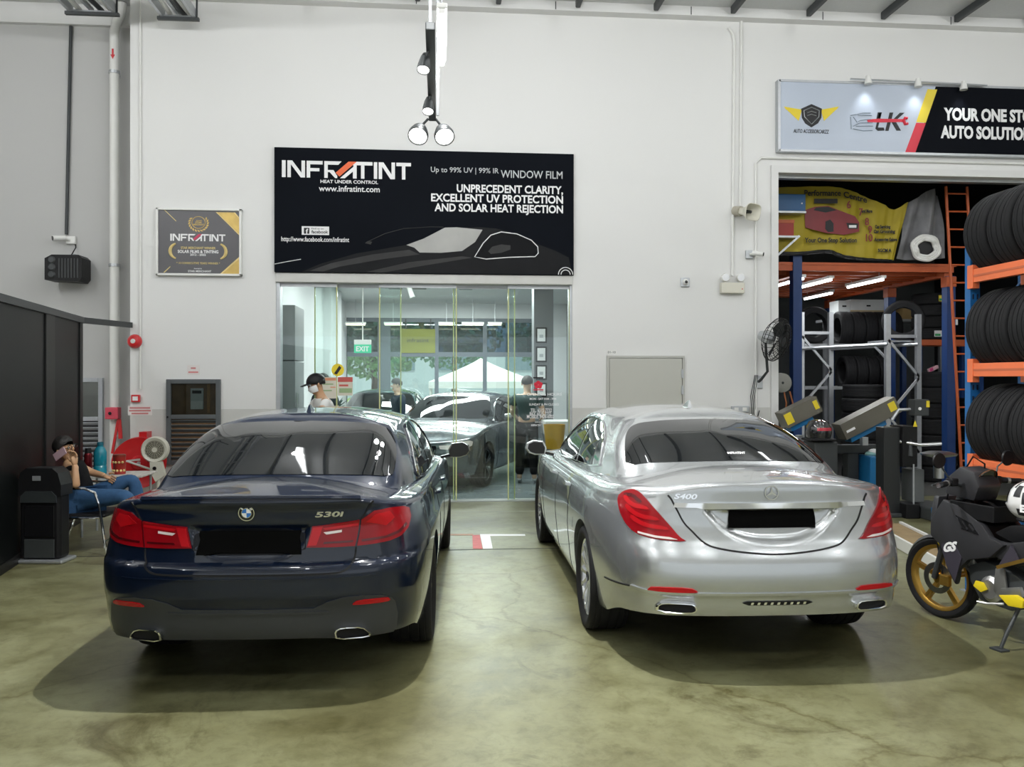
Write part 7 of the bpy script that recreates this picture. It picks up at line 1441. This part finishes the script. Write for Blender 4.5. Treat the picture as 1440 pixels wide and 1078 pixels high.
pa, pb = fl(1264, 772), fl(1312, 800); t = thing('timber_ramp', 'worn timber plank with white edges on the floor behind the motorcycle', 'plank', fl(1290, 788)); d = (pb-pa).normalized(); n_ = Vector((-d.y, d.x, 0))
b = MB(); b.bar(pa-d*1.0+n_*.18+Vector((0, 0, .05)), pb+d*.2+n_*.18+Vector((0, 0, .05)), .30, .09); b.build('plank', M('worn_timber', (.28, .20, .10), rough=.8, var=.4, scale=6), t)
for o_ in (.01, .35): MB().bar(pa-d*1.0+n_*o_+Vector((0, 0, .06)), pb+d*.2+n_*o_+Vector((0, 0, .06)), .03, .11).build('white_edge', m_whiteplastic, t)
# =================================================================== MOTORCYCLE (local: y forward from the rear axle, x right)
bk = thing('motorcycle', 'matt black underbone motorcycle with gold wheels parked at the right edge', 'motorcycle', (3.86, 4.46, 0), math.radians(13))
m_matt = M('matt_black_panel', (.028, .028, .031), rough=.42, coat=.15); m_purple = M('dark_purple_panel', (.045, .04, .055), rough=.45); m_goldw = M('gold_wheel', (.55, .33, .07), rough=.3, metal=.8); m_alu = M('cast_alloy', (.48, .48, .47), rough=.38, metal=.85)
m_yelp = M('bike_yellow', (.78, .60, .02), rough=.35)
def bp(name, mat, fn, parent=None, smooth=False):
    b = MB(); fn(b); return b.build(name, mat, parent or bk, smooth=smooth, local=True)
def soften(o, w=.012, seg=2):
    bm = bmesh.new(); bm.from_mesh(o.data); bmesh.ops.bevel(bm, geom=[e for e in bm.edges if len(e.link_faces) == 2 and e.calc_face_angle() > .5], offset=w, segments=seg, affect='EDGES', profile=.6, clamp_overlap=True); bm.to_mesh(o.data); bm.free()
    o.data.polygons.foreach_set('use_smooth', [True]*len(o.data.polygons)); o.data.set_sharp_from_angle(angle=math.radians(50))
def bike_wheel(y, steer=0.):
    T = Matrix.Translation((0, y, .285)) @ Matrix.Rotation(steer, 4, 'Z')
    def ty(b): b.T = T; b.lathe([(.285*r if r > .9 else .285*max(r, .80), h*.085) for r, h in [(.80, -.30), (.86, -.46), (.93, -.50), (.97, -.42), (.99, -.25), (1., 0), (.99, .25), (.97, .42), (.93, .50), (.86, .46), (.80, .30)]], 48, 'X', (0, 0, 0), closed=True)
    w = bp('wheel', m_tyre, ty, smooth=True)
    def rim(b):
        b.T = T; b.lathe([(.232, -.032), (.222, -.030), (.205, -.018), (.205, .018), (.222, .030), (.232, .032)], 48, 'X', closed=True); b.lathe([(0, -.05), (.035, -.05), (.04, -.03), (.04, .03), (.035, .05), (0, .05)], 20, 'X')
        for k in range(5):
            a = 2*PI*k/5+.3
            for da in (-.09, .09): b.bar((0, .035*math.cos(a+da*2), .035*math.sin(a+da*2)), (0, .21*math.cos(a+da*.6), .21*math.sin(a+da*.6)), .018, .030, up=(1, 0, 0))
    bp('rim', m_goldw, rim, w, True)
    def disc(b): b.T = T; b.lathe([(.07, -.05), (.11, -.05), (.11, -.046), (.07, -.046)], 32, 'X', closed=True)
    bp('brake_disc', m_steel, disc, w)
    return w
bike_wheel(1.265, .12); bike_wheel(0.)
for s_ in (-1, 1):
    bp('fork_leg', m_dark, lambda b: b.tube([(s_*.065, 1.27, .285), (s_*.065, 1.18, .55), (s_*.065, 1.03, .92)], [.020, .024, .022], 10), smooth=True)
bp('brake_caliper', m_goldw, lambda b: b.box((-.085, 1.13, .25), (-.045, 1.21, .33), .01))
def fender(b):
    rows = []
    for k in range(13):
        a = math.radians(20+130*k/12); rows.append([(x, 1.265+.305*math.cos(a)-(.012 if abs(x) > .04 else 0), .285+.305*math.sin(a)-(.02 if abs(x) > .04 else 0)) for x in (-.055, -.03, 0, .03, .055)])
    b.grid(np.array(rows))
bp('front_fender', m_matt, fender, smooth=True)
bp('fender_tip', m_yelp, lambda b: b.prism([(1.20, .62), (1.25, .60), (1.21, .53)], .01, 'YZ', -.085))
cowl = [(1.21, .604), (1.205, .72), (1.10, .868), (.973, .849), (.773, .746), (.716, .675), (.605, .647), (.716, .545), (.892, .493), (.973, .408), (.994, .302), (1.07, .42), (1.122, .55)]
for s_ in (-1, 1):
    sp_ = bp('side_fairing', m_matt, lambda b: b.prism(cowl, .05, 'YZ', s_*.14-.025))
    bp('fairing_accent', m_purple, lambda b: b.prism([(1.10, .56), (1.0, .60), (.93, .50), (.985, .33), (1.06, .44)], .008, 'YZ', s_*.170-.004), sp_)
    bp('fairing_vent', m_black, lambda b: b.prism([(.98, .78), (.86, .745), (.80, .68), (.94, .70)], .008, 'YZ', s_*.168-.004), sp_)
    for k in range(3): bp('vent_rib', m_matt, lambda b: b.bar((s_*.172, .97-.05*k, .765-.015*k), (s_*.172, .93-.05*k, .70), .008, .012), sp_)
    bp('side_panel', m_matt, lambda b: b.prism([(.72, .66), (.60, .66), (.30, .74), (-.1, .80), (-.12, .74), (.25, .62), (.55, .52), (.70, .55)], .04, 'YZ', s_*.12-.02))
    bp('panel_triangle', m_purple, lambda b: b.prism([(.67, .484), (.56, .655), (.50, .56)], .012, 'YZ', s_*.155-.006))
    bp('gold_stripe', m_goldw, lambda b: b.bar((s_*.165, .66, .495), (s_*.165, .42, .60), .010, .022))
bp('front_cowl', m_matt, lambda b: b.prism([(-.14, .60), (.14, .60), (.15, .75), (.12, .88), (-.12, .88), (-.15, .75)], .05, 'XZ', 1.17))
bp('headlight', m_blackgloss, lambda b: b.prism([(-.09, .68), (.09, .68), (.10, .76), (.05, .82), (-.05, .82), (-.10, .76)], .02, 'XZ', 1.215))
for sx in (-1,): 
    a = wm(bk) @ Vector((sx*.176, 1.075, .515)); c = wm(bk) @ Vector((sx*.176, .96, .545)); text_mb('GS', .085, a, (c-a), (0, 0, 1), bold=.004, width=.115, ext=.002, shear=.3).build('badge_lettering', m_printwhite, bk)
bp('centre_frame', m_dark, lambda b: b.tube([(0, 1.05, .84), (0, .85, .62), (0, .55, .50), (0, .2, .55)], .05, 10), smooth=True)
bp('inner_shield', m_black, lambda b: b.prism([(1.10, .86), (.80, .74), (.74, .60), (.86, .50), (1.05, .60)], .20, 'YZ', -.10))
# handlebar, grips, levers, mirrors, meter
bp('handlebar', m_dark, lambda b: b.tube([(-.34, .93, .995), (-.2, .99, 1.0), (-.06, 1.02, .965), (.06, 1.02, .965), (.2, .99, 1.0), (.34, .93, .995)], .013, 10), smooth=True)
for s_ in (-1, 1):
    g_ = bp('grip', m_black, lambda b: b.tube([(s_*.22, .98, 1.0), (s_*.345, .928, .995)], .019, 12), smooth=True); bp('grip_end', m_chrome, lambda b: b.tube([(s_*.345, .928, .995), (s_*.385, .912, .993)], .016, 12), g_, True)
    bp('grip_ring', m_alu, lambda b: b.tube([(s_*.262, .963, .999), (s_*.278, .956, .998)], .022, 12), g_)
    bp('lever', m_dark, lambda b: b.tube([(s_*.17, 1.02, 1.0), (s_*.24, 1.05, .99), (s_*.35, 1.0, .985)], .007, 6)); bp('switch_box', m_black, lambda b: b.box((s_*.19-.03, .96, .975), (s_*.19+.03, 1.02, 1.03), .01))
    mi = bp('mirror', m_black, lambda b: b.lathe([(0, .02), (.04, .018), (.055, .005), (.05, -.006), (0, -.006)], 20, 'Y', (s_*.30, .99, 1.15)), smooth=True); bp('mirror_stem', m_dark, lambda b: b.tube([(s_*.20, 1.0, 1.02), (s_*.24, 1.02, 1.09), (s_*.29, 1.0, 1.14)], .006, 6), mi)
bp('meter_cowl', m_matt, lambda b: b.prism([(1.14, .90), (1.12, 1.02), (1.02, 1.10), (.90, 1.075), (.86, .98), (.90, .88)], .20, 'YZ', -.10))
bp('meter_face', m_blackgloss, lambda b: (setattr(b, 'T', Matrix.Translation((0, .885, 1.025)) @ Matrix.Rotation(math.radians(-55), 4, 'X')), b.lathe([(0, .012), (.07, .012), (.078, 0)], 28, 'Z')), smooth=True)
bp('meter_ring', M('bronze', (.25, .12, .05), rough=.3, metal=.8), lambda b: (setattr(b, 'T', Matrix.Translation((0, .882, 1.029)) @ Matrix.Rotation(math.radians(-55), 4, 'X')), b.tube([(.065*math.cos(2*PI*k/24), .065*math.sin(2*PI*k/24), .012) for k in range(24)], .005, 5, closed=True)))
# black tray between the knees
def tray(b): b.box((-.15, .70, .77), (.15, 1.03, .78)); [b.box(p, q, .006) for p, q in (((-.16, .69, .77), (-.148, 1.04, .875)), ((.148, .69, .77), (.16, 1.04, .875)), ((-.16, .69, .77), (.16, .70, .875)), ((-.16, 1.03, .77), (.16, 1.04, .875)))]
bp('leg_tray', m_black, tray)
bp('seat', m_black, lambda b: b.prism([(.74, .70), (.62, .765), (.45, .80), (.2, .80), (-.1, .86), (-.35, .87), (-.36, .82), (-.1, .78), (.3, .70), (.6, .66)], .24, 'YZ', -.12))
bp('tail_unit', m_matt, lambda b: b.prism([(-.05, .78), (-.38, .86), (-.46, .82), (-.30, .70), (-.05, .66)], .20, 'YZ', -.10)); bp('tail_lamp', m_lens, lambda b: b.box((-.07, -.47, .76), (.07, -.44, .82), .01))
bp('rear_fender', m_black, lambda b: b.prism([(-.25, .72), (-.45, .55), (-.43, .54), (-.2, .66)], .14, 'YZ', -.07))
# engine, exhaust, pegs, stand
bp('engine_block', m_dark, lambda b: b.prism([(.93, .34), (.95, .44), (.82, .50), (.62, .47), (.50, .42), (.50, .27), (.62, .22), (.85, .23)], .20, 'YZ', -.10)); bp('crank_cover', m_alu, lambda b: b.lathe([(0, -.02), (.06, -.02), (.085, 0), (.09, .03)], 24, 'X', (-.115, .75, .33)), smooth=True)
bp('cylinder', m_alu, lambda b: b.bar((-.02, .90, .42), (-.02, 1.04, .50), .12, .10)); bp('gear_cover', m_yelp, lambda b: b.prism([(.80, .30), (.86, .33), (.84, .37), (.78, .37), (.75, .33)], .012, 'YZ', -.150)); bp('bracket_plate', m_alu, lambda b: b.prism([(.72, .33), (.70, .48), (.64, .49), (.62, .36), (.66, .28)], .02, 'YZ', -.135))
bp('chain_cover', m_alu, lambda b: b.prism([(.66, .36), (.52, .40), (.50, .34), (.62, .30)], .03, 'YZ', -.14)); bp('foot_peg', m_yelp, lambda b: b.prism([(.62, .33), (.50, .36), (.44, .34), (.45, .29), (.55, .28)], .03, 'YZ', -.20)); bp('gear_lever', m_alu, lambda b: b.tube([(-.15, .62, .27), (-.18, .72, .25), (-.20, .78, .25)], .009, 6))
for k in range(6): bp('cooling_fin', m_alu, lambda b: b.box((-.09, .92+.018*k, .40+.012*k), (.05, .926+.018*k, .50+.012*k)))
bp('swing_arm', m_alu, lambda b: (b.bar((-.10, .46, .33), (-.10, 0, .285), .03, .06), b.bar((.10, .46, .33), (.10, 0, .285), .03, .06), b.bar((-.11, .42, .33), (.11, .42, .33), .05, .05)))
for s_ in (-1, 1):
    sh = bp('rear_shock', m_dark, lambda b: b.tube([(s_*.125, .05, .32), (s_*.125, .16, .68)], .016, 8)); bp('spring', M('spring_orange', (.65, .28, .02), rough=.35, metal=.4), lambda b: b.tube([(s_*.125+.030*math.cos(k*.7), .07+.0016*k+.030*math.sin(k*.7)*.9, .38+.0050*k) for k in range(56)], .007, 5), sh, True)
bp('mono_shock_spring', M('spring_orange', (.65, .28, .02)), lambda b: b.tube([(-.04+.030*math.cos(k*.7), .52+.030*math.sin(k*.7), .40+.0045*k) for k in range(44)], .008, 5), smooth=True)
bp('exhaust', m_galv, lambda b: b.tube([(.10, .95, .40), (.12, .95, .22), (.14, .6, .20), (.17, .2, .30), (.18, -.3, .42)], [.02, .02, .025, .05, .055], 12), smooth=True)
bp('side_stand', m_dark, lambda b: b.tube([(-.10, .56, .25), (-.20, .56, .10), (-.235, .57, .012)], .012, 8), smooth=True); bp('stand_foot', m_dark, lambda b: b.box((-.275, .53, .0), (-.205, .62, .012), .003))
bp('brake_cable', m_black, lambda b: b.tube([(-.12, 1.03, .98), (-.10, 1.10, 1.0), (-.06, 1.15, .9), (-.07, 1.24, .55), (-.07, 1.19, .33)], .006, 6), smooth=True)
bp('front_cable', m_black, lambda b: b.tube([(.10, 1.0, 1.02), (.05, .95, 1.12), (-.02, .98, 1.17), (.0, 1.08, 1.05)], .006, 6), smooth=True)
for o in list(bk.children):
    n_ = o.name.split('.')[0]
    if n_ in ('side_fairing', 'side_panel', 'front_cowl', 'inner_shield', 'meter_cowl', 'seat', 'tail_unit', 'engine_block'): soften(o, .016 if n_ != 'seat' else .03)
    elif n_ in ('foot_peg', 'chain_cover', 'bracket_plate', 'gear_cover', 'headlight'): soften(o, .006)
# white graphic helmet resting on the seat
hc = wm(bk) @ Vector((-.03, .52, .925)); hm = thing('motorcycle_helmet', 'white full face helmet with black graphics resting on the motorcycle seat', 'helmet', (hc.x, hc.y, .80), math.radians(13))
def hel(nm, mat, fn, smooth=True): b = MB(); fn(b); return b.build(nm, mat, hm, smooth=smooth, local=True)
def shellf(b):
    rows = []
    for i in range(33):
        a = 2*PI*i/32; rows.append([(.125*math.sin(th)*math.cos(a)*(1.0 if th < 1.9 else .96), .150*math.sin(th)*math.sin(a)+(.02*math.sin(a) if th > 1.7 else 0), .125+.135*math.cos(th)*(1. if th < 1.57 else .92)) for th in [k*2.55/16 for k in range(17)]])
    b.grid(np.array(rows))
hel('shell', M('helmet_white', (.78, .78, .77), rough=.2, coat=1., var=.02), shellf)
def patch(a0, a1, t0, t1, r=1.02):
    def f(b):
        rows = []
        for i in range(11):
            a = math.radians(a0+(a1-a0)*i/10); rows.append([(.125*r*math.sin(th)*math.cos(a), .150*r*math.sin(th)*math.sin(a), .125+.135*r*math.cos(th)) for th in [math.radians(t0+(t1-t0)*k/6) for k in range(7)]])
        b.grid(np.array(rows))
    return f
hel('visor', m_blackgloss, patch(40, 140, 62, 98)); hel('rubber_rim', m_black, lambda b: b.tube([(.070*math.cos(2*PI*k/28), .085*math.sin(2*PI*k/28), .012) for k in range(28)], .012, 6, closed=True))
for k, (a0, a1, t0, t1) in enumerate(((165, 185, 40, 75), (190, 205, 60, 100), (210, 222, 45, 85), (225, 245, 70, 110), (175, 200, 105, 125), (205, 235, 118, 134), (250, 262, 50, 90), (150, 160, 20, 50), (200, 240, 22, 30))): hel('graphic', m_printblack, patch(a0, a1, t0, t1, 1.012))
a_ = wm(hm) @ Vector((-.133, -.025, .075)); c_ = wm(hm) @ Vector((-.128, -.075, .075)); text_mb('EI', .06, a_, (c_-a_), (0, 0, 1), width=.05, bold=.003, ext=.003).build('lettering', m_printwhite, hm)
